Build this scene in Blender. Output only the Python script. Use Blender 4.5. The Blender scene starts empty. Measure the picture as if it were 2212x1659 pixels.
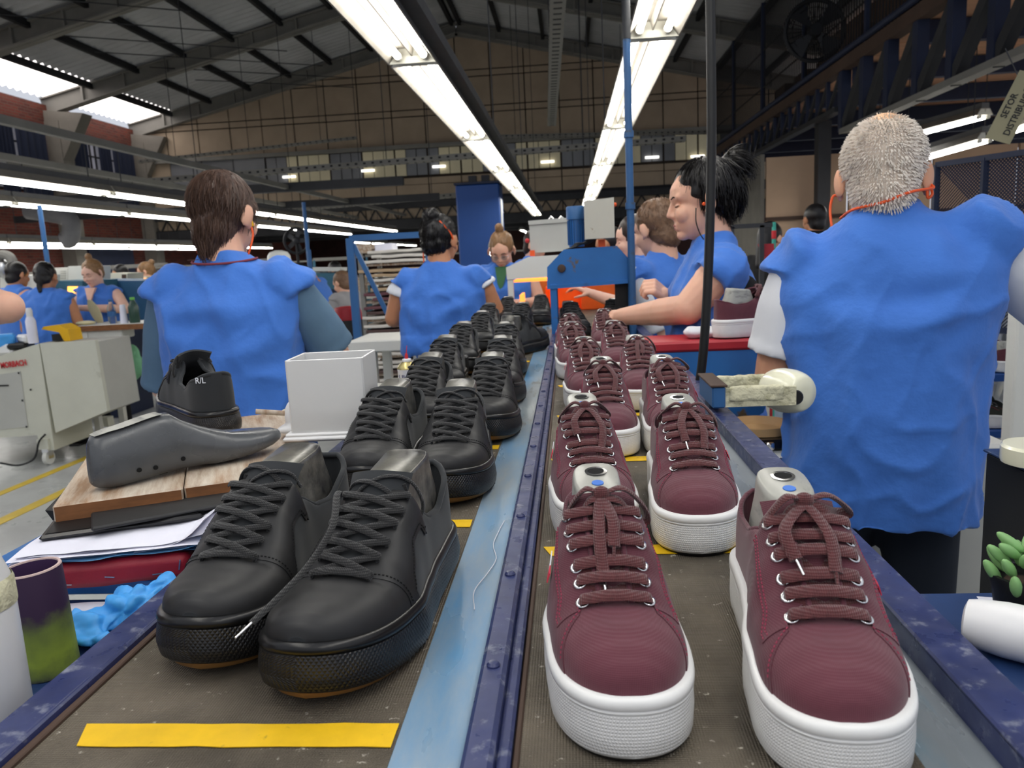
import bpy, bmesh, math, random
import numpy as np
from mathutils import Vector, Matrix, Euler, noise
SC = bpy.context.scene
COL = SC.collection
PI = math.pi
rnd = random.Random(7)

# ------------------------------------------------------------------ camera
F_PX, CX, CY, CAM_H = 1661.0, 1106.0, 829.5, 1.42
YAW, PITCH, ROLL = math.radians(4.60), math.radians(9.41), math.radians(2.8)
_fh = Vector((-math.sin(YAW), math.cos(YAW), 0)); _r0 = Vector((math.cos(YAW), math.sin(YAW), 0))
C_F = math.cos(PITCH) * _fh + Vector((0, 0, -math.sin(PITCH)))
_u0 = _r0.cross(C_F)
C_R = math.cos(ROLL) * _r0 - math.sin(ROLL) * _u0
C_U = math.sin(ROLL) * _r0 + math.cos(ROLL) * _u0
C_P = Vector((0, 0, CAM_H))
cd = bpy.data.cameras.new('camera'); cam = bpy.data.objects.new('camera', cd); COL.objects.link(cam)
cd.sensor_fit = 'HORIZONTAL'; cd.sensor_width = 36.0; cd.lens = 36.0 * F_PX / 2212.0
cd.clip_start = 0.02; cd.clip_end = 300
m3 = Matrix((C_R, C_U, -C_F)).transposed()
cam.matrix_world = Matrix.Translation(C_P) @ m3.to_4x4()
cd.dof.use_dof = True; cd.dof.focus_distance = 0.85; cd.dof.aperture_fstop = 13.0
SC.camera = cam

def ray(px, py): return C_F + C_R * ((px - CX) / F_PX) - C_U * ((py - CY) / F_PX)
def atz(px, py, z): d = ray(px, py); return C_P + d * ((z - CAM_H) / d.z)
def aty(px, py, y): d = ray(px, py); return C_P + d * (y / d.y)
def atx(px, py, x): d = ray(px, py); return C_P + d * (x / d.x)

# ------------------------------------------------------------------ world, exposure
W = bpy.data.worlds.new('hall_daylight'); SC.world = W; W.use_nodes = True
_bg = W.node_tree.nodes['Background']; _bg.inputs[0].default_value = (0.86, 0.90, 1.0, 1); _bg.inputs[1].default_value = 0.62
SC.view_settings.view_transform = 'Standard'; SC.view_settings.look = 'None'
SC.view_settings.gamma = 1.0; SC.view_settings.use_curve_mapping = False
SC.view_settings.exposure = 0.22
TUBE_STRENGTH = 16.0
SC.cycles.max_bounces = 8; SC.cycles.diffuse_bounces = 4; SC.cycles.glossy_bounces = 3; SC.cycles.transmission_bounces = 6; SC.cycles.caustics_reflective = False; SC.cycles.caustics_refractive = False

# ------------------------------------------------------------------ mesh helpers
MW = {}
def vec(p): return p if isinstance(p, Vector) else Vector(p)

class MB:
    def __init__(s): s.v = []; s.f = []; s.uv = []; s.mi = []
    def add(s, vs, fs, uvs=None, mi=0):
        o = len(s.v); s.v += [tuple(p) for p in vs]
        for k, f in enumerate(fs):
            s.f.append(tuple(i + o for i in f)); s.uv.append(uvs[k] if uvs else None); s.mi.append(mi)
        return s
    def box(s, c, d, R=None, b=0.0, mi=0):
        hx, hy, hz = d[0] / 2, d[1] / 2, d[2] / 2; c = vec(c)
        b = min(b, hx * .9, hy * .9, hz * .9)
        def T(p):
            p = Vector(p); p = (R @ p) if R is not None else p; return p + c
        if b <= 0:
            vs = [T((x, y, z)) for x in (-hx, hx) for y in (-hy, hy) for z in (-hz, hz)]
            return s.add(vs, [(0, 1, 3, 2), (4, 6, 7, 5), (0, 4, 5, 1), (2, 3, 7, 6), (0, 2, 6, 4), (1, 5, 7, 3)], mi=mi)
        vs = []; idx = {}
        for sx in (-1, 1):
            for sy in (-1, 1):
                for sz in (-1, 1):
                    for a in range(3):
                        p = [sx * (hx - b), sy * (hy - b), sz * (hz - b)]
                        p[a] = (sx * hx, sy * hy, sz * hz)[a]
                        idx[(sx, sy, sz, a)] = len(vs); vs.append(T(p))
        fs = []
        for a in range(3):
            b1, b2 = (a + 1) % 3, (a + 2) % 3
            for sg in (-1, 1):
                q = []
                for u, w in ((-1, -1), (1, -1), (1, 1), (-1, 1)):
                    k = [0, 0, 0]; k[a] = sg; k[b1] = u; k[b2] = w; q.append(idx[(k[0], k[1], k[2], a)])
                fs.append(tuple(q if sg > 0 else q[::-1]))
            for u in (-1, 1):
                for w in (-1, 1):
                    k0 = [0, 0, 0]; k1 = [0, 0, 0]; k0[a] = -1; k1[a] = 1
                    for k in (k0, k1): k[b1] = u; k[b2] = w
                    q = [idx[(*k0, b1)], idx[(*k1, b1)], idx[(*k1, b2)], idx[(*k0, b2)]]
                    fs.append(tuple(q if u * w > 0 else q[::-1]))
        for sx in (-1, 1):
            for sy in (-1, 1):
                for sz in (-1, 1):
                    q = [idx[(sx, sy, sz, a)] for a in range(3)]
                    fs.append(tuple(q if sx * sy * sz > 0 else q[::-1]))
        return s.add(vs, fs, mi=mi)
    def beam(s, p0, p1, w, h, up=(0, 0, 1), b=0.0, mi=0):
        p0, p1 = vec(p0), vec(p1); d = p1 - p0; L = d.length; y = d.normalized(); up = Vector(up)
        if abs(y.dot(up)) > .98: up = Vector((1, 0, 0))
        x = y.cross(up).normalized(); z = x.cross(y)
        return s.box((p0 + p1) / 2, (w, L, h), Matrix((x, y, z)).transposed(), b, mi)
    def ring(s, rings, cap0=True, cap1=True, closed=True, mi=0, uv=None):
        n = len(rings[0]); vs = [p for r in rings for p in r]; fs = []; uvs = []
        m = n if closed else n - 1
        for k in range(len(rings) - 1):
            for i in range(m):
                j = (i + 1) % n
                fs.append((k * n + i, k * n + j, (k + 1) * n + j, (k + 1) * n + i))
                if uv: uvs.append((uv[k][i], uv[k][i + 1], uv[k + 1][i + 1], uv[k + 1][i]))
        if cap0: fs.append(tuple(range(n))[::-1]); uvs.append(None)
        if cap1: fs.append(tuple((len(rings) - 1) * n + i for i in range(n))); uvs.append(None)
        return s.add(vs, fs, uvs if uv else None, mi)
    def cyl(s, p0, p1, r0, r1=None, n=12, caps=True, mi=0):
        return s.tube([p0, p1], [r0, r0 if r1 is None else r1], n, caps, mi)
    def tube(s, pts, r, n=8, caps=True, mi=0, flat=1.0, nrm=None):
        pts = [vec(p) for p in pts]; m = len(pts)
        rs = r if isinstance(r, (list, tuple)) else [r] * m
        t0 = (pts[1] - pts[0]).normalized()
        a = Vector((0, 0, 1)) if abs(t0.z) < .9 else Vector((1, 0, 0))
        x = t0.cross(a).normalized(); rings = []
        for k in range(m):
            t = (pts[min(k + 1, m - 1)] - pts[max(k - 1, 0)])
            t = t.normalized() if t.length > 1e-9 else t0
            if nrm is not None:
                nn = vec(nrm[k] if isinstance(nrm, list) else nrm); x = t.cross(nn)
                x = x.normalized() if x.length > 1e-6 else Vector((1, 0, 0))
            else:
                x = (x - t * x.dot(t)); x = x.normalized() if x.length > 1e-6 else t.cross(a).normalized()
            y = x.cross(t)
            rings.append([pts[k] + x * (math.cos(2 * PI * i / n) * rs[k]) + y * (math.sin(2 * PI * i / n) * rs[k] * flat) for i in range(n)])
        return s.ring(rings, caps, caps, True, mi)
    def lathe(s, prof, o=(0, 0, 0), n=24, R=None, caps=True, mi=0):
        o = vec(o); rings = []
        for r, z in prof:
            rr = []
            for i in range(n):
                p = Vector((math.cos(2 * PI * i / n) * r, math.sin(2 * PI * i / n) * r, z))
                rr.append((R @ p if R is not None else p) + o)
            rings.append(rr)
        return s.ring(rings, caps, caps, True, mi)
    def prism(s, poly, off, mi=0):
        poly = [vec(p) for p in poly]; off = vec(off); n = len(poly)
        return s.ring([poly, [p + off for p in poly]], True, True, True, mi)
    def ell(s, c, r, R=None, nu=20, nv=12, mi=0):
        c = vec(c); r = (r, r, r) if not isinstance(r, (tuple, list, Vector)) else r
        rings = []
        for k in range(nv + 1):
            ph = PI * min(max(k / nv, .02), .98) - PI / 2; rr = []
            for i in range(nu):
                th = 2 * PI * i / nu
                p = Vector((r[0] * math.cos(ph) * math.cos(th), r[1] * math.cos(ph) * math.sin(th), r[2] * math.sin(ph)))
                rr.append((R @ p if R is not None else p) + c)
            rings.append(rr)
        return s.ring(rings, True, True, True, mi)
    def cap(s, p0, r0, p1, r1, n=14, mi=0):
        """tapered limb with round ends"""
        p0, p1 = vec(p0), vec(p1); d = (p1 - p0).normalized(); P = []; Rr = []
        for k in range(5):
            a = -PI / 2 + (k + .15) / 5 * PI / 2; P.append(p0 + d * (r0 * math.sin(a))); Rr.append(r0 * math.cos(a))
        for k in range(5):
            a = (k + .85) / 5 * PI / 2; P.append(p1 + d * (r1 * math.sin(a))); Rr.append(r1 * math.cos(a))
        return s.tube(P, Rr, n, True, mi)
    def surf(s, fn, nu, nv, mi=0, uv=False):
        vs = []; uvs = []
        for i in range(nu + 1):
            for j in range(nv + 1): vs.append(fn(i / nu, j / nv))
        fs = []
        for i in range(nu):
            for j in range(nv):
                a = i * (nv + 1) + j; fs.append((a, a + nv + 1, a + nv + 2, a + 1))
                uvs.append(((i / nu, j / nv), ((i + 1) / nu, j / nv), ((i + 1) / nu, (j + 1) / nv), (i / nu, (j + 1) / nv)))
        return s.add(vs, fs, uvs if uv else None, mi)
    def mesh(s, name, mats, smooth=35, inv=None):
        me = bpy.data.meshes.new(name)
        vs = s.v if inv is None else [tuple(inv @ Vector(p)) for p in s.v]
        me.from_pydata(vs, [], s.f)
        for m in (mats if isinstance(mats, (list, tuple)) else [mats]): me.materials.append(m)
        if any(s.mi): me.polygons.foreach_set('material_index', s.mi)
        if any(u is not None for u in s.uv):
            lay = me.uv_layers.new(name='UVMap'); k = 0
            for f, u in zip(s.f, s.uv):
                for q in range(len(f)):
                    lay.data[k].uv = u[q] if u else (0, 0); k += 1
        me.update()
        if smooth:
            me.polygons.foreach_set('use_smooth', [True] * len(me.polygons))
            me.set_sharp_from_angle(angle=math.radians(smooth))
        return me
    def build(s, name, mats, parent=None, smooth=35, local=False, label=None):
        if parent is not None:
            inv = None if local else MW[parent].inverted()
            o = bpy.data.objects.new(name, s.mesh(name, mats, smooth, inv)); COL.objects.link(o)
            o.parent = parent; MW[o] = MW[parent]
        else:
            a = np.array(s.v); lo, hi = a.min(0), a.max(0)
            M = Matrix.Translation(((lo[0] + hi[0]) / 2, (lo[1] + hi[1]) / 2, lo[2]))
            o = bpy.data.objects.new(name, s.mesh(name, mats, smooth, M.inverted())); COL.objects.link(o)
            o.matrix_world = M; MW[o] = M
        if label: o['label'] = label
        return o

def place(name, me, parent=None, M=None):
    """object from ready mesh data (local coordinates) under a parent"""
    o = bpy.data.objects.new(name, me); COL.objects.link(o)
    if parent is not None: o.parent = parent
    if M is not None: o.matrix_local = M
    MW[o] = (MW[parent] if parent is not None else Matrix()) @ (M if M is not None else Matrix())
    return o
def tag(o, label=None, cat=None, group=None, kind=None):
    if label: o['label'] = label
    if cat: o['category'] = cat
    if group: o['group'] = group
    if kind: o['kind'] = kind
    return o
def thing(name, label, cat, loc=(0, 0, 0), rz=0.0, group=None, kind=None, M=None):
    o = bpy.data.objects.new(name, None); COL.objects.link(o); o.empty_display_size = .05
    MW[o] = M if M is not None else Matrix.Translation(vec(loc)) @ Matrix.Rotation(rz, 4, 'Z')
    o.matrix_world = MW[o]
    return tag(o, label, cat, group, kind)
def Rx(a): return Matrix.Rotation(a, 3, 'X')
def Ry(a): return Matrix.Rotation(a, 3, 'Y')
def Rz(a): return Matrix.Rotation(a, 3, 'Z')
def lerp(a, b, t): return a + (b - a) * t
def interp(x, xs, ys):
    if x <= xs[0]: return ys[0]
    for k in range(len(xs) - 1):
        if x <= xs[k + 1]:
            t = (x - xs[k]) / (xs[k + 1] - xs[k]); t = t * t * (3 - 2 * t) * .6 + t * .4
            return ys[k] + (ys[k + 1] - ys[k]) * t
    return ys[-1]
def spline(pts, n=8):
    """Catmull-Rom through points"""
    P = [vec(p) for p in pts]; P = [P[0] * 2 - P[1]] + P + [P[-1] * 2 - P[-2]]; out = []
    for k in range(1, len(P) - 2):
        a, b, c, d = P[k - 1:k + 3]
        for i in range(n):
            t = i / n
            out.append(.5 * ((2 * b) + (c - a) * t + (2 * a - 5 * b + 4 * c - d) * t * t + (3 * b - a - 3 * c + d) * t ** 3))
    out.append(P[-2]); return out

def text_mesh(body, size, name='lettering', ext=.001, bold=False):
    cu = bpy.data.curves.new(name, 'FONT'); cu.body = body; cu.size = size; cu.extrude = ext
    cu.align_x = 'CENTER'; cu.align_y = 'CENTER'; cu.resolution_u = 2
    if bold: cu.offset = size * .02
    t = bpy.data.objects.new(name, cu); COL.objects.link(t)
    dg = bpy.context.evaluated_depsgraph_get(); dg.update()
    me = bpy.data.meshes.new_from_object(t.evaluated_get(dg)); me.name = name
    bpy.data.objects.remove(t); bpy.data.curves.remove(cu)
    return me

def remesh(mb, vox, smooth_it=4, smooth_f=.5):
    me = mb.mesh('tmp', [], 0); o = bpy.data.objects.new('tmp', me); COL.objects.link(o)
    m = o.modifiers.new('r', 'REMESH'); m.mode = 'VOXEL'; m.voxel_size = vox
    if smooth_it:
        q = o.modifiers.new('s', 'SMOOTH'); q.factor = smooth_f; q.iterations = smooth_it
    dg = bpy.context.evaluated_depsgraph_get(); dg.update()
    r = bpy.data.meshes.new_from_object(o.evaluated_get(dg))
    bpy.data.objects.remove(o); bpy.data.meshes.remove(me)
    r.polygons.foreach_set('use_smooth', [True] * len(r.polygons))
    return r
def displace(me, fn):
    me.update(); n = len(me.vertices)
    co = np.empty(n * 3, np.float32); me.vertices.foreach_get('co', co)
    no = np.empty(n * 3, np.float32); me.vertices.foreach_get('normal', no)
    co = co.reshape(-1, 3); no = no.reshape(-1, 3)
    d = fn(co, no); co = co + (no * d[:, None] if d.ndim == 1 else d)
    me.vertices.foreach_set('co', co.astype(np.float32).ravel()); me.update()

# ------------------------------------------------------------------ materials
def Nn(nt, typ, ins=None, **kw):
    n = nt.nodes.new(typ)
    for k, v in kw.items(): setattr(n, k, v)
    for k, v in (ins or {}).items():
        if hasattr(v, 'is_output'): nt.links.new(v, n.inputs[k])
        else: n.inputs[k].default_value = v
    return n
def c4(c): return (c[0], c[1], c[2], 1.0)
def srgb(r, g, b):
    f = lambda u: (u / 255 / 12.92) if u <= 10 else ((u / 255 + .055) / 1.055) ** 2.4
    return (f(r), f(g), f(b))
def mk(name, col, rough=.5, metal=0., var=.12, vs=6., col2=None, cs=4., cthr=.55, csoft=.08, bump=0., bs=120., spec=.5, sheen=0.,
       coat=0., trans=0., ior=1.45, emit=None, es=0., sub=0., alpha=1., weave=0., ws=900., coord='Object', rvar=0., stretch=None, col3=None, c3s=20., c3thr=.68, wdir='Z'):
    """one procedural surface: base colour with noise variation, optional worn second/third colour, bump and weave"""
    m = bpy.data.materials.new(name); m.use_nodes = True; nt = m.node_tree; B = nt.nodes['Principled BSDF']; L = nt.links
    tc = Nn(nt, 'ShaderNodeTexCoord').outputs[coord]
    if stretch:
        tc = Nn(nt, 'ShaderNodeMapping', {0: tc, 3: stretch}).outputs[0]
    base = None
    if var > 0:
        no = Nn(nt, 'ShaderNodeTexNoise', {'Vector': tc, 'Scale': vs, 'Detail': 5., 'Roughness': .6})
        rp = Nn(nt, 'ShaderNodeMapRange', {0: no.outputs[0], 1: .3, 2: .7, 3: 1 - var, 4: 1 + var})
        base = Nn(nt, 'ShaderNodeVectorMath', {0: col, 'Scale': rp.outputs[0]}, operation='SCALE').outputs[0]
    def worn(b, c2, sc, thr, soft, off):
        mp = Nn(nt, 'ShaderNodeMapping', {0: tc, 1: (off, off * 1.7, off * .3)})
        no = Nn(nt, 'ShaderNodeTexNoise', {'Vector': mp.outputs[0], 'Scale': sc, 'Detail': 8., 'Roughness': .65})
        rp = Nn(nt, 'ShaderNodeMapRange', {0: no.outputs[0], 1: thr - soft, 2: thr + soft, 3: 0., 4: 1.})
        mx = Nn(nt, 'ShaderNodeMix', {0: rp.outputs[0], 7: c4(c2)}, data_type='RGBA')
        if b is None: mx.inputs[6].default_value = c4(col)
        else: L.new(b, mx.inputs[6])
        return mx.outputs[2]
    if col2: base = worn(base, col2, cs, cthr, csoft, 3.1)
    if col3: base = worn(base, col3, c3s, c3thr, .03, 11.7)
    if base is None: B.inputs['Base Color'].default_value = c4(col)
    else: L.new(base, B.inputs['Base Color'])
    B.inputs['Roughness'].default_value = rough; B.inputs['Metallic'].default_value = metal
    if rvar > 0:
        no = Nn(nt, 'ShaderNodeTexNoise', {'Vector': tc, 'Scale': vs * 2.3, 'Detail': 6.})
        rp = Nn(nt, 'ShaderNodeMapRange', {0: no.outputs[0], 1: .3, 2: .7, 3: max(0, rough - rvar), 4: min(1, rough + rvar)})
        L.new(rp.outputs[0], B.inputs['Roughness'])
    B.inputs['Specular IOR Level'].default_value = spec; B.inputs['IOR'].default_value = ior
    B.inputs['Coat Weight'].default_value = coat; B.inputs['Sheen Weight'].default_value = sheen
    B.inputs['Transmission Weight'].default_value = trans; B.inputs['Alpha'].default_value = alpha
    if sub > 0:
        B.inputs['Subsurface Weight'].default_value = sub; B.inputs['Subsurface Radius'].default_value = (.012, .004, .002); B.inputs['Subsurface Scale'].default_value = 1.0
    if emit: B.inputs['Emission Color'].default_value = c4(emit); B.inputs['Emission Strength'].default_value = es
    h = None
    if bump > 0:
        h = Nn(nt, 'ShaderNodeTexNoise', {'Vector': tc, 'Scale': bs, 'Detail': 4.}).outputs[0]
    if weave > 0:
        w1 = Nn(nt, 'ShaderNodeTexWave', {'Vector': tc, 'Scale': ws / 20, 'Distortion': .6}, bands_direction='X').outputs[0]
        w2 = Nn(nt, 'ShaderNodeTexWave', {'Vector': tc, 'Scale': ws / 20, 'Distortion': .6}, bands_direction=wdir).outputs[0]
        mu = Nn(nt, 'ShaderNodeMath', {0: w1, 1: w2}, operation='ADD').outputs[0]
        h = mu if h is None else Nn(nt, 'ShaderNodeMath', {0: h, 1: mu}, operation='ADD').outputs[0]
    if h is not None:
        bp = Nn(nt, 'ShaderNodeBump', {'Height': h, 'Strength': max(bump, weave), 'Distance': .002 if bs > 60 else .02})
        L.new(bp.outputs[0], B.inputs['Normal'])
    return m
def mk_uvgrid(name, col, rough, su, sv, strength, dist, mode='pyramid', var=.06, spec=.5, band=None):
    """rubber with moulded relief laid out along the rim (UV: metres along the rim, metres up)"""
    m = mk(name, col, rough, var=var, vs=30, spec=spec); nt = m.node_tree; L = nt.links; B = nt.nodes['Principled BSDF']
    uv = Nn(nt, 'ShaderNodeTexCoord').outputs['UV']
    sx = Nn(nt, 'ShaderNodeSeparateXYZ', {0: uv})
    def saw(o, k, ph=0.):
        a = Nn(nt, 'ShaderNodeMath', {0: o, 1: k}, operation='MULTIPLY')
        a = Nn(nt, 'ShaderNodeMath', {0: a.outputs[0], 1: ph}, operation='ADD')
        return Nn(nt, 'ShaderNodeMath', {0: a.outputs[0], 1: 1.0}, operation='PINGPONG').outputs[0]
    if mode == 'pyramid':
        a = saw(sx.outputs[0], su); b = saw(sx.outputs[1], sv)
        h = Nn(nt, 'ShaderNodeMath', {0: a, 1: b}, operation='MINIMUM').outputs[0]
    else:
        p = Nn(nt, 'ShaderNodeMath', {0: sx.outputs[0], 1: su}, operation='MULTIPLY').outputs[0]
        q = Nn(nt, 'ShaderNodeMath', {0: sx.outputs[1], 1: sv}, operation='MULTIPLY').outputs[0]
        a = saw(Nn(nt, 'ShaderNodeMath', {0: p, 1: q}, operation='ADD').outputs[0], 1.)
        b = saw(Nn(nt, 'ShaderNodeMath', {0: p, 1: q}, operation='SUBTRACT').outputs[0], 1.)
        h = Nn(nt, 'ShaderNodeMath', {0: a, 1: b}, operation='MINIMUM').outputs[0]
    bp = Nn(nt, 'ShaderNodeBump', {'Height': h, 'Strength': strength, 'Distance': dist})
    L.new(bp.outputs[0], B.inputs['Normal'])
    return m

M = {}
M['tube'] = mk('fluorescent_tube', (1, 1, 1), .4, var=0, emit=(1.0, .985, .94), es=TUBE_STRENGTH)
M['lamp_white'] = mk('lamp_enamel', srgb(205, 203, 190), .45, var=.06)
M['lamp_reflector'] = mk('dusty_reflector', srgb(128, 122, 112), .5, var=.15, vs=8)
M['lamp_body'] = mk('lamp_back', srgb(92, 92, 92), .55, var=.1)
M['steel_dark'] = mk('dark_steel', srgb(46, 47, 50), .6, var=.2, vs=3)
M['steel_grey'] = mk('grey_painted_steel', srgb(128, 126, 120), .6, var=.12, vs=2)
M['purlin'] = mk('purlin_black', srgb(26, 27, 30), .7, var=.15)
M['roof'] = mk('roof_sheet', srgb(176, 178, 180), .5, metal=.1, var=.15, vs=.8, rvar=.1)
M['skylight'] = mk('translucent_sheet', (.9, .86, .84), .6, var=.03, emit=(1., .93, .9), es=2.2)
M['gable'] = mk('beige_panel', srgb(172, 154, 132), .75, var=.10, vs=1.2, bump=.02, bs=30)
M['gable_dark'] = mk('panel_joint', srgb(60, 50, 42), .8, var=.1)
M['beige_wall'] = mk('beige_partition', srgb(196, 166, 138), .7, var=.08, vs=1.5)
M['concrete'] = mk('grey_concrete', srgb(120, 116, 108), .8, var=.15, vs=2)
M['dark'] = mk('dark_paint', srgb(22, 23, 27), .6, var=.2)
M['navy'] = mk('navy_steel', srgb(28, 38, 64), .55, var=.2, vs=3)
M['black_rubber'] = mk('black_rubber', srgb(18, 18, 19), .45, var=.2, vs=20)
M['white_enamel'] = mk('white_enamel', srgb(222, 222, 214), .42, var=.04, vs=3)
M['machine_cream'] = mk('machine_cream', srgb(208, 208, 192), .45, var=.05, vs=3, col2=srgb(170, 168, 150), cs=9, cthr=.72)
M['grey_box'] = mk('grey_enclosure', srgb(186, 186, 178), .45, var=.04)
M['worn_grey_box'] = mk('worn_grey_enclosure', srgb(186, 184, 172), .5, var=.05, col2=srgb(120, 98, 70), cs=38, cthr=.69, csoft=.03, stretch=(1, 1, .5))
M['blue_paint'] = mk('worn_blue_paint', srgb(38, 104, 172), .45, var=.12, vs=5, col2=srgb(98, 84, 62), cs=16, cthr=.64, csoft=.03, col3=srgb(52, 56, 92), c3s=6, c3thr=.66, rvar=.1)
M['blue_plain'] = mk('blue_paint', srgb(46, 94, 146), .45, var=.1, vs=4)
M['navy_rail'] = mk('navy_rail_paint', srgb(46, 54, 96), .36, var=.2, vs=22, col2=srgb(142, 146, 160), cs=55, cthr=.66, csoft=.1, rvar=.12, spec=.6)
M['navy_table'] = mk('navy_table_paint', srgb(34, 56, 98), .4, var=.22, vs=10, col2=srgb(96, 104, 118), cs=40, cthr=.66, csoft=.08)
M['pole_blue'] = mk('pole_blue_paint', srgb(42, 84, 130), .45, var=.15, vs=8, col2=srgb(70, 74, 78), cs=18, cthr=.64, csoft=.04)
M['red_paint'] = mk('red_paint', srgb(170, 36, 48), .5, var=.12, vs=8)
M['red_cushion'] = mk('red_vinyl', srgb(138, 22, 42), .55, var=.22, vs=9, bump=.15, bs=300)
M['yellow_plastic'] = mk('yellow_plastic', srgb(236, 182, 20), .4, var=.06)
M['orange_bright'] = mk('orange_fabric', srgb(245, 110, 30), .6, var=.15)
M['chrome'] = mk('chrome', (.8, .8, .8), .18, metal=1, var=.05)
M['steel_bright'] = mk('brushed_steel', (.55, .56, .57), .32, metal=1, var=.2, vs=30, stretch=(1, .1, 1))
# ------------------------------------------------------------------ the hall
def mk_brick():
    m = mk('red_brick', srgb(96, 44, 34), .85, var=.25, vs=3); nt = m.node_tree; B = nt.nodes['Principled BSDF']
    tc = Nn(nt, 'ShaderNodeTexCoord').outputs['Object']
    sx = Nn(nt, 'ShaderNodeSeparateXYZ', {0: tc}); cb = Nn(nt, 'ShaderNodeCombineXYZ', {0: Nn(nt, 'ShaderNodeMath', {0: sx.outputs[0], 1: sx.outputs[1]}, operation='ADD').outputs[0], 1: sx.outputs[2]})
    b = Nn(nt, 'ShaderNodeTexBrick', {'Vector': cb.outputs[0], 'Color1': c4(srgb(108, 48, 36)), 'Color2': c4(srgb(78, 36, 30)), 'Mortar': c4(srgb(92, 70, 60)), 'Scale': 1.0, 'Mortar Size': .008, 'Brick Width': .24, 'Row Height': .075})
    nt.links.new(b.outputs[0], B.inputs['Base Color'])
    nt.links.new(Nn(nt, 'ShaderNodeBump', {'Height': b.outputs[1], 'Strength': .4, 'Distance': -.01}).outputs[0], B.inputs['Normal'])
    return m
M['brick'] = mk_brick()
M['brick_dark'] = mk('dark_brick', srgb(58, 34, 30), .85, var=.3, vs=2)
M['floor'] = mk('grey_epoxy_floor', srgb(186, 188, 184), .32, var=.06, vs=1.5, col2=srgb(166, 167, 164), cs=2.5, cthr=.56, csoft=.12, rvar=.1)
M['floor_yellow'] = mk('floor_yellow_paint', srgb(214, 182, 50), .5, var=.12, vs=8)
M['curtain'] = mk('navy_curtain', srgb(28, 36, 58), .85, var=.2, vs=4, stretch=(6, 6, .3))
M['pane'] = mk('window_pane', srgb(150, 150, 165), .3, var=.25, vs=4, emit=(.75, .75, .85), es=.10)
M['lit_room'] = mk('lit_office_wall', srgb(206, 196, 160), .7, var=.1, vs=1, emit=(1., .93, .75), es=.03)
M['glass_grey'] = mk('grey_glass', srgb(128, 130, 134), .25, var=.12, vs=1)
M['office_lamp'] = mk('office_lamp_glow', (1, 1, 1), .5, var=0, emit=(1, .97, .9), es=1.6)
M['mez_board'] = mk('mezzanine_boards', srgb(214, 164, 130), .7, var=.16, vs=2, stretch=(.3, 6, 1))
M['mez_brown'] = mk('brown_panel', srgb(86, 66, 52), .75, var=.2, vs=1)
M['rust_brown'] = mk('rust_brown_steel', srgb(72, 54, 44), .7, var=.25, vs=2)
M['green_sign'] = mk('green_sign', srgb(30, 92, 46), .5, var=.1)
GX0, GX1, GY = -13.9, 7.4, 25.0
APX, APZ, EVZ = -3.2, 8.45, 6.0
def roof_z(x): return EVZ + (APZ - EVZ) * (x - GX0) / (APX - GX0) if x < APX else EVZ + (APZ - EVZ) * (GX1 - x) / (GX1 - APX)

fl = MB(); fl.box((-1, 17, -.05), (44, 60, .1)); flo = tag(fl.build('floor', M['floor'], None), 'grey painted concrete factory floor', None, None, 'structure')
for (a, b, w) in (((-3.92, 3.2), (-3.75, 16.), .07), ((-3.46, 2.6), (-3.40, 16.), .09), ((1.55, 2.0), (1.55, 12.), .08), ((-8.2, 5.), (-8.2, 18.), .08)):
    MB().beam((a[0], a[1], .002), (b[0], b[1], .002), w, .004).build('floor_line', M['floor_yellow'], flo)
# left brick wall with columns, windows
wl = MB(); wl.box((GX0 - .15, 20, 3.0), (.3, 50, 6.1)); wleft = tag(wl.build('wall_left', M['brick'], None), 'dark red brick side wall', None, None, 'structure')
FR = [25.0, 20.8, 16.6, 12.4, 8.2]
for k, y in enumerate(FR):
    c = MB(); c.box((GX0 + .15, y, 2.8), (.5, .5, 5.6)); c.prism([(GX0 - .1, y - .22, 4.6), (GX0 + .4, y - .22, 4.6), (GX0 + 1.1, y - .22, 5.75), (GX0 - .1, y - .22, 5.9)], (0, .44, 0))
    tag(c.build('column', M['concrete'], None), ['grey concrete column at the corner of brick and beige walls', 'grey concrete column between curtained windows', 'grey concrete column at the left edge of the photo', 'grey concrete column out of frame', 'grey concrete column farthest behind'][k], 'column', 'columns along the brick wall', 'structure')
for n, (y0, y1, z0, z1) in enumerate([(21.6, 24.1, 3.7, 5.3), (17.4, 19.9, 3.7, 5.3), (21.6, 23.9, .1, 2.25)]):
    w = thing('window_%d' % (n + 1) if n < 2 else 'door_1', 'curtained window in the brick wall' if n < 2 else 'dark blue metal gate in the brick wall', None, (GX0 + .05, (y0 + y1) / 2, z0), 0, None, 'structure')
    if n < 2:
        m = MB()
        for i in range(11): yy = lerp(y0, y1, i / 10); m.box((GX0 + .06, yy, (z0 + z1) / 2), (.05, .04, z1 - z0))
        for i in range(5): m.box((GX0 + .06, (y0 + y1) / 2, lerp(z0, z1, i / 4)), (.05, y1 - y0, .04))
        m.build('window_frame', M['steel_dark'], w)
        for i in range(5):
            MB().box((GX0 + .03, lerp(y0, y1, (i + .5) / 5), (z0 + z1) / 2), (.02, (y1 - y0) / 5 - .03, z1 - z0)).build('pane', M['pane'], w)
        for (a, b) in ((y0 - .3, y0 + .45), (y1 - .75, y1 + .35), ((y0 + y1) / 2 - .2, (y0 + y1) / 2 + .35)):
            cu = MB(); cu.surf(lambda u, v: Vector((GX0 + .16 + .05 * math.sin(u * 26), lerp(a, b, u), lerp(z1 + .15, z0 - .12, v))), 30, 2); cu.build('curtain', M['curtain'], w)
    else: MB().box((GX0 + .06, (y0 + y1) / 2, (z0 + z1) / 2), (.08, y1 - y0, z1 - z0)).build('panel', M['navy'], w)

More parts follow.
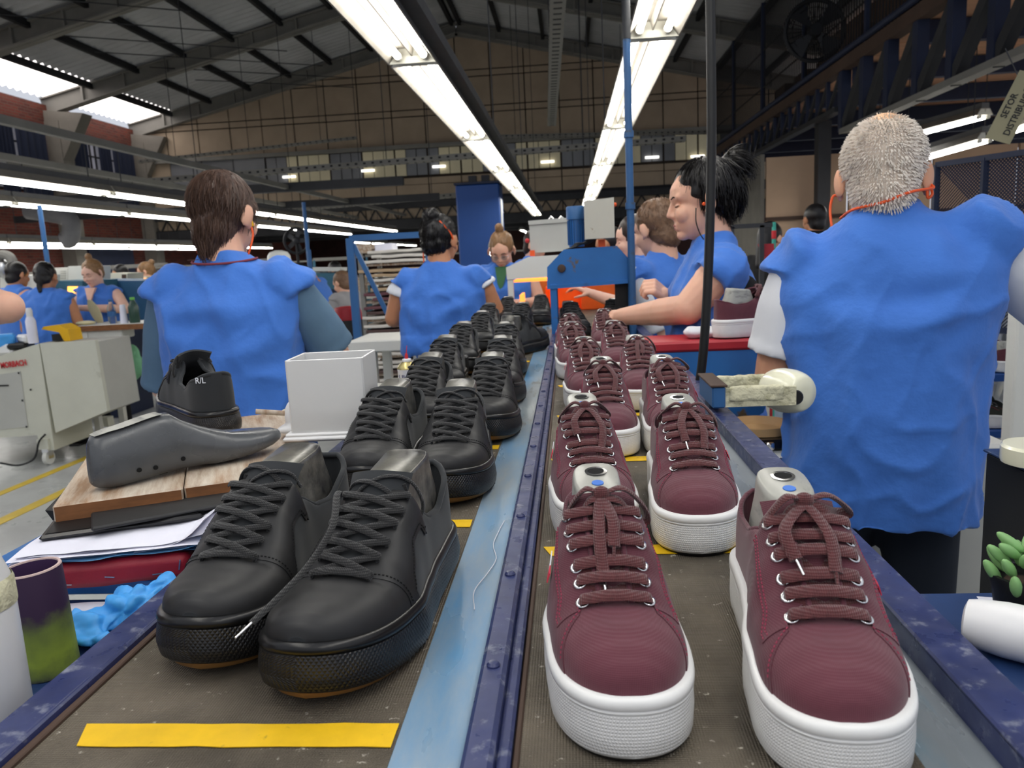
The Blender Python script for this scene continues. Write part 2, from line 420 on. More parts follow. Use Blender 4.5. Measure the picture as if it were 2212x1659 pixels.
# gable wall of beige panels, each panel a piece of its own
wb = thing('wall_back', 'beige panelled gable end wall', None, (APX, GY, 2.7), 0, None, 'structure')
bk = MB(); zb = 2.75
bk.prism([(GX0, GY + .12, zb), (GX1, GY + .12, zb), (GX1, GY + .12, EVZ), (APX, GY + .12, APZ), (GX0, GY + .12, EVZ)], (0, .1, 0)); bk.build('backing', M['gable_dark'], wb)
PW = 1.06; rows = [2.78, 3.84, 4.98, 5.92, 6.12, 7.0, 7.2, 8.3]
ncol = int((GX1 - GX0) / PW)
for r in range(len(rows) - 1):
    z0, z1 = rows[r] + .018, rows[r + 1] - .018
    for c in range(ncol + 1):
        x0, x1 = GX0 + c * PW + .018, min(GX0 + (c + 1) * PW - .018, GX1)
        if x1 - x0 < .1: continue
        t0, t1 = min(z1, roof_z(x0) - .05), min(z1, roof_z(x1) - .05)
        if t0 <= z0 + .02 and t1 <= z0 + .02: continue
        t0, t1 = max(t0, z0 + .01), max(t1, z0 + .01)
        band = r == 1 and x0 > -13.2
        if band and x0 > -10.0: mat = M['lit_room'] if (c * 7) % 5 in (0, 2) else M['gable']
        elif band: mat = M['glass_grey']
        else: mat = M['gable']
        if band and x0 > -10:
            # glazed office strip: lit panes with thin mullions
            for q in range(3):
                a, b = lerp(x0, x1, q / 3) + .012, lerp(x0, x1, (q + 1) / 3) - .012
                MB().box(((a + b) / 2, GY + .1, (z0 + z1) / 2 + .12), (b - a, .04, (z1 - z0) - .3)).build('pane', M['lit_room'] if (c * 3 + q) % 7 < 4 else M['glass_grey'], wb, 0)
            MB().box(((x0 + x1) / 2, GY + .06, z0 + .08), (x1 - x0, .1, .2)).build('panel', M['gable'], wb, 0)
            continue
        rr = rnd.uniform(-.012, .012)
        MB().prism([(x0, GY + .04 + rr, z0), (x1, GY + .04 + rr, z0), (x1, GY + .04 + rr, t1), (x0, GY + .04 + rr, t0)], (0, .06, 0)).build('panel', mat, wb, 0)
for k, (x, z) in enumerate([(-8.9, 4.3), (-6.3, 4.35), (-4.0, 4.35), (-.55, 4.3), (2.7, 4.25), (4.1, 4.2)]):
    MB().box((x, GY + .02, z), (.42, .05, .07)).build('office_lamp', M['office_lamp'], wb)
# steel girts across the gable
for z in (2.68, 5.0):
    MB().box(((GX0 + GX1) / 2, GY - .05, z), (GX1 - GX0, .12, .12)).build('girt', M['steel_grey'], wb)

# roof: corrugated sheets, purlins, rafters
ceil = thing('ceiling', 'pitched corrugated metal roof on dark purlins', None, (APX, 12, APZ), 0, None, 'structure')
def roof_sheet(xa, xb, y0, y1, mat, name='roof_sheet', pitch=.26, amp=.045):
    m = MB(); n = int((y1 - y0) / pitch * 6)
    top = [Vector((xa, lerp(y0, y1, i / n), roof_z(xa) + .26 + amp * math.sin(2 * PI * lerp(y0, y1, i / n) / pitch))) for i in range(n + 1)]
    bot = [Vector((xb, lerp(y0, y1, i / n), roof_z(xb) + .26 + amp * math.sin(2 * PI * lerp(y0, y1, i / n) / pitch))) for i in range(n + 1)]
    m.add(top + bot, [(i, i + 1, n + 2 + i, n + 1 + i) for i in range(n)]); return m.build(name, mat, ceil, 80)
NP = 8
xsL = [lerp(GX0, APX, k / NP) for k in range(NP + 1)]; xsR = [lerp(APX, GX1, k / NP) for k in range(NP + 1)]
for k in range(NP):
    roof_sheet(xsL[k] - .02, xsL[k + 1] + .02, 4, 25.2, M['skylight'] if k == 0 else M['roof'], 'skylight_sheet' if k == 0 else 'roof_sheet')
    roof_sheet(xsR[k] - .02, xsR[k + 1] + .02, 4, 25.2, M['roof'])
for xs in (xsL, xsR):
    for x in xs[1:-1] + ([xs[-1] - .12, ] if xs is xsL else [xs[0] + .12]):
        MB().box((x, 14.6, roof_z(x) + .15), (.10, 21.2, .16)).build('purlin', M['purlin'], ceil)
for y in FR:
    for (xa, xb) in ((GX0 - .1, APX), (GX1 + .1, APX)):
        m = MB(); za, zb_ = roof_z(max(GX0, min(GX1, xa))) - .22, roof_z(xb) - .16
        m.beam((xa, y, za), (xb, y, zb_), .30, .04); m.beam((xa, y, za + .42), (xb, y, zb_ + .26), .30, .04)
        m.beam((xa, y, za + .21), (xb, y, zb_ + .13), .10, .44)
        rf = m.build('rafter', M['steel_grey'], ceil)
        for q in range(1, 9):
            x = lerp(xa, xb, q / 9); zc = lerp(za + .21, zb_ + .13, q / 9); MB().box((x, y, zc), (.05, .28, .40)).build('stiffener', M['steel_grey'], rf)
# thin tie rods under the left roof slope
for k in range(8):
    y = 9 + k * 1.9; x0 = -12.5 + .3 * k
    tag(MB().cyl((x0, y, roof_z(x0)), (x0 + 4.5, y + 3.2, roof_z(x0 + 4.5) - .9), .012, n=5).build('tie_rod', M['steel_dark'], None), 'thin tie wire below the left roof slope', 'tie rod', 'roof tie wires', 'structure')

# deep bay beneath the gable wall: far brick wall, beams and long lamps
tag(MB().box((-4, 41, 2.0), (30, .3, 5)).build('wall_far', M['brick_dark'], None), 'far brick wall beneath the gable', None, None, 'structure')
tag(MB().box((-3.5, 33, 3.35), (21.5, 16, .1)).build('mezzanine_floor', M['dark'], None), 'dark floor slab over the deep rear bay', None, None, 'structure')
for k, y in enumerate((25.0, 28.5, 32.0)):
    m = MB(); m.box((-3.2, y, 2.62), (21.3, .25, .30)); m.box((-3.2, y - .02, 3.2), (21.3, .2, .2))
    for q in range(42): m.beam((GX0 + q * .5, y, 2.72), (GX0 + .25 + q * .5, y, 3.12), .04, .04); m.beam((GX0 + .25 + q * .5, y, 3.12), (GX0 + .5 + q * .5, y, 2.72), .04, .04)
    tag(m.build('lattice_beam', M['steel_dark'], None), ['dark lattice beam along the foot of the beige gable', 'dark lattice beam one bay behind the gable', 'dark lattice beam two bays behind the gable'][k], 'beam', 'lattice beams of the rear bay', 'structure')
# cable trays hung across the hall
def tray(p0, p1, w, h, label, mat='steel_grey'):
    m = MB(); p0, p1 = vec(p0), vec(p1); d = (p1 - p0).normalized(); x = d.cross(Vector((0, 0, 1))).normalized()
    m.beam(p0, p1, w, .008); m.beam(p0 + x * w / 2 + Vector((0, 0, h / 2)), p1 + x * w / 2 + Vector((0, 0, h / 2)), .006, h); m.beam(p0 - x * w / 2 + Vector((0, 0, h / 2)), p1 - x * w / 2 + Vector((0, 0, h / 2)), .006, h)
    o = m.build('cable_tray', M[mat], None); tag(o, label, 'cable tray')
    n = int((p1 - p0).length / .16); sl = MB()
    for k in range(n):
        p = p0 + d * ((k + .5) * (p1 - p0).length / n); sl.box(p - Vector((0, 0, .0055)), (w * .55, .035, .003), Matrix((x, d, Vector((0, 0, 1)))).transposed())
        for sg in (-1, 1): sl.box(p + x * (sg * (w / 2 + .004)) + Vector((0, 0, h / 2)), (.003, .05, h * .4), Matrix((x, d, Vector((0, 0, 1)))).transposed())
    s_ = sl.build('tray_slots', M['dark'], o, 0); s_['kind'] = 'stuff'
    rod = MB()
    for k in range(3):
        p = p0.lerp(p1, (k + .5) / 3); ztop = roof_z(max(GX0 + .2, min(GX1 - .2, p.x))) + .05; rod = MB(); rod.cyl(p, (p.x, p.y, ztop), .008, n=5); rod.build('hanger_rod', M['steel_dark'], o)
    return o
tray(aty(230, 404, 15), aty(1480, 305, 15), .22, .09, 'long perforated cable tray crossing the hall before the gable')
tray(aty(300, 352, 20), aty(770, 300, 21), .16, .06, 'thin sagging cable tray high on the left of the gable')
tray(atz(1192, 272, 3.6), atz(1207, -30, 3.6), .14, .05, 'narrow perforated tray hanging above between the two lamp rows')
tray(aty(1000, 300, 22), aty(1700, 285, 22), .20, .08, 'cable tray in front of the glazed office strip on the right')
tray(aty(560, 462, 19.5), aty(1010, 424, 19.5), .3, .10, 'grey duct low in front of the gable behind the blue cabinet')

# left side long beam with diagonal brace, above the left lamps
def truss_beam(p0, p1, depth, label, n=10, w=.09, mat='steel_dark', wd=.05, kind='structure', cat='truss'):
    m = MB(); p0, p1 = vec(p0), vec(p1); dz = Vector((0, 0, depth))
    t = thing('roof_truss', label, cat, p0, 0, None, kind)
    MB().beam(p0, p1, w, w).build('bottom_chord', M[mat], t); MB().beam(p0 + dz, p1 + dz, w, w).build('top_chord', M[mat], t)
    for k in range(n):
        a = p0.lerp(p1, k / n); b = p0.lerp(p1, (k + 1) / n)
        MB().beam(a, a + dz, wd, wd).build('post', M[mat], t); MB().beam(a + dz, b, wd, wd).build('diagonal', M[mat], t)
    return t
tag(MB().beam(aty(0, 345, 9.5), aty(420, 425, 17), .14, .12).build('support_beam', M['steel_grey'], None), 'grey horizontal beam above the left lamp rows', 'beam', None, 'structure')
tag(MB().beam(aty(0, 368, 12.5), aty(70, 355, 12.5), .1, .1).build('support_beam', M['steel_grey'], None), 'short grey cross beam at the left photo edge', 'beam', None, 'structure')
M['duct'] = mk('grey_duct', srgb(104, 104, 106), .5, var=.1)
d_ = MB(); d_.tube(spline([aty(60, 455, 14), aty(110, 462, 14), aty(150, 475, 14), aty(152, 512, 14), aty(140, 520, 14)], 6), .16, 14); tag(d_.build('air_duct', M['duct'], None), 'grey bent air duct between the left lamp rows', 'duct')
for k, (y, z) in enumerate(((14.5, 2.9), (18.5, 2.9))):
    tag(MB().beam((-13.6, y, z), (-3.0, y, z), .14, .16).build('cross_beam', M['steel_dark'], None), ['dark cross beam carrying the nearer left lamps', 'dark cross beam carrying the farther left lamps'][k], 'beam', None, 'structure')
bx = MB(); 
# ------------------------------------------------------------------ mezzanine on the right
MX = 4.0
mz = thing('mezzanine', 'dark steel mezzanine with wire guard along the right side', 'mezzanine', (MX, 8, 2.95), 0, None, 'structure')
for k in range(18):
    MB().box((MX + 4.2, 5.2 + k * .98, 3.86), (8.3, .94, .05)).build('deck_board', M['mez_board'], mz)
for k in range(9): MB().box((MX + 4.2, 5.6 + k * 2.0, 3.70), (8.3, .12, .24)).build('joist', M['navy'], mz)
MB().box((MX, 13.5, 3.86), (.16, 17.5, .16)).build('edge_beam', M['rust_brown'], mz)
def mtruss(y0, y1, zb, zt, n, w, nm):
    MB().box((MX, (y0 + y1) / 2, zb), (.14, y1 - y0, .07)).build('bottom_chord', M['steel_grey'] if nm else M['steel_dark'], mz)
    for k in range(n + 1):
        y = lerp(y0, y1, k / n); MB().beam((MX, y, zb), (MX, y, zt), w, w).build('post', M['navy'], mz)
        if k < n: MB().beam((MX, y, zt), (MX, lerp(y0, y1, (k + 1) / n), zb), w * .8, w).build('diagonal', M['steel_dark'], mz)
mtruss(4.6, 11.8, 2.96, 3.78, 9, .13, 1); mtruss(12.0, 22.2, 3.30, 3.78, 20, .05, 0)
MB().cyl((MX - .05, 4.6, 4.02), (MX - .05, 22, 4.02), .045, n=8).build('hand_rail', M['navy'], mz)
for k in range(7): MB().box((MX, 5.5 + k * 2.75, 5.0), (.07, .07, 2.2)).build('guard_post', M['navy'], mz)
gd = MB()
for k in range(175): y = 4.8 + k * .1; gd.box((MX, y, 5.0), (.014, .014, 2.2))
for z in (4.5, 5.2, 6.0): gd.box((MX, 13.5, z), (.02, 17.5, .02))
o_ = gd.build('guard_bars', M['dark'], mz, 0); o_['kind'] = 'stuff'
for k, y in enumerate((13.1,)):
    tag(MB().box((MX + .12, y, 1.65), (.20, .20, 3.3)).build('steel_post', M['steel_dark'], None), ['dark steel post under the mezzanine behind the white haired man', 'dark steel post under the mezzanine at the right photo edge'][k], 'post', 'mezzanine posts', 'structure')
# things behind the guard: back wall, brown boxes, bright windows
for k in range(8): tag(MB().box((MX + 2.6, 6.2 + k * 2.0, 5.1), (.12, 1.92, 2.4)).build('wall_mezzanine', M['mez_brown'], None), 'brown boarded wall behind the mezzanine guard', None, None, 'structure')
for k, (y, z, w_, h_) in enumerate([(12.0, 4.9, .5, 1.1), (10.5, 5.0, .35, 1.6), (17.6, 4.9, .7, 1.2), (8.2, 5.5, .6, .4), (14.2, 4.8, .3, 1.2)]):
    wn = thing('window_%d' % (k + 4), 'bright window behind the mezzanine guard', None, (MX + 2.5, y, z - h_ / 2), 0, None, 'structure')
    MB().box((MX + 2.52, y, z), (.03, w_, h_)).build('pane', M['lit_room'], wn); MB().box((MX + 2.5, y, z), (.05, .04, h_)).build('mullion', M['dark'], wn)
for k in range(10):
    y = 6.5 + k * 1.45; h_ = rnd.uniform(.5, 1.1); b_ = MB(); b_.box((MX + 1.1, y, 3.89 + h_ / 2), (.7, .8, h_), None, .01)
    o = b_.build('carton', M['mez_brown'], None); tag(o, 'brown carton behind the mezzanine guard bars, %s from the camera' % ['nearest', 'second', 'third', 'fourth', 'fifth', 'sixth', 'seventh', 'eighth', 'ninth', 'tenth'][k], 'carton', 'cartons on the mezzanine'); MB().box((MX + 1.1, y, 3.89 + h_), (.1, .8, .006)).build('tape', M['rust_brown'], o)
# big wire wheel fan on the guard
fc = atx(1760, 66, MX - .12); fan = thing('wall_fan', 'large round wire cage fan mounted on the mezzanine guard', 'fan', fc)
Rf = Rx(PI / 2) @ Matrix.Identity(3)
def circ(c, r, n=40): return [vec(c) + Rf @ Vector((r * math.cos(2 * PI * k / n), r * math.sin(2 * PI * k / n), 0)) for k in range(n + 1)]
FRr = .44
MB().tube(circ(fc, FRr), .035, 8).build('outer_ring', M['dark'], fan)
g = MB()
for k in range(32):
    a = 2 * PI * k / 32; p = fc + Rf @ Vector((.08 * math.cos(a), .08 * math.sin(a), -.06)); q = fc + Rf @ Vector((FRr * math.cos(a + .25), FRr * math.sin(a + .25), 0)); g.cyl(p, q, .005, n=4, caps=False)
for r in (.2, .34): g.tube(circ(fc, r), .005, 4)
g.build('guard_wires', M['dark'], fan)['kind'] = 'stuff'
MB().lathe([(.10, -.08), (.11, .0), (.09, .1)], fc, 16, Rf).build('motor_hub', M['dark'], fan)
for k in range(4):
    a = PI / 2 * k + .4; b = MB(); d1 = Rf @ Vector((math.cos(a), math.sin(a), 0)); d2 = Rf @ Vector((math.cos(a + .7), math.sin(a + .7), .0)); zz = Rf @ Vector((0, 0, 1))
    b.add([fc + d1 * .1, fc + d1 * .46 - zz * .04, fc + d2 * .44 + zz * .05, fc + d2 * .1 + zz * .03], [(0, 1, 2, 3)]); b.build('blade', M['steel_dark'], fan)
# beige partition below the mezzanine and far right
pw = thing('wall_right', 'beige panelled partition under the mezzanine', None, (6, 13.4, 0), 0, None, 'structure')
for k in range(6):
    x0 = 3.35 + k * 1.35; MB().box((x0 + .66, 13.6, 2.35), (1.31, .06, .98)).build('panel', M['beige_wall'], pw)
    MB().box((x0 + .66, 13.62, 1.05), (1.31, .06, 1.5)).build('panel', M['glass_grey'] if k in (1, 2) else M['beige_wall'], pw)
MB().box((7.4, 13.55, 1.83), (8.1, .1, .06)).build('rail', M['rust_brown'], pw)
sc_ = MB(); sc_.box((3.30, 15.4, 1.45), (.06, 3.6, 2.9)); tag(sc_.build('wall_partition', M['concrete'], None), 'grey green partition beside the woman at the gate', None, None, 'structure')

# ------------------------------------------------------------------ lamps
def luminaire_meshes(L, w, tubes=2, drop=0.0):
    hs = MB(); hs.prism([(-w * .28, 0, .075), (w * .28, 0, .075), (w * .5, 0, .0), (w * .47, 0, .0), (w * .26, 0, .066), (-w * .26, 0, .066), (-w * .47, 0, .0), (-w * .5, 0, .0)], (0, L, 0))
    rf = MB(); rf.prism([(-w * .05, 0, .066), (w * .05, 0, .066), (w * .012, 0, .030), (-w * .012, 0, .030)], (0, L, 0))
    bx_ = MB(); bx_.box((0, L / 2, .105), (.09, L, .06))
    en = MB(); en.prism([(-w * .47, 0, .0), (w * .47, 0, .0), (w * .27, 0, .068), (-w * .27, 0, .068)], (0, .012, 0))
    en2 = MB(); en2.prism([(-w * .47, L - .012, .0), (w * .47, L - .012, .0), (w * .27, L - .012, .068), (-w * .27, L - .012, .068)], (0, .012, 0))
    tb = [MB().cyl((sx * w * .26, .05, .026 - drop), (sx * w * .26, L - .05, .026 - drop), .0155 if not drop else .019, n=10).mesh('tube', M['tube'], 60) for sx in ((-1, 1) if tubes == 2 else (0,))]
    cp = []
    for sx in ((-1, 1) if tubes == 2 else (0,)):
        for yy in (.03, L - .03): cp.append(MB().cyl((sx * w * .26, yy - .02, .026 - drop), (sx * w * .26, yy + .02, .026 - drop), .018 if not drop else .022, n=10).mesh('lamp_holder', M['lamp_white'], 60))
    return [('reflector', hs.mesh('reflector', M['lamp_reflector'], 30)), ('centre_ridge', rf.mesh('centre_ridge', M['lamp_reflector'], 30)), ('gear_box', bx_.mesh('gear_box', M['lamp_body'], 30)), ('end_plate', en.mesh('end_plate', M['lamp_white'], 30)), ('end_plate', en2.mesh('end_plate', M['lamp_white'], 30))] + [('tube', t) for t in tb] + [('lamp_holder', c) for c in cp]
LM = {}
def lamp_row(x, z, y0, n, L, w, gap, labelfn, group, hang=None, tubes=2, rz=0.0):
    drop = .045 if x < -2 or x > 3 else 0.0; key = (L, w, tubes, drop)
    if key not in LM: LM[key] = luminaire_meshes(L, w, tubes, drop)
    for k in range(n):
        t = thing('fluorescent_lamp', labelfn(k), 'lamp', (x, y0 + k * (L + gap), z), rz, group)
        for nm, me in LM[key]: place(nm, me, t)
        if hang:
            zt = hang if not callable(hang) else hang(x)
            for yy in (.3, L - .3): MB().cyl((0, yy, .13), (0, yy, zt - z), .006, n=5).build('hanger_rod', M['steel_dark'], t, 60, True)
ordn = ['nearest', 'second', 'third', 'fourth', 'fifth', 'sixth', 'seventh', 'eighth', 'ninth', 'tenth', 'eleventh']
lamp_row(-.70, 2.34, -1.13, 8, 2.44, .235, .04, lambda k: 'suspended fluorescent lamp over the black shoes, %s in its row from the camera' % ordn[k], 'lamps in the row over the left belt', 2.50)
lamp_row(.405, 2.34, -1.28, 8, 2.44, .235, .04, lambda k: 'suspended fluorescent lamp over the maroon shoes, %s in its row from the camera' % ordn[k], 'lamps in the row over the right belt', 2.50)
for k, x in enumerate((-.70, .405)):
    t = thing('lamp_rail', ['dark steel channel carrying the left row of lamps', 'dark steel channel carrying the right row of lamps'][k], None, (x, 9, 2.5), 0, None, 'structure')
    MB().box((x + .05, 9, 2.525), (.11, 21.5, .06)).build('channel', M['lamp_body'], t)
    for y in (3.0, 8.0, 13.0, 18.0): MB().cyl((x, y, 2.55), (x, y, roof_z(x) + .1), .006, n=5).build('hanger_rod', M['steel_dark'], t)
lamp_row(-5.2, 2.36, 3.7, 8, 2.44, .20, .03, lambda k: 'long lamp of the upper left row, %s from the camera' % ordn[k], 'lamps of the upper left row', 2.85)
lamp_row(-6.75, 2.36, 4.2, 8, 2.44, .20, .03, lambda k: 'long lamp of the second left row, %s from the camera' % ordn[k], 'lamps of the second left row', 2.85)
lamp_row(-9.9, 2.10, 8.2, 7, 2.44, .20, .03, lambda k: 'far lamp low before the brick wall, %s in its row' % ordn[k], 'lamps low before the brick wall', 2.85)
lamp_row(-11.0, 2.10, 8.9, 6, 2.44, .20, .03, lambda k: 'farthest lamp row by the brick wall, %s in it' % ordn[k], 'lamps farthest left', 2.85)
for k, x in enumerate((-5.2, -6.75, -9.9, -11.0)):
    tag(MB().box((x, 14., 2.9), (.08, 23, .08)).build('lamp_rail', M['steel_grey'], None), 'grey rail above the %s row of lamps on the left' % ordn[k], 'rail', None, 'structure')
lamp_row(-3.6, 2.3, 27.5, 4, 2.44, .2, .6, lambda k: 'tiny far lamp in the dark rear bay, left line, number %s' % ordn[k], 'lamps in the rear bay', 3.3)
lamp_row(-1.6, 2.3, 27.0, 4, 2.44, .2, .6, lambda k: 'tiny far lamp in the dark rear bay, middle line, number %s' % ordn[k], 'lamps in the rear bay', 3.3)
lamp_row(-7.6, 2.2, 27.0, 4, 2.44, .2, .6, lambda k: 'tiny far lamp in the dark rear bay, leftmost line, number %s' % ordn[k], 'lamps in the rear bay', 3.3)
for k, (p0, p1, z) in enumerate((((1962, 292), (2128, 248), 2.75), ((1975, 345), (2130, 300), 2.42), ((2150, 292), (2330, 235), 2.62))):
    a, b = atz(*p0, z), atz(*p1, z); d_ = a - b; L_ = 2.44; an_ = math.atan2(-d_.x, d_.y)
    key = (L_, .2, 2, .045)
    t = thing('fluorescent_lamp', ['lamp under the mezzanine right of the white haired man, upper one', 'lamp under the mezzanine right of the white haired man, lower one', 'lamp under the mezzanine at the right photo edge'][k], 'lamp', b, an_, 'lamps under the mezzanine')
    for nm, me in LM[key]: place(nm, me, t)
    for yy in (.3, L_ - .3): MB().cyl((0, yy, .13), (0, yy, 3.6 - z), .006, n=5).build('hanger_rod', M['steel_dark'], t, 60, True)
# ------------------------------------------------------------------ sneakers
M['m_canvas'] = mk('maroon_canvas', srgb(94, 43, 55), .78, var=.07, vs=60, weave=.2, ws=5600, sheen=.25)
M['m_canvas2'] = mk('maroon_canvas_facing', srgb(86, 36, 49), .78, var=.09, vs=60, weave=.2, ws=5600, sheen=.2)
M['m_lace'] = mk('maroon_lace', srgb(84, 38, 40), .9, var=.22, vs=300, weave=.4, ws=4200, sheen=.3)
M['m_stitch'] = mk('maroon_stitch', srgb(150, 58, 82), .8, var=0)
M['w_rubber'] = mk('white_rubber', srgb(232, 232, 230), .42, var=.02, vs=20)
M['w_grid'] = mk_uvgrid('white_rubber_grid', srgb(232, 232, 230), .42, 900, 850, .55, .0011)
M['b_leather'] = mk('black_leather', srgb(36, 36, 37), .5, var=.05, vs=40, bump=.02, bs=900, spec=.45)
M['b_leather2'] = mk('black_leather_panel', srgb(33, 33, 34), .45, var=.05, vs=40, bump=.02, bs=900, spec=.42)
M['b_neo'] = mk('charcoal_neoprene', srgb(37, 40, 43), .85, var=.06, vs=50, weave=.1, ws=18000, sheen=.12)
M['b_lace'] = mk('black_lace', srgb(20, 20, 21), .8, var=.25, vs=300, weave=.4, ws=4200, sheen=.2)
M['b_stitch'] = mk('black_stitch', srgb(10, 10, 11), .8, var=0)
M['b_gloss'] = mk('black_rubber_band', srgb(17, 17, 18), .30, var=.1, spec=.5)
M['b_grid'] = mk_uvgrid('black_rubber_knurl', srgb(19, 19, 21), .34, 520, 420, .7, .0011, mode='diamond', spec=.6)
M['gum'] = mk('gum_rubber', srgb(138, 100, 52), .5, var=.1)
M['grey_lug'] = mk('grey_rubber_lug', srgb(74, 72, 68), .5, var=.1)
M['last_grey'] = mk('last_plastic_grey', srgb(168, 168, 160), .34, var=.12, vs=40, bump=.05, bs=300, col2=srgb(96, 98, 98), cs=60, cthr=.62, csoft=.1, stretch=(1, .25, 1))
M['last_dark'] = mk('last_plastic_dark', srgb(120, 118, 110), .30, metal=.35, var=.25, vs=40, col2=srgb(46, 46, 48), cs=30, cthr=.52, csoft=.12)
M['blue_dot'] = mk('blue_mark', srgb(50, 110, 200), .5, var=.05)
M['tag_white'] = mk('white_tag', srgb(225, 228, 235), .6, var=.05)
M['tag_red'] = mk('red_tag', srgb(214, 60, 80), .6, var=.05)
M['pink'] = mk('pink_lining', srgb(214, 96, 120), .7, var=.06)
M['cream'] = mk('cream_lining', srgb(214, 204, 160), .6, var=.05)
M['stripe_lining'] = mk('grey_lining', srgb(190, 190, 196), .7, var=.15, vs=200, stretch=(8, .2, .2))
M['void'] = mk('shoe_inside', srgb(9, 9, 10), .95, var=.1)
M['dark_olive'] = mk('dark_olive_suede', srgb(44, 46, 38), .85, var=.1)
M['olive'] = mk('sage_canvas', srgb(150, 156, 118), .8, var=.08, weave=.2, ws=16000)

class Shoe:
    def __init__(s, kind, lat):
        s.kind = kind; s.lat = lat; s.mar = kind != 'black'
        if s.mar:
            s.L, s.yt, s.wt, s.wh, s.yh = .280, .070, .0495, .038, .045
            s.zs0 = .0445; s.y0, s.y1 = .064, .150; s.inset = .0045
            s.hy = [0, .004, .010, .022, .042, .064, .09, .12, .155]
            s.hz = [.045, .056, .0620, .068, .0735, .078, .090, .108, .123]
            s.cy = [.150, .175, .205, .235, .262, .280]; s.cz = [.116, .100, .090, .088, .096, .102]
        else:
            s.L, s.yt, s.wt, s.wh, s.yh = .318, .088, .0560, .042, .055
            s.zs0 = .044; s.y0, s.y1 = .072, .162; s.inset = .0055
            s.hy = [0, .004, .012, .03, .05, .072, .095, .13, .168]
            s.hz = [.046, .055, .0615, .066, .069, .0735, .086, .106, .124]
            s.cy = [.162, .180, .205, .240, .285, .318]; s.cz = [.114, .096, .080, .076, .094, .106]
    def lift(s, y): return (.013 if not s.mar else .0015) * max(0, 1 - y / .11) ** 2
    def cx(s, y):
        t = min(1, max(0, y / .16)); return -s.lat * (.004 if s.mar else .008) * (1 - t * t * (3 - 2 * t)) + s.lat * .003 * math.sin(PI * min(1, max(0, y / s.L)))
    def hw(s, y):
        if y <= 0 or y >= s.L: return 0.0
        if y < s.yt: return s.wt * (1 - (1 - y / s.yt) ** 2.35) ** (1 / 2.35)
        e = s.L - s.yh
        if y > e: return s.wh * (1 - ((y - e) / s.yh) ** 2.3) ** (1 / 2.3)
        return interp(y, [s.yt, .105, .15, .19, e], [s.wt, s.wt * 1.015, s.wt * .88, s.wt * .8, s.wh])
    def zs(s, y):
        t = min(1, max(0, (y - .03) / .05)); return s.zs0 + s.lift(y) * .9 + (.003 if s.mar else .0) * t * t * (3 - 2 * t)
    def Q(s, y, t, side, off=0.0):
        p = s._q(y, t, side)
        if off:
            e = .0015
            lo_, hi_ = (.0005, s.y0 - 1e-6) if y < s.y0 else (s.y0 + 1e-6, s.L - .0005)
            a = s._q(min(y + e, hi_), t, side) - s._q(max(y - e, lo_), t, side); b = s._q(y, min(1, t + .02), side) - s._q(y, max(0, t - .02), side)
            n = a.cross(b) * side
            if n.length > 1e-12: p = p + n.normalized() * off
        return p
    def N(s, y, t, side):
        return (s.Q(y, t, side, .001) - s.Q(y, t, side)).normalized()
    def _q(s, y, t, side):
        w = max(0, s.hw(y) - s.inset * min(1, s.hw(y) / .02)); zb = s.zs(y)
        if y < s.y0: xe, he = 0., interp(y, s.hy, s.hz) + s.lift(y)
        elif y < s.y1:
            k = (y - s.y0) / (s.y1 - s.y0); xe = lerp(.0105, .0135, k); he = interp(y, s.hy, s.hz) - .002
        else:
            k = (y - s.y1) / .045; k = min(1, k); xe = min(lerp(.0135, .031, k * k * (3 - 2 * k)), w * .86); he = interp(y, s.cy, s.cz)
        xe = min(xe, w); ph = min(1, max(0, t)) * PI / 2
        ex = interp(y, [0, .05, .09, .15, .28], [.95, .85, .95, .62, .5])
        ez = interp(y, [0, .05, .09, .15, .28], [.95, .85, .95, .95, 1.])
        x = xe + (w - xe) * max(0, math.cos(ph)) ** ex; z = zb + (he - zb) * math.sin(ph) ** ez
        return Vector((s.cx(y) + side * x, s.inset + y * (1 - 2 * s.inset / s.L), z))
    def outline(s, inset, n=40):
        ys = [s.L * (1 - math.cos(PI * (k / n) ** 1.0)) / 2 for k in range(n + 1)]
        pts = []
        for y in ys: pts.append((s.cx(y) + max(0, s.hw(y) - inset * (1 if s.hw(y) > .012 else s.hw(y) / .012)), y))
        for y in ys[-2:0:-1]: pts.append((s.cx(y) - max(0, s.hw(y) - inset * (1 if s.hw(y) > .012 else s.hw(y) / .012)), y))
        f = (s.L - 2 * inset) / s.L
        return [(x, inset + y * f) for x, y in pts]
    def rim(s, mb, levels, cap0=True, cap1=True, rise=0.0):
        """levels: (z, inset, k) with k = share of the toe lift"""
        rings = []; uvs = []
        for z, ins, k in levels:
            o = s.outline(ins); r = []; u = [0.0]
            for x, y in o:
                t = min(1, max(0, (y - .03) / .05)); up = rise * t * t * (3 - 2 * t) * max(0, (z - .02) / .025)
                r.append(Vector((x, y, z + s.lift(y) * k + up)))
            for i in range(len(r)): u.append(u[-1] + (r[(i + 1) % len(r)] - r[i]).length)
            rings.append(r); uvs.append([(q, z) for q in u])
        mb.ring(rings, cap0, cap1, True, 0, uvs)
        return mb

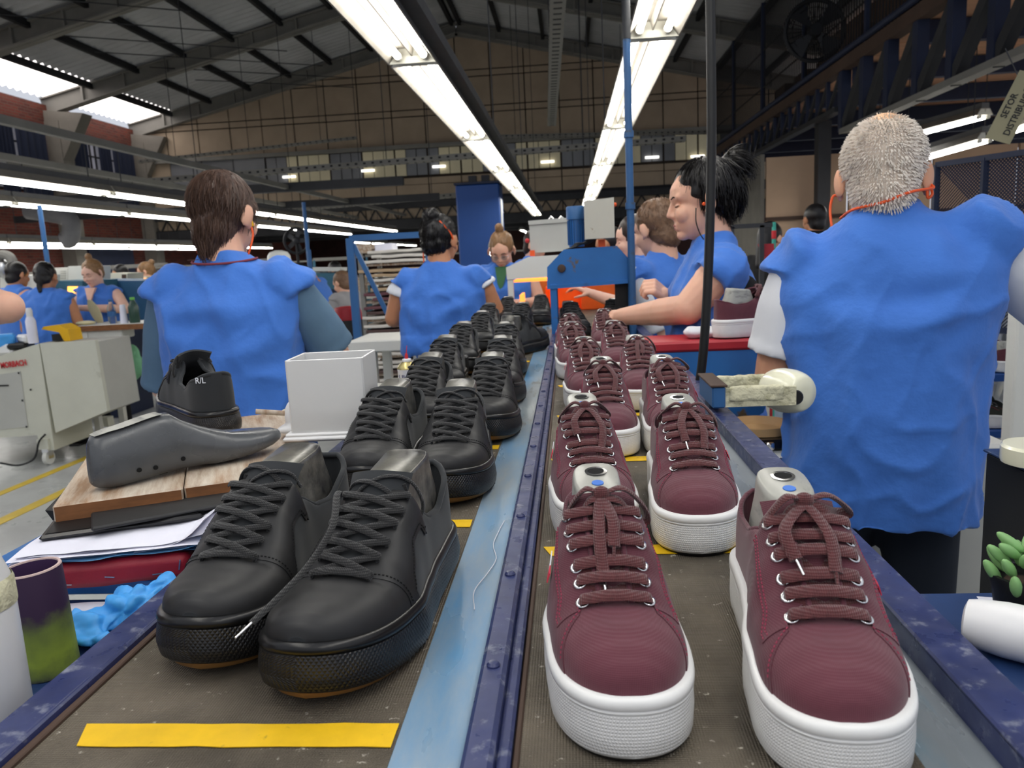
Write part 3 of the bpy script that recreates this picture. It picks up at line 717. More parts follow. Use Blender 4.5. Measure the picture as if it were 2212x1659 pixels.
def weld_mesh(mb, name, mat, thick=0.0):
    me = mb.mesh(name, mat, 0); bm = bmesh.new(); bm.from_mesh(me)
    bmesh.ops.remove_doubles(bm, verts=bm.verts, dist=.00005)
    if thick:
        bm.normal_update(); fs = bm.faces[:]; es = [e for e in bm.edges if e.is_boundary]
        nv = {v: bm.verts.new(v.co + v.normal * thick) for v in bm.verts[:]}
        for f in fs: bm.faces.new([nv[v] for v in reversed(f.verts)])
        for e in es:
            a, b = e.link_loops[0].vert, e.link_loops[0].link_loop_next.vert; bm.faces.new([b, a, nv[a], nv[b]])
    bm.to_mesh(me); bm.free()
    me.polygons.foreach_set('use_smooth', [True] * len(me.polygons)); me.set_sharp_from_angle(angle=math.radians(50)); me.update()
    return me

def grid_side(mb, fn, nu, nv, side):
    vs = [fn(i / nu, j / nv) for i in range(nu + 1) for j in range(nv + 1)]; fs = []
    for i in range(nu):
        for j in range(nv):
            a = i * (nv + 1) + j; q = (a, a + nv + 1, a + nv + 2, a + 1); fs.append(q if side > 0 else q[::-1])
    mb.add(vs, fs)

def lace_path(S, pl, pr, nl, nr, rise, sag=0.0):
    """lace bar from an eyelet over the throat to the other one"""
    mid = (pl + pr) / 2; P = [pl - nl * .002, pl + nl * .0032]; Nl = [nl, nl]
    up = Vector((0, -.5, .86))
    for k in range(1, 6):
        t = k / 6; p = pl.lerp(pr, t); b = 4 * t * (1 - t)
        P.append(p + up * (rise * b + .003) + Vector((0, 0, -sag * b))); Nl.append((nl.lerp(nr, t) * (1 - b * .6) + up * (b * .8 + .2)).normalized())
    P += [pr + nr * .0032, pr - nr * .002]; Nl += [nr, nr]
    Q = spline(P, 3); NN = []
    for i in range(len(Q)):
        f = i / (len(Q) - 1) * (len(Nl) - 1); a = int(f); b = min(a + 1, len(Nl) - 1); NN.append(Nl[a].lerp(Nl[b], f - a).normalized())
    return Q, NN

def shoe_parts(kind, lat, seed=0, tongue='m_canvas2', empty=False, upper='m_canvas', upper2='m_canvas2', lace='m_lace'):
    """[(name, mesh, label, [sub-parts])] for one sneaker, toe at the origin pointing to -y"""
    S = Shoe(kind, lat); R = random.Random(seed); out = []; mar = S.mar
    if not mar: upper, upper2, lace, tongue = 'b_neo', 'b_leather2', 'b_lace', 'b_neo'
    # sole
    if mar:
        a = S.rim(MB(), [(.003, .002, 1), (.006, .0004, 1), (.018, -.0002, 1), (.0335, .0002, 1)], True, True, .006)
        out.append(('sole', a.mesh('sole', M['w_grid'], 60), None, []))
        b = S.rim(MB(), [(.0332, .0012, 1), (.0340, .0, 1), (.0352, -.0004, 1), (.0362, .0004, 1), (.0370, -.0006, 1), (.0405, -.0006, 1), (.0430, .0, 1), (.0445, .0020, 1), (.0446, .009, 1)], False, True, .006)
        out.append(('foxing_band', b.mesh('foxing_band', M['w_rubber'], 70), None, []))
        c = S.rim(MB(), [(0, .005, 0), (.001, .003, .6), (.0032, .0022, 1)], True, True)
        out.append(('outsole', c.mesh('outsole', M['black_rubber'], 60), 'black outsole edge', []))
    else:
        a = S.rim(MB(), [(.0055, .003, 1), (.008, .0004, 1), (.018, -.0010, 1), (.028, .0, 1), (.0345, .0012, 1), (.0355, .004, 1)], True, True)
        out.append(('sole', a.mesh('sole', M['b_grid'], 60), None, []))
        b = S.rim(MB(), [(.0335, .005, 1), (.0355, .0012, 1), (.0385, .0006, 1), (.0415, .0014, 1), (.0438, .0034, 1), (.0445, .006, 1), (.0442, .012, 1)], True, True)
        out.append(('foxing_band', b.mesh('foxing_band', M['b_gloss'], 70), None, []))
        c = S.rim(MB(), [(.0, .012, .75), (.002, .007, .85), (.0068, .004, 1)], True, True)
        subs = []
        lug = MB()
        for side in (-1, 1):
            for k in range(9):
                y = .075 + k * .0075
                x = S.cx(y) + side * (S.hw(y) - .003); z0 = S.lift(y)
                lug.prism([(x + side * .002, y - .0035, .010 + z0), (x + side * .001, y, .0035 + z0), (x + side * .002, y + .0035, .010 + z0)], (-side * .012, 0, 0))
        subs.append(('tread_lugs', lug.mesh('tread_lugs', M['grey_lug'], 0), 'sawtooth tread along the waist', []))
        out.append(('outsole', c.mesh('outsole', M['gum'], 60), 'gum coloured outsole', subs))
    # upper: two halves welded along the toe ridge
    ys = [.0004 + (S.L - .0008) * (1 - math.cos(PI * (k / 72))) / 2 for k in range(73)]
    mb = MB()
    for side in (-1, 1):
        vs = [S.Q(y, j / 14, side) for y in ys for j in range(15)]; fs = []
        for i in range(len(ys) - 1):
            for j in range(14):
                if ys[i] < S.y0 - .010 and False: continue
                a = i * 15 + j; q = (a, a + 15, a + 16, a + 1); fs.append(q if side > 0 else q[::-1])
        mb.add(vs, fs)
    mb.add([S.Q(ys[0], j / 14, -1) for j in range(15)] + [S.Q(ys[0], j / 14, 1) for j in range(13, -1, -1)], [tuple(range(29))])
    mb.add([S.Q(ys[-1], j / 14, -1) for j in range(15)] + [S.Q(ys[-1], j / 14, 1) for j in range(14, -1, -1)], [tuple(range(29, -1, -1))])
    out.append(('upper', weld_mesh(mb, 'upper', M[upper if mar else 'b_neo']), None, []))
    # vamp (toe)
    mb = MB()
    yv = .085
    for side in (-1, 1):
        def fv(u, v, side=side):
            y = .0006 + (S.y0 + .004) * (u ** 1.5) if v > .98 else .0006 + lerp((yv + .02) if not mar else .075, S.y0 + .002, v) * (u ** 1.5)
            return S.Q(min(y, S.y0 - .0005) if v > .8 else y, v, side, .0008 * min(1, u * 5))
        grid_side(mb, fv, 26, 14, side)
    mb.add([S.Q(.0006, j / 14, -1) for j in range(15)] + [S.Q(.0006, j / 14, 1) for j in range(13, -1, -1)], [tuple(range(29))])
    mb.surf(lambda u, v: Vector((S.cx(.06) + (v - .5) * .046, S.y0 + S.inset - .006 + .026 * u, interp(S.y0 - .006 + .026 * u, S.hy, S.hz) - .0004 - .010 * (v - .5) ** 2)), 6, 8)
    out.append(('vamp', weld_mesh(mb, 'vamp', M[upper if mar else 'b_leather']), None, []))
    # facings / eyestay panels on each side
    stitch = MB()
    def stitches(pts, nrms, step=.0032, ln=.0019):
        acc = 0.0
        for i in range(len(pts) - 1):
            a, b = pts[i], pts[i + 1]; d = (b - a); l = d.length
            if l < 1e-6: continue
            q = step - acc
            while q <= l:
                p = a + d * (q / l); t = d.normalized(); n = nrms[i]; x = t.cross(n)
                if x.length > 1e-6:
                    Rm = Matrix((t, x.normalized(), n)).transposed(); stitch.box(p + n * .0003, (ln, .0007, .0006), Rm)
                q += step
            acc = (acc + l) % step
    for side in (-1, 1):
        mb = MB()
        if mar:
            yf = lambda t: (.030 + .030 * (t / .7) ** 1.3) if t < .7 else .0665 + .012 * ((t - .7) / .3) ** 2
            def fp(u, v, side=side):
                return S.Q(lerp(yf(v), .152, u ** 1.2), v, side, .0016)
        else:
            yf = lambda t: lerp(.088, .0735, t)
            def tl(y): return interp(y, [.06, .096, .108, .128, .138, .150, .156, .17], [0, .0, .30, .46, .46, .44, .32, .32])
            def fp(u, v, side=side):
                y = lerp(yf(v), S.y1 + .0015, u); t0 = tl(y); return S.Q(y, lerp(t0, 1, v), side, .0015)
        grid_side(mb, fp, 30, 14, side)
        nm = 'facing' if mar else 'eyestay'
        out.append((nm, weld_mesh(mb, nm, M[upper2 if mar else 'b_leather2'], -.0014), None, []))
        if mar:   # narrow doubled strip that carries the eyelets
            mb = MB()
            def fs_(u, v, side=side):
                y = lerp(.060, .152, u); t0 = interp(u, [0, .25, 1], [.30, .45, .52]); return S.Q(max(y, yf(lerp(t0, 1., v)) + .002), lerp(t0, 1., v), side, .0024)
            grid_side(mb, fs_, 20, 8, side)
            out.append(('eyelet_strip', weld_mesh(mb, 'eyelet_strip', M[upper2], -.0010), None, []))
            for dv in (.03, .13):
                p = [fs_(k / 24, dv) for k in range(25)]; n = [S.N(lerp(.060, .152, k / 24), .5, side) for k in range(25)]; stitches(p, n)
            p = [S.Q(yf(k / 20) + .003, k / 20, side, .0017) for k in range(2, 20)]; n = [S.N(yf(k / 20) + .003, k / 20, side) for k in range(2, 20)]; stitches(p, n)
            # rolled edge beside the throat
            e = MB(); P = [S.Q(lerp(S.y0, S.y1, k / 14), 1, side, .0024) for k in range(15)]
            e.tube(P, .0022, 7); out.append(('throat_binding', e.mesh('throat_binding', M[upper2], 60), None, []))
        else:
            p = []; n = []
            for k in range(26):
                y = lerp(.099, S.y1 - .001, k / 25); t = tl(y) + .05; p.append(S.Q(y, t, side, .0017)); n.append(S.N(y, t, side))
            stitches(p, n)
            p = []; n = []
            for k in range(18):
                t = k / 18 * .95 + .02; y = yf(t) + .0035; p.append(S.Q(y, t, side, .0017)); n.append(S.N(y, t, side))
            stitches(p, n)
            e = MB(); P = [S.Q(lerp(S.y0, S.y1, k / 14), 1, side, .0012) for k in range(15)]
            e.tube(P, .0011, 6); out.append(('throat_binding', e.mesh('throat_binding', M['b_leather'], 60), None, []))
    out.append(('stitching', stitch.mesh('stitching', M['m_stitch' if mar else 'b_stitch'], 0), None, []))
    # collar binding
    e = MB(); P = [S.Q(lerp(S.y1, S.L - .004, k / 22), 1, -1) for k in range(23)] + [S.Q(lerp(S.L - .004, S.y1, k / 22), 1, 1) for k in range(23)]
    e.tube(P, .0022 if mar else .0032, 7); out.append(('collar_binding', e.mesh('collar_binding', M[upper2 if mar else 'b_neo'], 60), None, []))
    # tongue
    tmb = MB(); yt1 = .163 if mar else .178; ht = .009 if mar else .013
    def ft(u, v):
        y = lerp(S.y0 - .006, yt1, u); x = (v - .5) * 2; wdt = lerp(.018, .0245 if mar else .027, u)
        z = interp(min(y, S.hy[-1]), S.hy, S.hz) - .0045 - .008 * x * x * (1 - .3 * u)
        ex = max(0, (u - .8) / .2); z += ht * ex ** 1.2; y -= .004 * ex
        return Vector((S.cx(.1) + x * wdt, y + .012 * x * x * u, z))
    tmb.surf(ft, 24, 12); sub = []
    if not mar:
        st = MB(); st.surf(lambda u, v: ft(.05 + .93 * u, .37 + .26 * v) + Vector((0, -.0012, .0012)), 20, 3)
        sub.append(('tongue_webbing', weld_mesh(st, 'tongue_webbing', M['b_lace'], -.0008), None, []))
    if mar and tongue != upper2:
        st = MB(); st.surf(lambda u, v: ft(.08 + .78 * u, .14 + .72 * v) + Vector((0, -.0008, .0012)), 16, 6)
        sub.append(('tongue_lining', weld_mesh(st, 'tongue_lining', M[tongue], -.0006), 'lining showing between the laces', []))
    out.append(('tongue', weld_mesh(tmb, 'tongue', M[upper2 if mar else tongue], -.0035), None, sub))
    # eyelets and laces
    ne = 6; eyes = []
    te = .80 if mar else .84
    for i in range(ne):
        y = lerp(S.y0 + .004, S.y1 - .006, i / (ne - 1)); pr = []
        for side in (-1, 1):
            t = te if mar else .80
            p = S.Q(y, t, side, .0026); n = S.N(y, t, side); pr.append((p, n))
            if mar:
                em = MB(); ax = n; a = Vector((0, 1, 0)); x = (a - n * a.dot(n)).normalized(); yv2 = n.cross(x)
                ring = []
                for q in range(16):
                    th = 2 * PI * q / 16; d = x * math.cos(th) + yv2 * math.sin(th)
                    ring.append([p + d * (.0035 + .0017 * math.cos(2 * PI * w / 8)) + n * (.0011 * math.sin(2 * PI * w / 8)) for w in range(8)])
                ring.append(ring[0]); em.ring(ring, False, False)
                out.append(('eyelet', em.mesh('eyelet', M['chrome'], 70), None, []))
        eyes.append(pr)
    lm = MB(); lw = .0050 if mar else .0036
    for i in range(ne):
        (pl, nl), (pr, nr) = eyes[i]
        j = R.uniform(-.0015, .0015)
        Pq, Nq = lace_path(S, pl + Vector((0, j, 0)), pr - Vector((0, j, 0)), nl, nr, (.0042 if mar else .003) + R.uniform(0, .002), 0)
        if mar or i == 0: lm.tube(Pq, lw, 8, True, 0, .32, Nq)
        if not mar and i < ne - 1:
            for sd, rs in (((0, 1), .0022), ((1, 0), .0052)):
                a = eyes[i][sd[0]]; b = eyes[i + 1][sd[1]]
                Pq, Nq = lace_path(S, a[0], b[0], a[1], b[1], rs + R.uniform(0, .0012)); lm.tube(Pq, lw, 8, True, 0, .40, Nq)
        if mar and i < ne - 1:
            for sd in ((0, 1), (1, 0)):
                a = eyes[i][sd[0]]; b = eyes[i + 1][sd[1]]
                m_ = [a[0] - a[1] * .003, a[0].lerp(b[0], .3) - Vector((0, 0, .0015)), a[0].lerp(b[0], .7) + Vector((0, 0, .0005)), b[0] - b[1] * .001]
                lm.tube(spline(m_, 4), lw * .95, 8, True, 0, .36, Vector((0, -.5, .86)))
    kx = S.cx(.13); top = Vector((kx, S.y1 + .002, interp(S.y1, S.hy, S.hz) + .008)); subs = []
    up = Vector((0, -.55, .83))
    if mar:
        lm.ell(top + Vector((0, -.004, .002)), (.0075, .006, .0065), None, 12, 8)
        for sg in (-1, 1):
            dx = R.uniform(.024, .034); dr = R.uniform(.012, .034); yy = R.uniform(-.012, .012)
            lp = [top, top + Vector((sg * dx * .5, -.004 + yy * .3, .006)), top + Vector((sg * dx, .004 + yy, -dr * .45)), top + Vector((sg * (dx + .004), .010 + yy, -dr)),
                  top + Vector((sg * (dx - .006), .006 + yy, -dr * .92)), top + Vector((sg * dx * .45, -.006, -.004)), top + Vector((sg * .002, -.006, .0))]
            lm.tube(spline(lp, 6), .0048, 8, True, 0, .40)
            fx = sg * R.uniform(.004, .022); fl = R.uniform(.030, .052)
            ep = [top + Vector((0, -.006, 0)), top + Vector((fx * .5, -.016, -.004)), top + Vector((fx, -.018 - fl * .5, -fl * .36)), top + Vector((fx * .8, -.020 - fl, -fl * .78))]
            sp = spline(ep, 6); lm.tube(sp, .0046, 8, True, 0, .42)
            ag = MB(); d = (sp[-1] - sp[-3]).normalized(); ag.cyl(sp[-1], sp[-1] + d * .012, .0013, .0011, 8)
            subs.append(('lace_tip', ag.mesh('lace_tip', M['chrome'] if sg < 0 else M['m_lace'], 60), None, []))
    else:
        (pl, nl), (pr, nr) = eyes[-1]
        o_ = Vector((0, -.0035, .0025)); sg = lat
        def tv(u, v): return ft(u, v if sg > 0 else 1 - v) + o_
        p, n = (pl, nl) if sg > 0 else (pr, nr)
        lp = [p + n * .002, tv(.80, .12) + Vector((0, -.001, .002)), tv(.88, .34), tv(.945, .62), tv(.955, .86) + Vector((sg * .003, 0, 0)), Vector((kx + sg * .031, S.y1 + .014, top.z - .012)), Vector((kx + sg * .036, S.y1 + .016, top.z - .032)), Vector((kx + sg * .030, S.y1 + .004, top.z - .044)), Vector((kx + sg * .026, S.y1 + .006, top.z - .026)), tv(.90, .95)]
        lm.tube(spline(lp, 6), .0034, 8, True, 0, .5)
        p, n = (pr, nr) if sg > 0 else (pl, nl)
        lp = [p + n * .002, tv(.80, .90) + Vector((0, -.001, .002)), tv(.86, .66), tv(.90, .36) + o_ * .6, tv(.90, .08), tv(.84, .0) + Vector((-sg * .004, .006, -.006))]
        lm.tube(spline(lp, 6), .0034, 8, True, 0, .5)
        if seed == 2:
            lp = [pl + nl * .002, pl + Vector((-.002, -.012, .006)), Vector((kx - .018, .100, .108)), Vector((kx - .026, .070, .088)), Vector((kx - .038, .035, .074)), Vector((kx - .047, .012, .066))]
            sp = spline(lp, 6); lm.tube(sp, .0032, 8, True, 0, .4, up)
            ag = MB(); d = (sp[-1] - sp[-3]).normalized(); ag.cyl(sp[-1], sp[-1] + d * .016, .0012, .001, 8); subs.append(('lace_tip', ag.mesh('lace_tip', M['chrome'], 60), 'bare metal lace tip', []))
    out.append(('lace', lm.mesh('lace', M[lace], 60), None, subs))
    if mar:
        tg = MB(); sd = lat
        tg.surf(lambda u, v: S.Q(lerp(.122, .140, u), lerp(.30, .40, v), sd, .0034), 3, 2)
        tg2 = MB(); tg2.surf(lambda u, v: S.Q(lerp(.112, .122, u), lerp(.30, .40, v), sd, .0034), 3, 2)
        out.append(('side_tag', weld_mesh(tg, 'side_tag', M['tag_white'], -.0008), 'small white and red side tag', [('tag_stripe', weld_mesh(tg2, 'tag_stripe', M['tag_red'], -.0008), None, [])]))
    # last showing in the collar
    if not empty:
        la = MB(); n = 28; ex = 3.2 if mar else 5.0; rings = []
        cy = .208 if mar else .222
        lv = [(.055, .026, .052, 0), (.085, .0245, .047, 0), (.112, .021, .036, 0), (.122, .0205, .0335, 0), (.1265, .0195, .032, 0), (.1280, .0178, .030, 0)] if mar else \
             [(.055, .027, .055, 0), (.085, .0245, .050, 0), (.108, .0230, .042, -.002), (.124, .0228, .037, -.006), (.1275, .0222, .0362, -.007), (.1285, .0210, .0350, -.007)]
        for z, a, b, dy in lv:
            r = []
            for i in range(n):
                th = 2 * PI * i / n; c_, s_ = math.cos(th), math.sin(th)
                tap = 1 + (.10 * s_ if mar else .14 * s_)
                r.append(Vector((S.cx(.2) + a * tap * math.copysign(abs(c_) ** (2 / ex), c_), cy + dy + b * math.copysign(abs(s_) ** (2 / ex), s_), z + (.004 * s_ if mar else .006 * s_) * (1 if z > .115 else 0))))
            rings.append(r)
        la.ring(rings, True, True); sub = []
        if mar:
            h = MB(); z = .1285; h.lathe([(.0085, 0), (.0098, .0008), (.0072, .001), (.0068, -.001)], (S.cx(.2), cy + .010, z + .0012), 20, Rx(.13)); sub.append(('socket_ring', h.mesh('socket_ring', M['chrome'], 60), None, []))
            h = MB(); h.lathe([(.0070, 0), (.0068, .0006)], (S.cx(.2), cy + .010, z + .0012), 20, Rx(.13)); sub.append(('socket_hole', h.mesh('socket_hole', M['void'], 60), None, []))
            h = MB(); h.lathe([(.0052, 0), (.0050, .0007)], (S.cx(.2), cy - .014, z - .0018), 16, Rx(.13)); sub.append(('size_dot', h.mesh('size_dot', M['blue_dot'], 60), 'blue dot', []))
        out.append(('shoe_last', la.mesh('shoe_last', M['last_grey' if mar else 'last_dark'], 50), 'grey plastic last filling the shoe' if mar else 'scuffed dark grey last with flat top', sub))
    return out

_shoe_cache = {}
def put_shoe(kind, lat, loc, rz, label, group, seed=0, name=None, **kw):
    key = (kind, lat, seed, tuple(sorted(kw.items())))
    if key not in _shoe_cache: _shoe_cache[key] = shoe_parts(kind, lat, seed, **kw)
    t = thing(name or ('black_sneaker' if kind == 'black' else 'maroon_sneaker'), label, 'sneaker', loc, rz, group)
    def rec(items, par):
        for nm, me, lb, sub in items:
            o = place(nm, me, par)
            if nm in ('stitching', 'tread_lugs', 'lace'): o['kind'] = 'stuff'
            if lb: o['label'] = lb
            rec(sub, o)
    rec(_shoe_cache[key], t)
    return t

BZ = 1.10   # belt surface
def toe(px, py): p = atz(px, py, BZ); return (p.x, p.y, BZ)
# maroon pairs on the right belt: (toe x, toe y, turn, lateral side, seed, tongue, words)
MG = 'maroon sneakers in pairs on the right belt'; BG = 'black sneakers in pairs on the left belt'
maroon = [
    (.026, .440, .03, -1, 11, 'm_canvas2', 'maroon platform sneaker nearest the camera, left of its pair, messy laces'),
    (.157, .412, -.05, 1, 12, 'pink', 'maroon platform sneaker nearest the camera, right of its pair, pink lining'),
    (.022, .800, .04, -1, 13, 'cream', 'maroon sneaker in second pair from the camera, left one, cream lining'),
    (.132, .772, .0, 1, 14, 'cream', 'maroon sneaker in second pair from the camera, right one, cream lining'),
    (.055, 1.170, .0, -1, 13, 'm_canvas2', 'maroon sneaker in third pair from the camera, left one'),
    (.162, 1.165, .02, 1, 12, 'stripe_lining', 'maroon sneaker in third pair from the camera, right one, striped grey lining'),
    (.030, 1.525, .0, -1, 14, 'pink', 'maroon sneaker in fourth pair from the camera, left one'),
    (.140, 1.520, .0, 1, 11, 'pink', 'maroon sneaker in fourth pair from the camera, right one, pink lining'),
    (.010, 1.93, .03, -1, 12, 'm_canvas2', 'maroon sneaker in fifth pair from the camera, left one'),
    (.120, 1.92, .03, 1, 13, 'm_canvas2', 'maroon sneaker in fifth pair from the camera, right one'),
    (-.002, 2.245, .0, -1, 14, 'cream', 'maroon sneaker hugging the centre rail, left of the pair before the gate'),
    (.108, 2.385, .0, 1, 11, 'm_canvas2', 'maroon sneaker being touched by the hand before the gate'),
]
for x, y, r, la, sd, tg_, lb in maroon:
    put_shoe('maroon', la, (x, y, BZ), r, lb, MG, sd, tongue=tg_)
black = [
    (-.312, .535, -.09, -1, 1, 'black sneaker nearest the camera, left of its pair, beside the glove'),
    (-.196, .492, -.10, 1, 2, 'black sneaker nearest the camera, right of its pair, lace end hanging down'),
    (-.292, .965, -.05, -1, 3, 'black sneaker in second pair from the camera, left one by the white container'),
    (-.165, .938, .05, 1, 2.5, 'black sneaker in second pair from the camera, right one'),
    (-.283, 1.305, .0, -1, 4, 'black sneaker in third pair from the camera, left one'),
    (-.150, 1.275, .04, 1, 3, 'black sneaker in third pair from the camera, right one'),
    (-.300, 1.665, .03, -1, 3, 'black sneaker in fourth pair from the camera, left one'),
    (-.160, 1.600, .03, 1, 4, 'black sneaker in fourth pair from the camera, right one'),
    (-.318, 2.06, .0, -1, 1, 'black sneaker in fifth pair from the camera, left one'),
    (-.175, 1.99, .06, 1, 3, 'black sneaker in fifth pair from the camera, right one'),
    (-.310, 2.50, .0, -1, 4, 'black sneaker in sixth pair from the camera, left one'),
    (-.330, 2.95, .0, -1, 3, 'black sneaker in seventh pair from the camera, left one'),
    (-.205, 2.92, -.05, 1, 4, 'black sneaker in seventh pair from the camera, right one'),
    (-.290, 3.42, .0, -1, 1, 'small far black sneaker standing before the white hood opening'),
    (-.140, 3.50, .0, 1, 3, 'small far black sneaker beside the blue post, lit orange'),
]
for x, y, r, la, sd, lb in black:
    put_shoe('black', la, (x, y, BZ), r, lb, BG, sd)
put_shoe('black', 1, (-.115, 2.70, BZ), PI - .35, 'black sneaker turned round with its heel towards the camera', BG, 4)
# ------------------------------------------------------------------ conveyor
def belt_mat(name, a, b):
    m = mk(name, a, .62, var=.28, vs=14, col2=b, cs=7, cthr=.56, csoft=.18, col3=srgb(196, 190, 176), c3s=90, c3thr=.66, weave=.5, ws=3000, wdir='Y', spec=.4, rvar=.12)
    return m
M['belt'] = belt_mat('belt_grey_brown', srgb(84, 77, 66), srgb(122, 113, 98))
M['belt_yellow'] = mk('belt_yellow_paint', srgb(228, 184, 20), .6, var=.1, vs=30, col2=srgb(150, 120, 40), cs=60, cthr=.68, csoft=.05)
M['gutter'] = mk('gutter_blue_worn', srgb(70, 140, 190), .34, var=.12, vs=9, col2=srgb(150, 160, 164), cs=6, cthr=.52, csoft=.12, col3=srgb(96, 84, 70), c3s=9, c3thr=.64, rvar=.12, stretch=(1, .22, 1), spec=.6)
M['gutter2'] = mk('gutter_steel_worn', srgb(150, 158, 164), .3, metal=.4, var=.2, vs=9, col2=srgb(84, 140, 165), cs=6, cthr=.56, csoft=.08, rvar=.12, stretch=(1, .2, 1))
Y0, Y1 = .12, 4.72
conv = thing('conveyor', 'twin belt conveyor with navy steel rails running away from the camera', 'conveyor', (-.05, Y0, 0))
def strip(name, x0, x1, z0, z1, mat, ya=Y0, yb=Y1, b=0.0, par=conv):
    return MB().box(((x0 + x1) / 2, (ya + yb) / 2, (z0 + z1) / 2), (x1 - x0, yb - ya, z1 - z0), None, b).build(name, mat, par)
bl = strip('belt', -.386, -.128, BZ - .012, BZ, M['belt']); br = strip('belt', -.046, .206, BZ - .012, BZ, M['belt'])
def stripes(par, x0, x1, ys):
    for y in ys:
        m = MB(); n = 12; rr = random.Random(int(y * 100)); top = [(lerp(x0, x1, i / n) + (rr.uniform(0, .006) if i == 0 else 0), y + .013 + rr.uniform(-.0008, .0008), BZ + .0006) for i in range(n + 1)]
        bot = [(lerp(x0, x1, i / n) + (rr.uniform(0, .012) if i == 0 else 0), y - .013 + rr.uniform(-.0008, .0008), BZ + .0006) for i in range(n + 1)]
        m.prism(bot + top[::-1], (0, 0, .0006)); m.build('yellow_stripe', M['belt_yellow'], par, 0)
stripes(bl, -.362, -.130, [.472, .893, 1.27, 1.61, 1.98, 2.33, 2.69, 3.05, 3.4, 3.8])
stripes(br, -.040, .196, [.798, 1.17, 1.50, 1.86, 2.22, 2.58, 2.95, 3.3])
# blue gutter beside the left belt, slightly sunk, and its lower pan
strip('gutter', -.128, -.074, BZ - .014, BZ - .0005, M['gutter'])
for sx in (-.062,):
    cr = MB(); cr.box((-.0675, (Y0 + Y1) / 2, BZ + .004), (.020, Y1 - Y0, .024), None, .003); cr.box((-.053, (Y0 + Y1) / 2, BZ + .0), (.010, Y1 - Y0, .014), None, .002)
    crail = cr.build('centre_rail', M['navy_rail'], conv)
bolt = MB().lathe([(.0052, 0), (.0052, .0012), (.0036, .0030), (.0008, .0034)], (0, 0, 0), 14).mesh('bolt', M['navy_rail'], 40)
for k in range(22):
    o = place('bolt', bolt, crail); o.matrix_local = MW[conv].inverted() @ Matrix.Translation((-.0675, .535 + k * .168, BZ + .016)) if False else MW[crail].inverted() @ Matrix.Translation((-.0675, .535 + k * .168, BZ + .016))
strip('gutter', .206, .252, BZ - .014, BZ - .0005, M['gutter2'])
rr_ = MB(); rr_.box((.255, (Y0 + Y1) / 2, BZ + .002), (.006, Y1 - Y0, .036), None, .0015); rr_.box((.270, (Y0 + Y1) / 2, BZ + .019), (.036, Y1 - Y0, .005), None, .0015); rr_.box((.285, (Y0 + Y1) / 2, BZ - .03), (.006, Y1 - Y0, .10), None, .0015)
rr_.build('side_rail', M['navy_rail'], conv)
rl = MB(); rl.box((-.390, (Y0 + Y1) / 2, BZ - .004), (.006, Y1 - Y0, .024), None, .0015); rl.box((-.404, (Y0 + Y1) / 2, BZ + .006), (.030, Y1 - Y0, .005), None, .0015); rl.box((-.418, (Y0 + Y1) / 2, BZ - .03), (.006, Y1 - Y0, .074), None, .0015)
rl.build('side_rail', M['navy_rail'], conv)
body = MB(); body.box((-.066, (Y0 + Y1) / 2, BZ - .11), (.68, Y1 - Y0, .17)); body.build('frame', M['navy'], conv)
for yy in (.3, 1.8, 3.3, 4.5):
    for xx in (-.36, .23): MB().box((xx, yy, .46), (.06, .06, .92)).build('leg', M['navy'], conv)
strip('rail_lip', -.3868, -.3805, BZ - .006, BZ + .003, M['rust_brown'], b=.001)
strip('rail_lip', -.0475, -.043, BZ - .006, BZ + .002, M['rust_brown'], b=.001)
# a loose thread on the gutter
th = [(-.098, .66, BZ), (-.103, .70, BZ), (-.094, .74, BZ + .001), (-.089, .78, BZ), (-.096, .82, BZ), (-.094, .86, BZ), (-.090, .90, BZ)]
tag(MB().tube(spline([Vector(p) + Vector((0, 0, .0008)) for p in th], 5), .0005, 5).build('thread', M['tag_white'], None), 'thin white thread lying on the blue gutter', 'thread')
# ------------------------------------------------------------------ people
def skin(name, c, **k): return mk(name, c, .5, var=.07, vs=14, sub=.12, bump=.03, bs=400, **k)
M['skin_light'] = skin('skin_light', srgb(222, 172, 146)); M['skin_tan'] = skin('skin_tan', srgb(186, 128, 92)); M['skin_old'] = skin('skin_ruddy', srgb(214, 158, 126)); M['skin_pale'] = skin('skin_pale', srgb(226, 182, 160))
M['vest'] = mk('blue_vest_cotton', srgb(64, 118, 204), .85, var=.05, vs=9, bump=.22, bs=26, sheen=.15)
M['vest_trim'] = mk('vest_piping', srgb(120, 50, 60), .8, var=.1)
M['slate'] = mk('slate_blue_cotton', srgb(86, 114, 138), .85, var=.07, vs=12, weave=.12, ws=9000)
M['white_cotton'] = mk('white_cotton', srgb(222, 224, 228), .85, var=.03, vs=12, weave=.08, ws=9000)
M['black_cotton'] = mk('black_cotton', srgb(16, 16, 18), .9, var=.1)
M['grey_cotton'] = mk('grey_cotton', srgb(150, 148, 148), .9, var=.1)
M['navy_cloth'] = mk('dark_navy_trousers', srgb(24, 32, 44), .9, var=.12, vs=10)
M['jeans'] = mk('blue_jeans', srgb(66, 86, 118), .85, var=.2, vs=16)
M['pale_jeans'] = mk('pale_jeans', srgb(150, 166, 184), .85, var=.15, vs=16)
M['hair_dark'] = mk('dark_brown_hair', srgb(40, 28, 24), .42, var=.35, vs=40, stretch=(3, 3, .4), spec=.5)
M['hair_brown'] = mk('brown_hair', srgb(84, 64, 54), .42, var=.5, vs=40, stretch=(3, 3, .4), spec=.5)
M['hair_black'] = mk('black_hair', srgb(18, 15, 15), .4, var=.4, vs=40, stretch=(3, 3, .4), spec=.5)
M['hair_blond'] = mk('dark_blond_hair', srgb(134, 100, 66), .45, var=.3, vs=40, stretch=(3, 3, .4))
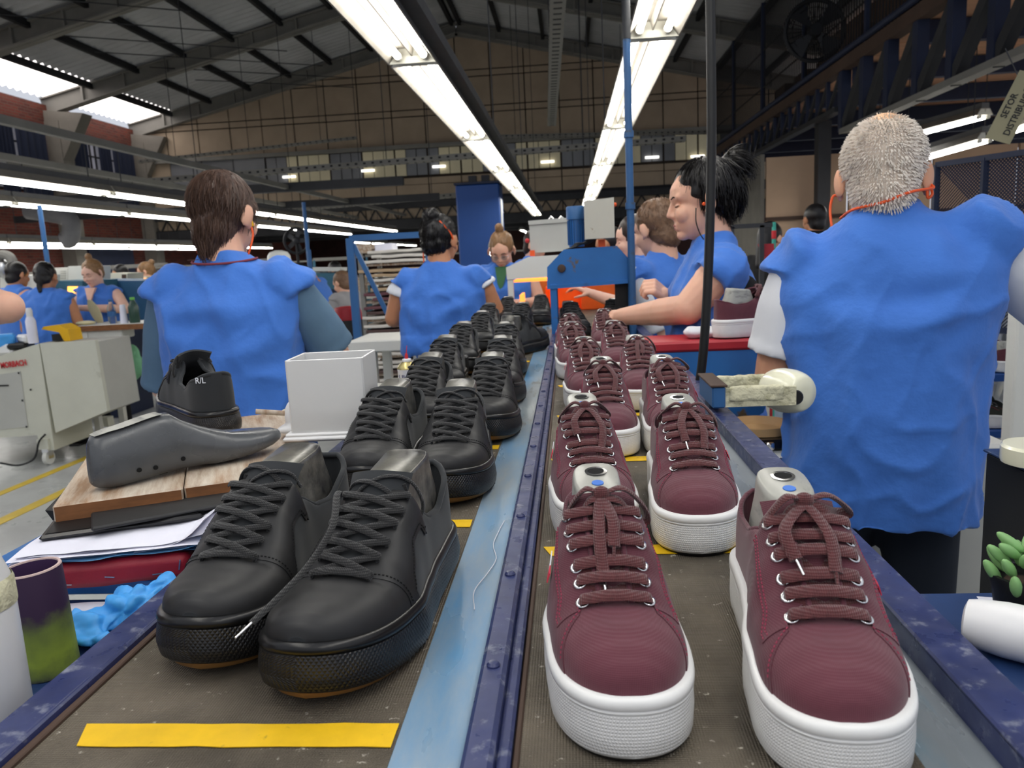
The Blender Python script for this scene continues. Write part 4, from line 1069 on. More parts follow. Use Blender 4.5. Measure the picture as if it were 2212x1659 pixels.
M['hair_lightbrown'] = mk('light_brown_hair', srgb(112, 84, 62), .5, var=.3, vs=60)
M['hair_white'] = mk('white_hair', srgb(234, 227, 218), .6, var=.12, vs=60)
M['scalp'] = mk('thin_hair_scalp', srgb(212, 198, 184), .55, var=.05, vs=30)
M['crown'] = mk('balding_crown', srgb(228, 184, 146), .5, var=.05, vs=30)
M['orange_cord'] = mk('orange_cord', srgb(240, 92, 36), .5, var=.05)
M['eye_white'] = mk('eye_white', (.75, .73, .7), .25, var=0); M['eye_dark'] = mk('eye_iris', srgb(40, 28, 22), .2, var=0)
M['lip'] = mk('lip_colour', srgb(188, 104, 98), .45, var=.05); M['brow'] = mk('eyebrow_hair', srgb(60, 42, 34), .8, var=.1)
M['lens'] = mk('spectacle_lens', (.9, .92, .95), .05, var=0, trans=.9, ior=1.1)

def add_head(mb, c, R, s=1.0, ears=True):
    T = lambda p: c + R @ (Vector(p) * s)
    mb.ell(T((0, -.010, .030)), (.074 * s, .092 * s, .086 * s), R, 22, 14)
    mb.ell(T((0, .022, -.036)), (.060 * s, .066 * s, .078 * s), R, 20, 12)
    mb.ell(T((0, .062, -.092)), (.024 * s, .022 * s, .018 * s), R, 12, 8)
    mb.ell(T((0, .050, .028)), (.058 * s, .040 * s, .050 * s), R, 14, 8)
    mb.cap(T((0, .084, .006)), .008 * s, T((0, .098, -.028)), .0105 * s, 8)
    for sg in (-1, 1):
        mb.ell(T((sg * .011, .088, -.034)), .0085 * s, R, 8, 6)
        mb.ell(T((sg * .033, .062, -.030)), (.026 * s, .026 * s, .028 * s), R, 10, 8)
        mb.cap(T((sg * .008, .082, .022)), .011 * s, T((sg * .042, .070, .020)), .012 * s, 8)
        if ears:
            Re = R @ Rz(-sg * .55) @ Rx(-.15)
            mb.ell(T((sg * .084, -.012, -.006)), (.0085 * s, .020 * s, .033 * s), Re, 12, 10)
            mb.ell(T((sg * .082, .000, -.034)), (.007 * s, .009 * s, .011 * s), Re, 8, 6)
    mb.cap(T((-.017, .080, -.060)), .0075 * s, T((.017, .080, -.060)), .0075 * s, 8); mb.cap(T((-.014, .079, -.071)), .008 * s, T((.014, .079, -.071)), .008 * s, 8)

def add_hand(mb, w, d, n, side, curl=.4, s=1.0, spread=.10):
    """wrist, pointing direction, back-of-hand normal, side (+1 right hand)"""
    d = d.normalized(); n = (n - d * n.dot(d)).normalized(); x = d.cross(n) * side   # x towards the thumb
    P = lambda a, b, c_: w + d * (a * s) + x * (b * s) + n * (c_ * s)
    mb.cap(P(.0, 0, 0), .024 * s, P(.035, .0, 0), .026 * s, 10)
    for b in (-.024, -.008, .008, .024): mb.cap(P(.02, b * .8, .0), .0135 * s, P(.082, b * 1.1, .002), .0115 * s, 8)
    for k, (b, L) in enumerate(((.027, .066), (.009, .076), (-.009, .070), (-.026, .054))):
        p = P(.084, b, .002); a = curl * .7; q = p
        dd = (d + x * (spread * (b / .027))).normalized(); seg = (L * .45, L * .31, L * .24)
        for i, l in enumerate(seg):
            a_ = a + i * curl * .9; v = dd * math.cos(a_) - n * math.sin(a_); r = q + v * (l * s)
            mb.cap(q, (.0092 - .0008 * i) * s, r, (.0086 - .0009 * i) * s, 8); q = r
    q = P(.022, .026, -.006); v = (d * .62 + x * .62 - n * (.25 + curl * .5)).normalized(); r = q + v * (.045 * s); mb.cap(q, .0125 * s, r, .0105 * s, 8)
    v2 = (d * .9 + x * .1 - n * (.3 + curl * .5)).normalized(); mb.cap(r, .0105 * s, r + v2 * (.030 * s), .0085 * s, 8)

def strands(src, n, length, seed, c, R, mode, wid=.0012, crown=(0, -.03, .11)):
    rr = random.Random(seed); vs = src.vertices; mb = MB(); N_ = len(vs)
    down = R @ Vector((0, -.15, -1)); cr = c + R @ Vector(crown)
    for k in range(n):
        v = vs[rr.randrange(N_)]; p = Vector(v.co); nn = Vector(v.normal); L = length * rr.uniform(.45, 1.5)
        if mode == 'short':
            q_ = R.transposed() @ (p - c)
            if q_.z > .075 and q_.y > -.085 and abs(q_.x) < .045 and rr.random() < .55: continue
            t = (down * .55 + nn * .95 + Vector((rr.uniform(-.3, .3), rr.uniform(-.3, .3), rr.uniform(-.2, .2)))).normalized()
            pts = [p - nn * .002, p + t * L * .5, p + t * L + down * L * .15]
        else:
            q_ = R.transposed() @ (p - c)
            if q_.y > .018 + .25 * max(0, q_.z - .03): continue
            out = (p - cr); out = (out - nn * out.dot(nn)); out = out.normalized() if out.length > 1e-4 else Vector((1, 0, 0))
            t = (out * .75 + (down - nn * down.dot(nn)) * .6).normalized(); sd = t.cross(nn); w = rr.uniform(-.35, .35)
            pts = [p - nn * .001]; cur = p; ph = rr.uniform(0, 6)
            for i in range(1, 5):
                f = i / 4; t2 = (t + sd * (w * f + .25 * math.sin(ph + 3 * f)) + down * (.35 * f) - nn * (.22 * f) + nn * (.12 if f < .4 else .0)).normalized(); cur = cur + t2 * (L / 4); pts.append(cur + nn * (.003 * math.sin(PI * f)))
        mb.tube(pts, [wid * (1 - .6 * i / (len(pts) - 1)) for i in range(len(pts))], 3, False)
    return mb

def make_person(label, neck, H=1.68, yaw=0.0, head_yaw=None, head_off=(0, .035, .105), nod=0.0, tilt=0.0, skin='skin_light', hair='hair_dark', style='crop', sleeves=None, arms=None, wf=1.0, hem=.515, vest='vest',
                trousers='navy_cloth', vox=.012, hands=True, hair_n=0, hair_len=.05, head_s=1.0, lean=(0, 0), group=None, seed=1, vest_tilt=0.0, legs=True, extra=None, sleeve_len=.62, face=False, trim=False, depth=1.0, collar=1.0, feet='black_rubber', shf=1.0):
    """neck = world x, y of the neck base; skeleton in metres; yaw 0 faces away from the camera"""
    yw = math.radians(yaw); B = Rz(yw); hd = math.radians(head_yaw if head_yaw is not None else yaw)
    O = Vector((neck[0], neck[1], 0)); zz = H / 1.70
    hip_shift = Vector((-lean[0], -lean[1], 0))
    def J(x, y, z):
        f = max(0, min(1, (1.46 - z) / .6)); return O + B @ Vector((x, y, z * zz)) + hip_shift * f
    t = thing('person', label, 'person', J(0, 0, 0) * 1.0, 0, group)
    Rh = Rz(hd) @ Rx(-math.radians(nod)) @ Ry(math.radians(tilt)); hc = O + B @ Vector((head_off[0], head_off[1], 1.455 * zz + head_off[2]))
    SW = .175 * wf
    A = {}
    for sg, nm in ((-1, 'L'), (1, 'R')):
        a = (arms or {}).get(nm, {})
        shp = J(sg * SW, -.01, 1.375); shp = shp + Vector((0, 0, vest_tilt * sg))
        el = vec(a['el']) if 'el' in a else J(sg * (SW + .06), .02, 1.10)
        wr = vec(a['wr']) if 'wr' in a else J(sg * (SW - .04), .24, 1.06)
        A[nm] = (shp, el, wr, a)
    # body: one continuous surface
    b = MB(); add_head(b, hc, Rh, head_s, True)
    b.cap(hc + Rh @ Vector((0, -.022, -.05)) * head_s, .054 * head_s, J(0, -.012, 1.44), .060, 16); b.cap(J(-.09 * wf, -.01, 1.375), .040, J(.09 * wf, -.01, 1.375), .040, 12)
    b.cap(J(0, -.01, 1.36), .085, J(0, 0, 1.0), .10, 16)
    for nm, sg in (('L', -1), ('R', 1)):
        shp, el, wr, a = A[nm]; k = a.get('k', 1.0)
        b.cap(J(sg * .05, -.01, 1.36), .045, shp, .046 * k, 12); b.cap(shp, .047 * k, shp.lerp(el, .3), .054 * k, 14); b.cap(shp.lerp(el, .3), .054 * k, el, .043 * k, 14); b.cap(el, .043 * k, el.lerp(wr, .35), .041 * k, 14); b.cap(el.lerp(wr, .35), .041 * k, wr, .026 * k, 14)
        if hands:
            dd = (wr - el).normalized(); hn = vec(a.get('n', (0, 0, 1))); hdn = vec(a['hd']) if 'hd' in a else dd
            add_hand(b, wr, hdn, hn, sg, a.get('curl', .5), .98 * k)
    if legs:
        for sg in (-1, 1): b.cap(J(0, 0, 1.0), .09, J(sg * .09, 0, .86), .07, 10); b.cap(J(sg * .09, 0, .86), .07, J(sg * .10, 0, .10), .04, 10)
    me = remesh(b, vox * .5 if vox <= .009 else vox * .62, 3); me.materials.append(M[skin]); me.name = 'body'
    me.transform(MW[t].inverted()); place('body', me, t)
    # vest / shirt
    vb = MB(); n = 40; rings = []
    prof = [(hem, .204, .145, 2.6), (hem + .04, .203, .146, 2.6), (.60, .198, .138, 2.6), (.68, .198 * (1 + (shf - 1) * .3), .136, 2.6), (.735, .203 * (1 + (shf - 1) * .8), .134, 2.7), (.775, .208 * shf, .122, 2.7), (.798, .207 * shf, .104, 2.5), (.812, .196 * shf, .096, 2.3), (.826, .168 * shf, .086, 2.1), (.842, .126 * shf, .075, 2.0), (.855, .088, .066, 2.0), (.863, .072, .061, 2.0), (.868, .064 * collar, .058 * collar, 2.0)]
    for (hz, a_, b_, ex) in prof:
        r = []
        for i in range(n):
            th = 2 * PI * i / n; c_, s_ = math.cos(th), math.sin(th)
            x = a_ * wf * math.copysign(abs(c_) ** (2 / ex), c_); y = b_ * depth * math.copysign(abs(s_) ** (2 / ex), s_)
            if hz > .80 : y += -.012 * (s_ < 0) * 0
            p = J(x, y - .005, hz * 1.70); p.z += vest_tilt * (x / .2) * max(0, min(1, (hz - .6) / .2)); r.append(p)
        rings.append(r)
    vb.ring(rings, True, True)
    for nm, sg in (('L', -1), ('R', 1)):
        shp, el, wr, a = A[nm]; dd = (el - shp).normalized(); base = J(sg * .10, -.008, 1.36) + Vector((0, 0, vest_tilt * sg * .6))
        kk = a.get('k', 1.0); cp_ = a.get('cap', .014 if sleeves else .006)
        vb.cap(base, .070, J(sg * (SW * .92), -.008, 1.335) + Vector((0, 0, vest_tilt * sg)), .060, 16)
        if cp_: vb.tube([base, base.lerp(shp, .5), shp, shp + dd * cp_ * .5, shp + dd * cp_], [.078, .076, .071 * kk, .072 * kk, .072 * kk], 20)
    vm = remesh(vb, max(vox, .007), 4); vm.materials.append(M[vest]); vm.name = 'vest'
    rs = Vector((seed * 1.7, seed * .9, seed * 3.1)); zc = J(0, 0, hem * 1.7).z
    if vox <= .013:
        def wr_(co, no):
            d = np.zeros(len(co)); Bi = B.transposed()
            for i, p in enumerate(co):
                q = Bi @ (Vector(p) - O); h_ = q.z / H
                low = max(0, min(1, (.80 - h_) / .25))
                f = noise.noise(Vector((q.x * 11, q.y * 11, q.z * 2.6)) + rs) * (.008 + .016 * low)
                r1 = 1 - abs(noise.noise(Vector((q.x * 7 + q.z * 2.2, q.y * 7, q.z * 3.4 - q.x * 2)) + rs)); f += .011 * r1 ** 7 - .004
                r2 = 1 - abs(noise.noise(Vector((q.x * 11 - q.z * 5, q.y * 9, q.z * 7 + q.x * 3)) - rs)); f += .006 * r2 ** 8 * (.4 + low)
                # pulls from the armpits
                for sg in (-1, 1):
                    ax, az = q.x - sg * .185 * wf, q.z - 1.30 * zz; rr = math.hypot(ax, az)
                    if rr < .30: an = math.atan2(az, ax * sg); f += .016 * math.sin(an * 6 + seed + 2.5 * noise.noise(Vector((q.x * 7, q.z * 7, seed)))) * max(0, 1 - rr / .30) ** 1.5 * min(1, max(0, rr - .05) / .08)
                f += noise.noise(Vector((q.x * 24, q.y * 24, q.z * 14)) + rs) * .0026
                d[i] = f
            return d
        displace(vm, wr_)
    vm.transform(MW[t].inverted()); vo = place('vest' if vest == 'vest' else 'shirt', vm, t)
    if trim:
        rg = [J(.072 * math.cos(a) * 1.25, .064 * math.sin(a) * 1.2 - .008, 1.45 + .012 * math.sin(a)) for a in [PI + PI * k / 16 for k in range(17)]]
        MB().tube(rg, .0035, 6).build('piping', M['vest_trim'], vo)
    if sleeves:
        for nm, sg in (('L', -1), ('R', 1)):
            shp, el, wr, a = A[nm]; sl = MB(); L = a.get('sl', sleeve_len); e2 = shp.lerp(el, L); k = a.get('k', 1.0)
            dd = (el - shp).normalized()
            sl.tube([shp - dd * .035, shp + dd * .0, shp.lerp(e2, .45), shp.lerp(e2, .8), e2 - dd * .022, e2 - dd * .021, e2], [.036, .050 * k, .063 * k, .066 * k, .066 * k, .0685 * k, .0685 * k], 22)
            sm = remesh(sl, max(vox * .8, .006), 2); sm.materials.append(M[sleeves]); sm.name = 'sleeve'
            if vox < .013: displace(sm, lambda co, no: np.array([noise.noise(Vector((p[0] * 16, p[1] * 16, p[2] * 9)) + rs) * .0045 for p in co]))
            sm.transform(MW[t].inverted()); place('sleeve', sm, t)
    if legs:
        tb = MB(); tb.cap(J(-.05, 0, .90), .125 * wf, J(.05, 0, .90), .125 * wf, 16)
        for sg in (-1, 1): tb.cap(J(sg * .085, 0, .86), .092 * wf, J(sg * .10, .01, .48), .068, 12); tb.cap(J(sg * .10, .01, .48), .068, J(sg * .105, -.01, .09), .058, 12)
        tm = remesh(tb, .014, 3); tm.materials.append(M[trousers]); tm.name = 'trousers'; tm.transform(MW[t].inverted()); place('trousers', tm, t)
        for sg in (-1, 1):
            f_ = MB(); f_.cap(J(sg * .105, -.04, .045), .042, J(sg * .115, .13, .036), .036, 10); f_.box(J(sg * .11, .045, .010), (.095, .27, .02), B, .006); f_.build('shoe', M[feet], t)
    # hair
    T = lambda p: hc + Rh @ (Vector(p) * head_s)
    h = MB(); S_ = head_s
    if style in ('crop', 'short', 'man'):
        up = .002 if style == 'short' else .007 if style == 'crop' else .006
        h.ell(T((0, -.018, .036)), ((.076 + up) * S_, (.090 + up) * S_, (.084 + up) * S_), Rh, 22, 14)
        h.cap(T((0, -.030, .020)), (.074 + up) * S_, T((0, -.048, -.040)), (.054 + up) * S_, 20)
        if style == 'man':
            h.cap(T((0, -.040, -.020)), .066 * S_, T((0, -.060, -.085)), .040 * S_, 18)
            for sg in (-1, 1): h.cap(T((sg * .066, .022, .03)), .022 * S_, T((sg * .072, .018, -.01)), .010 * S_, 8)
    else:
        h.ell(T((0, -.0215, .037)), (.082 * S_, .098 * S_, .094 * S_), Rh, 22, 14)
        h.ell(T((0, -.056, -.012)), (.070 * S_, .054 * S_, .060 * S_), Rh, 18, 10)
        if style == 'bun': h.ell(T((0, -.075, .112)), (.042 * S_, .042 * S_, .038 * S_), Rh, 16, 10)
        if style == 'topbun': h.ell(T((0, -.03, .150)), (.030 * S_, .030 * S_, .034 * S_), Rh, 14, 10); h.ell(T((0, -.03, .125)), (.024 * S_, .024 * S_, .02 * S_), Rh, 14, 8)
        if style == 'lowbun': h.ell(T((0, -.115, .095)), (.046 * S_, .040 * S_, .042 * S_), Rh, 16, 10); h.ell(T((0, -.10, .02)), (.052 * S_, .036 * S_, .065 * S_), Rh, 16, 10)
        if style == 'pony': h.cap(T((0, -.10, .02)), .032 * S_, T((0, -.105, -.12)), .018 * S_, 10)
        if style == 'long': h.cap(T((0, -.06, .0)), .075 * S_, T((0, -.075, -.20)), .05 * S_, 12)
    hm = remesh(h, min(vox, .007) if vox <= .013 else .010, 3); hm.materials.append(M['scalp'] if style == 'short' else M[hair]); hm.name = 'hair'
    if hair_n:
        hm.update(); st = strands(hm, hair_n, hair_len, seed, hc, Rh, 'short' if style == 'short' else 'flow'); 
    if style != 'short' and vox <= .013: displace(hm, lambda co, no: np.array([.0022 * math.sin(60 * (Rh.transposed() @ (Vector(p) - hc)).x + 9 * noise.noise(Vector(p) * 14)) for p in co]))
    hm.transform(MW[t].inverted()); ho = place('hair', hm, t)
    if hair_n: so = st.build('hair_strands', M[hair], ho, 0); so['kind'] = 'stuff'
    if face:
        for sg in (-1, 1):
            e = MB(); e.ell(T((sg * .031, .074, -.004)), (.0125 * S_, .0085 * S_, .0078 * S_), Rh, 12, 8); eo = e.build('eye', M['eye_white'] if face == 'open' else M[skin], t)
            if face == 'open': e = MB(); e.ell(T((sg * .030, .0805, -.0055)), (.0052 * S_, .0035 * S_, .0052 * S_), Rh, 10, 6); e.build('iris', M['eye_dark'], eo)
            dz = .003 if face == 'open' else -.007
            e = MB(); e.tube([T((sg * .017, .0805, dz + .001)), T((sg * .031, .0825, dz)), T((sg * .045, .076, dz + .002))], .0016 * S_, 5); e.build('eyelashes', M['brow'], eo)
            e = MB(); e.tube([T((sg * .012, .0890, .018)), T((sg * .030, .0860, .023)), T((sg * .047, .074, .018))], [.0022 * S_, .0026 * S_, .0012 * S_], 6); e.build('eyebrow', M['brow'], t)
        e = MB(); e.tube([T((-.021, .0815, -.0635)), T((-.008, .0855, -.0615)), T((.008, .0855, -.0615)), T((.021, .0815, -.0635))], [.0012 * S_, .0036 * S_, .0036 * S_, .0012 * S_], 7); e.tube([T((-.018, .081, -.067)), T((0, .0845, -.0705)), T((.018, .081, -.067))], [.0012 * S_, .0042 * S_, .0012 * S_], 7); e.build('lips', M['lip'], t)
    return dict(t=t, hc=hc, Rh=Rh, T=T, J=J, A=A, hair=ho, vest=vo)

def cord(P, pts, name='ear_plug_cord', r=.0028, mat='orange_cord'):
    return MB().tube(spline([P['T'](p) for p in pts], 6), r, 7).build(name, M[mat], P['t'])
def spectacles(P):
    T = P['T']; m = MB()
    for sg in (-1, 1):
        m.tube([T((sg * .031 + .019 * math.cos(a), .094 - .004 * abs(math.cos(a)), -.006 + .016 * math.sin(a))) for a in [2 * PI * k / 14 for k in range(15)]], .0013, 5)
        m.tube([T((sg * .050, .088, -.002)), T((sg * .076, .05, .0)), T((sg * .080, -.01, .006))], .0013, 5)
    m.tube([T((-.012, .094, -.004)), T((0, .098, -.002)), T((.012, .094, -.004))], .0012, 5); o = m.build('spectacles', M['chrome'], P['t'])
    for sg in (-1, 1):
        l = MB(); l.lathe([(.018, -.0004), (.018, .0004)], T((sg * .031, .0935, -.006)), 14, P['Rh'] @ Rx(PI / 2)); l.build('lens', M['lens'], o)

# 1 the man on the left, seen from behind
p1 = make_person('man with dark brown hair seen from behind left of the belt, slate blue sleeves', (-.945, 2.1), 1.70, 0, -14, (-.005, .03, .115), 8, 0, 'skin_light', 'hair_brown', 'man', 'slate',
    {'L': dict(el=(-1.195, 2.16, 1.09), wr=(-1.08, 2.42, 1.12), sl=.98, k=1.05), 'R': dict(el=(-.690, 2.18, 1.165), wr=(-.80, 2.42, 1.12), sl=.93, k=1.05)}, .99, .50, vox=.008, hair_n=5200, hair_len=.045, seed=3, trim=True, head_s=.96)
cord(p1, [(.084, .004, -.030), (.090, .006, -.060), (.086, -.005, -.105), (.070, .0, -.135)]); cord(p1, [(-.086, -.004, -.030), (-.092, -.006, -.060), (-.088, -.015, -.100), (-.075, -.01, -.125)])
e_ = MB(); e_.cap(p1['T']((.083, .006, -.012)), .0045, p1['T']((.086, .008, -.030)), .005, 8); e_.build('ear_plug', M['yellow_plastic'], p1['t'])
# 2 the white haired man on the right
p2 = make_person('white haired man seen from behind right of the belt, white sleeves, orange cord', (.664, 1.70), 1.72, -14, -20, (-.004, .02, .072), 10, 0, 'skin_old', 'hair_white', 'short', 'white_cotton',
    {'L': dict(el=(.455, 1.76, 1.110), wr=(.50, 1.99, 1.06), sl=.74, k=1.08), 'R': dict(el=(1.075, 1.68, 1.215), wr=(1.20, 1.92, 1.08), sl=1.0, k=1.14, cap=.05)}, 0.97, .478, shf=1.12, vox=.008, hair_n=15000, hair_len=.009, seed=5, vest_tilt=.024, head_s=.99, depth=1.08, collar=1.15)
q_ = MB(); q_.ell(p2['T']((0, -.022, .078)), (.048, .060, .0505), p2['Rh'], 20, 12); q_.build('bald_crown', M['crown'], p2['hair'])
cord(p2, [(-.080, .0, -.035), (-.096, .0, -.030), (-.102, .0, -.060), (-.096, -.01, -.105), (-.088, -.01, -.125)]); cord(p2, [(.088, -.005, -.020), (.092, -.03, -.035), (.05, -.085, -.052), (0, -.098, -.072), (-.055, -.075, -.078), (-.08, -.03, -.085)], r=.0030)
cord(p2, [(.088, -.012, -.022), (.092, -.02, -.045), (.084, -.02, -.052), (.083, -.015, -.028)])
for sg in (-1, 1): MB().tube([p2['T']((sg * .082, .04, .012)), p2['T']((sg * .087, .0, .014)), p2['T']((sg * .088, -.016, -.004))], .0026, 6).build('glasses_arm', M['black_rubber'], p2['t'])
# 3 the woman reaching over the right belt
wrp = aty(1342, 684, 2.50); elp = aty(1485, 668, 2.22)
p3 = make_person('young woman in profile with dark hair bun reaching over the belt, bare arms', (.430, 2.40), 1.68, 90, 92, (0, .030, .118), 6, 0, 'skin_light', 'hair_black', 'lowbun', None,
    {'L': dict(el=elp, wr=wrp, k=1.06, curl=.55, n=(.1, -.45, .9), cap=.050), 'R': dict(el=(.36, 2.66, 1.16), wr=aty(1452, 650, 2.50), k=1.0, curl=1.25, n=(0, -.6, .8), hd=(-.7, -.3, .55))}, .90, .52, vox=.008, hair_n=2600, hair_len=.05, seed=8, head_s=.98, face='closed', depth=.95)
MB().tube(spline([p3['T'](q) for q in ((-.072, .03, -.02), (-.080, .036, -.06), (-.076, .028, -.095), (-.082, .02, -.115))], 6), .0018, 5).build('loose_hair', M['hair_black'], p3['hair'])
e_ = MB(); e_.ell(p3['T']((-.084, .008, -.012)), .0055, None, 10, 8); e_.build('ear_plug', M['orange_cord'], p3['t'])
u_ = MB(); u_.ell(p3['A']['L'][0] + Vector((.055, .03, -.075)), (.05, .055, .055), None, 14, 10); u_.build('undershirt', M['black_cotton'], p3['t'])
# 4 the woman with the dark bun on the left, seen from behind
p4 = make_person('woman with dark round bun seen from behind beyond the black shoes, bare arms', (-.580, 3.5), 1.635, 0, -22, (.0, .03, .105), 4, 0, 'skin_tan', 'hair_black', 'bun', 'white_cotton',
    {'L': dict(el=(-.812, 3.50, 1.165), wr=(-.70, 3.74, 1.13), sl=.36), 'R': dict(el=(-.338, 3.52, 1.16), wr=(-.44, 3.76, 1.14), sl=.2)}, .98, .62, vox=.010, trousers='jeans', seed=11, head_s=.95, hair_n=1200, hair_len=.025)
cord(p4, [(.080, -.005, -.02), (.082, -.04, .03), (.05, -.085, .085)], r=.004); cord(p4, [(-.080, -.005, -.02), (-.084, -.02, -.05), (-.07, -.04, -.10)], r=.003)
spectacles(p4)
# 5 .. people beyond the gate
p5 = make_person('woman with spectacles and top bun facing the camera, looking down, green shirt', (-.44, 5.3), 1.60, 172, 172, (0, .05, .095), 30, 0, 'skin_light', 'hair_blond', 'topbun', None, {'L': dict(el=(-.20, 5.25, 1.10), wr=(-.33, 5.02, 1.12)), 'R': dict(el=(-.68, 5.25, 1.10), wr=(-.50, 5.02, 1.12))}, .92, .5, vox=.013, seed=13, face='closed')
spectacles(p5)
vn = MB(); J5 = p5['J']; vn.prism([J5(-.045, .085, 1.44), J5(.045, .085, 1.44), J5(.022, .136, 1.32), J5(0, .140, 1.27), J5(-.022, .136, 1.32)], Vector((0, .03, 0))); vn.build('green_shirt', M['green_sign'], p5['t'])
p6 = make_person('bespectacled person in profile beside the woman with top bun', (-.30, 6.5), 1.64, 235, 245, (0, .04, .1), 12, 0, 'skin_light', 'hair_dark', 'crop', None, None, .95, .5, vox=.016, seed=14, face='closed'); spectacles(p6)
p7 = make_person('dark haired worker half hidden behind the woman with top bun', (-.62, 6.9), 1.60, 180, 200, (0, .04, .1), 20, 0, 'skin_tan', 'hair_black', 'crop', None, None, .95, .5, vox=.016, seed=15, face='closed')
p8 = make_person('boy with cropped light brown hair seen from behind right of the gate', (aty(1432, 540, 3.25).x, 3.25), 1.63, 35, 40, (0, .04, .105), 14, 0, 'skin_light', 'hair_lightbrown', 'crop', 'white_cotton', {'L': dict(el=(.36, 3.12, 1.08), wr=(.20, 3.35, 1.12), sl=.95), 'R': dict(el=(.78, 3.45, 1.10), wr=(.55, 3.6, 1.12))}, .88, .5, vox=.011, seed=16, hair_n=1500, hair_len=.014)
p9 = make_person('brown haired woman in profile between the blue pole and the boy', (aty(1385, 560, 4.3).x, 4.3), 1.61, 80, 85, (0, .04, .105), 10, 0, 'skin_pale', 'hair_dark', 'lowbun', None, {'L': dict(el=(.32, 4.15, 1.12), wr=(.12, 4.2, 1.20)), 'R': dict(el=(.36, 4.5, 1.1), wr=(.16, 4.5, 1.16))}, .88, .5, vox=.012, seed=17, face='closed')
p10 = make_person('worker whose face shows behind the grey control box', (aty(1330, 560, 5.0).x, 5.0), 1.58, 110, 130, (0, .04, .1), 14, 0, 'skin_tan', 'hair_black', 'crop', None, None, .9, .5, vox=.016, seed=18, face='closed')
p11 = make_person('man in black shirt with short dark hair under the mezzanine, seen from behind', (aty(1762, 520, 6.3).x, 6.3), 1.74, 10, 14, (0, .03, .1), 0, 0, 'skin_tan', 'hair_black', 'crop', 'black_cotton', None, 1.0, .55, vest='black_cotton', vox=.015, seed=19)
p12 = make_person('long haired woman in black top and pale jeans under the mezzanine', (aty(1660, 560, 5.9).x, 5.9), 1.58, -50, -50, (0, .03, .1), 10, 0, 'skin_light', 'hair_black', 'long', 'black_cotton', None, .95, .56, vest='black_cotton', trousers='pale_jeans', vox=.015, seed=20)
# left side workers
p13 = make_person('heavy set woman with ponytail seen from behind at the left machines', (aty(98, 620, 6.2).x, 6.2), 1.56, 0, 4, (0, .03, .1), 6, 0, 'skin_tan', 'hair_black', 'pony', None, None, 1.04, .50, vox=.013, seed=21, depth=1.2, collar=1.1)
x14 = aty(212, 640, 6.75).x
p14 = make_person('fair haired woman smiling down at the insole in her hands', (x14, 6.75), 1.57, 178, 172, (0, .035, .105), 16, 4, 'skin_pale', 'hair_blond', 'topbun', None,
    {'L': dict(el=(x14 + .30, 6.66, 1.12), wr=(x14 - .03, 6.46, 1.16), curl=.8, n=(0, -1, .3)), 'R': dict(el=(x14 - .25, 6.62, 1.08), wr=(x14 - .17, 6.44, 1.22), curl=1.0, n=(0, -1, .2))}, .95, .50, vox=.012, seed=22, face='closed', trousers='black_cotton', feet='white_cotton')
vn = MB(); J5 = p14['J']; vn.prism([J5(-.05, .10, 1.435), J5(.05, .10, 1.435), J5(0, .150, 1.26)], Vector((0, .03, 0))); vn.build('neckline', M['skin_pale'], p14['t'])
p15 = make_person('dark haired worker with black forearm band behind the insole table', (aty(272, 630, 9.6).x, 9.6), 1.56, 150, 140, (0, .04, .1), 18, 0, 'skin_tan', 'hair_black', 'crop', None, None, .95, .5, vox=.016, seed=23, face='closed')
p16 = make_person('worker with blond bun partly hidden by the left man', (aty(325, 620, 9.85).x, 9.85), 1.58, 120, 110, (0, .04, .1), 14, 0, 'skin_light', 'hair_blond', 'lowbun', None, None, .95, .5, vox=.016, seed=24, face='closed')
p17 = make_person('worker bending over a machine, seen past the left man', (aty(672, 610, 8.4).x, 8.4), 1.52, 80, 85, (0, .10, .03), 45, 0, 'skin_tan', 'hair_black', 'crop', 'black_cotton', None, .98, .48, vox=.015, lean=(-.16, .0), seed=25, face='closed')
p18 = make_person('person in grey top sitting near the red bin', (aty(748, 650, 7.6).x, 7.6), 1.34, 60, 60, (0, .04, .09), 20, 0, 'skin_light', 'hair_lightbrown', 'crop', 'grey_cotton', None, .9, .5, vest='grey_cotton', vox=.016, seed=26)
p19 = make_person('stooping worker in blue beyond the shelf rack', (aty(735, 590, 10.2).x, 10.2), 1.50, 70, 70, (0, .08, .06), 30, 0, 'skin_tan', 'hair_black', 'crop', None, None, .95, .5, vox=.018, seed=27)
# arm cut by the left edge of the photograph
ela = aty(14, 664, 1.9)
p20 = make_person('worker at the left photo edge of whom only a bare elbow shows', (ela.x - .44, 1.96), 1.66, 10, 10, (0, .03, .1), 6, 0, 'skin_light', 'hair_brown', 'crop', None, {'R': dict(el=ela, wr=ela + Vector((-.24, .10, .06)), k=1.0), 'L': dict()}, 1.0, .5, vox=.009, seed=28)
x21 = aty(20, 650, 6.2)
p21 = make_person('worker with black wrist support at the left photo edge', (x21.x - .34, 6.75), 1.60, -20, -20, (0, .04, .1), 10, 0, 'skin_tan', 'hair_black', 'crop', None, {'R': dict(el=x21 + Vector((.03, .05, -.03)), wr=aty(68, 672, 6.25), curl=.9), 'L': dict()}, 1.0, .5, vox=.014, seed=29)
wb_ = MB(); a_, b_ = p21['A']['R'][1], p21['A']['R'][2]; wb_.cap(a_.lerp(b_, .05), .054, a_.lerp(b_, .8), .042, 12); wb_.build('wrist_support', M['black_rubber'], p21['t'])
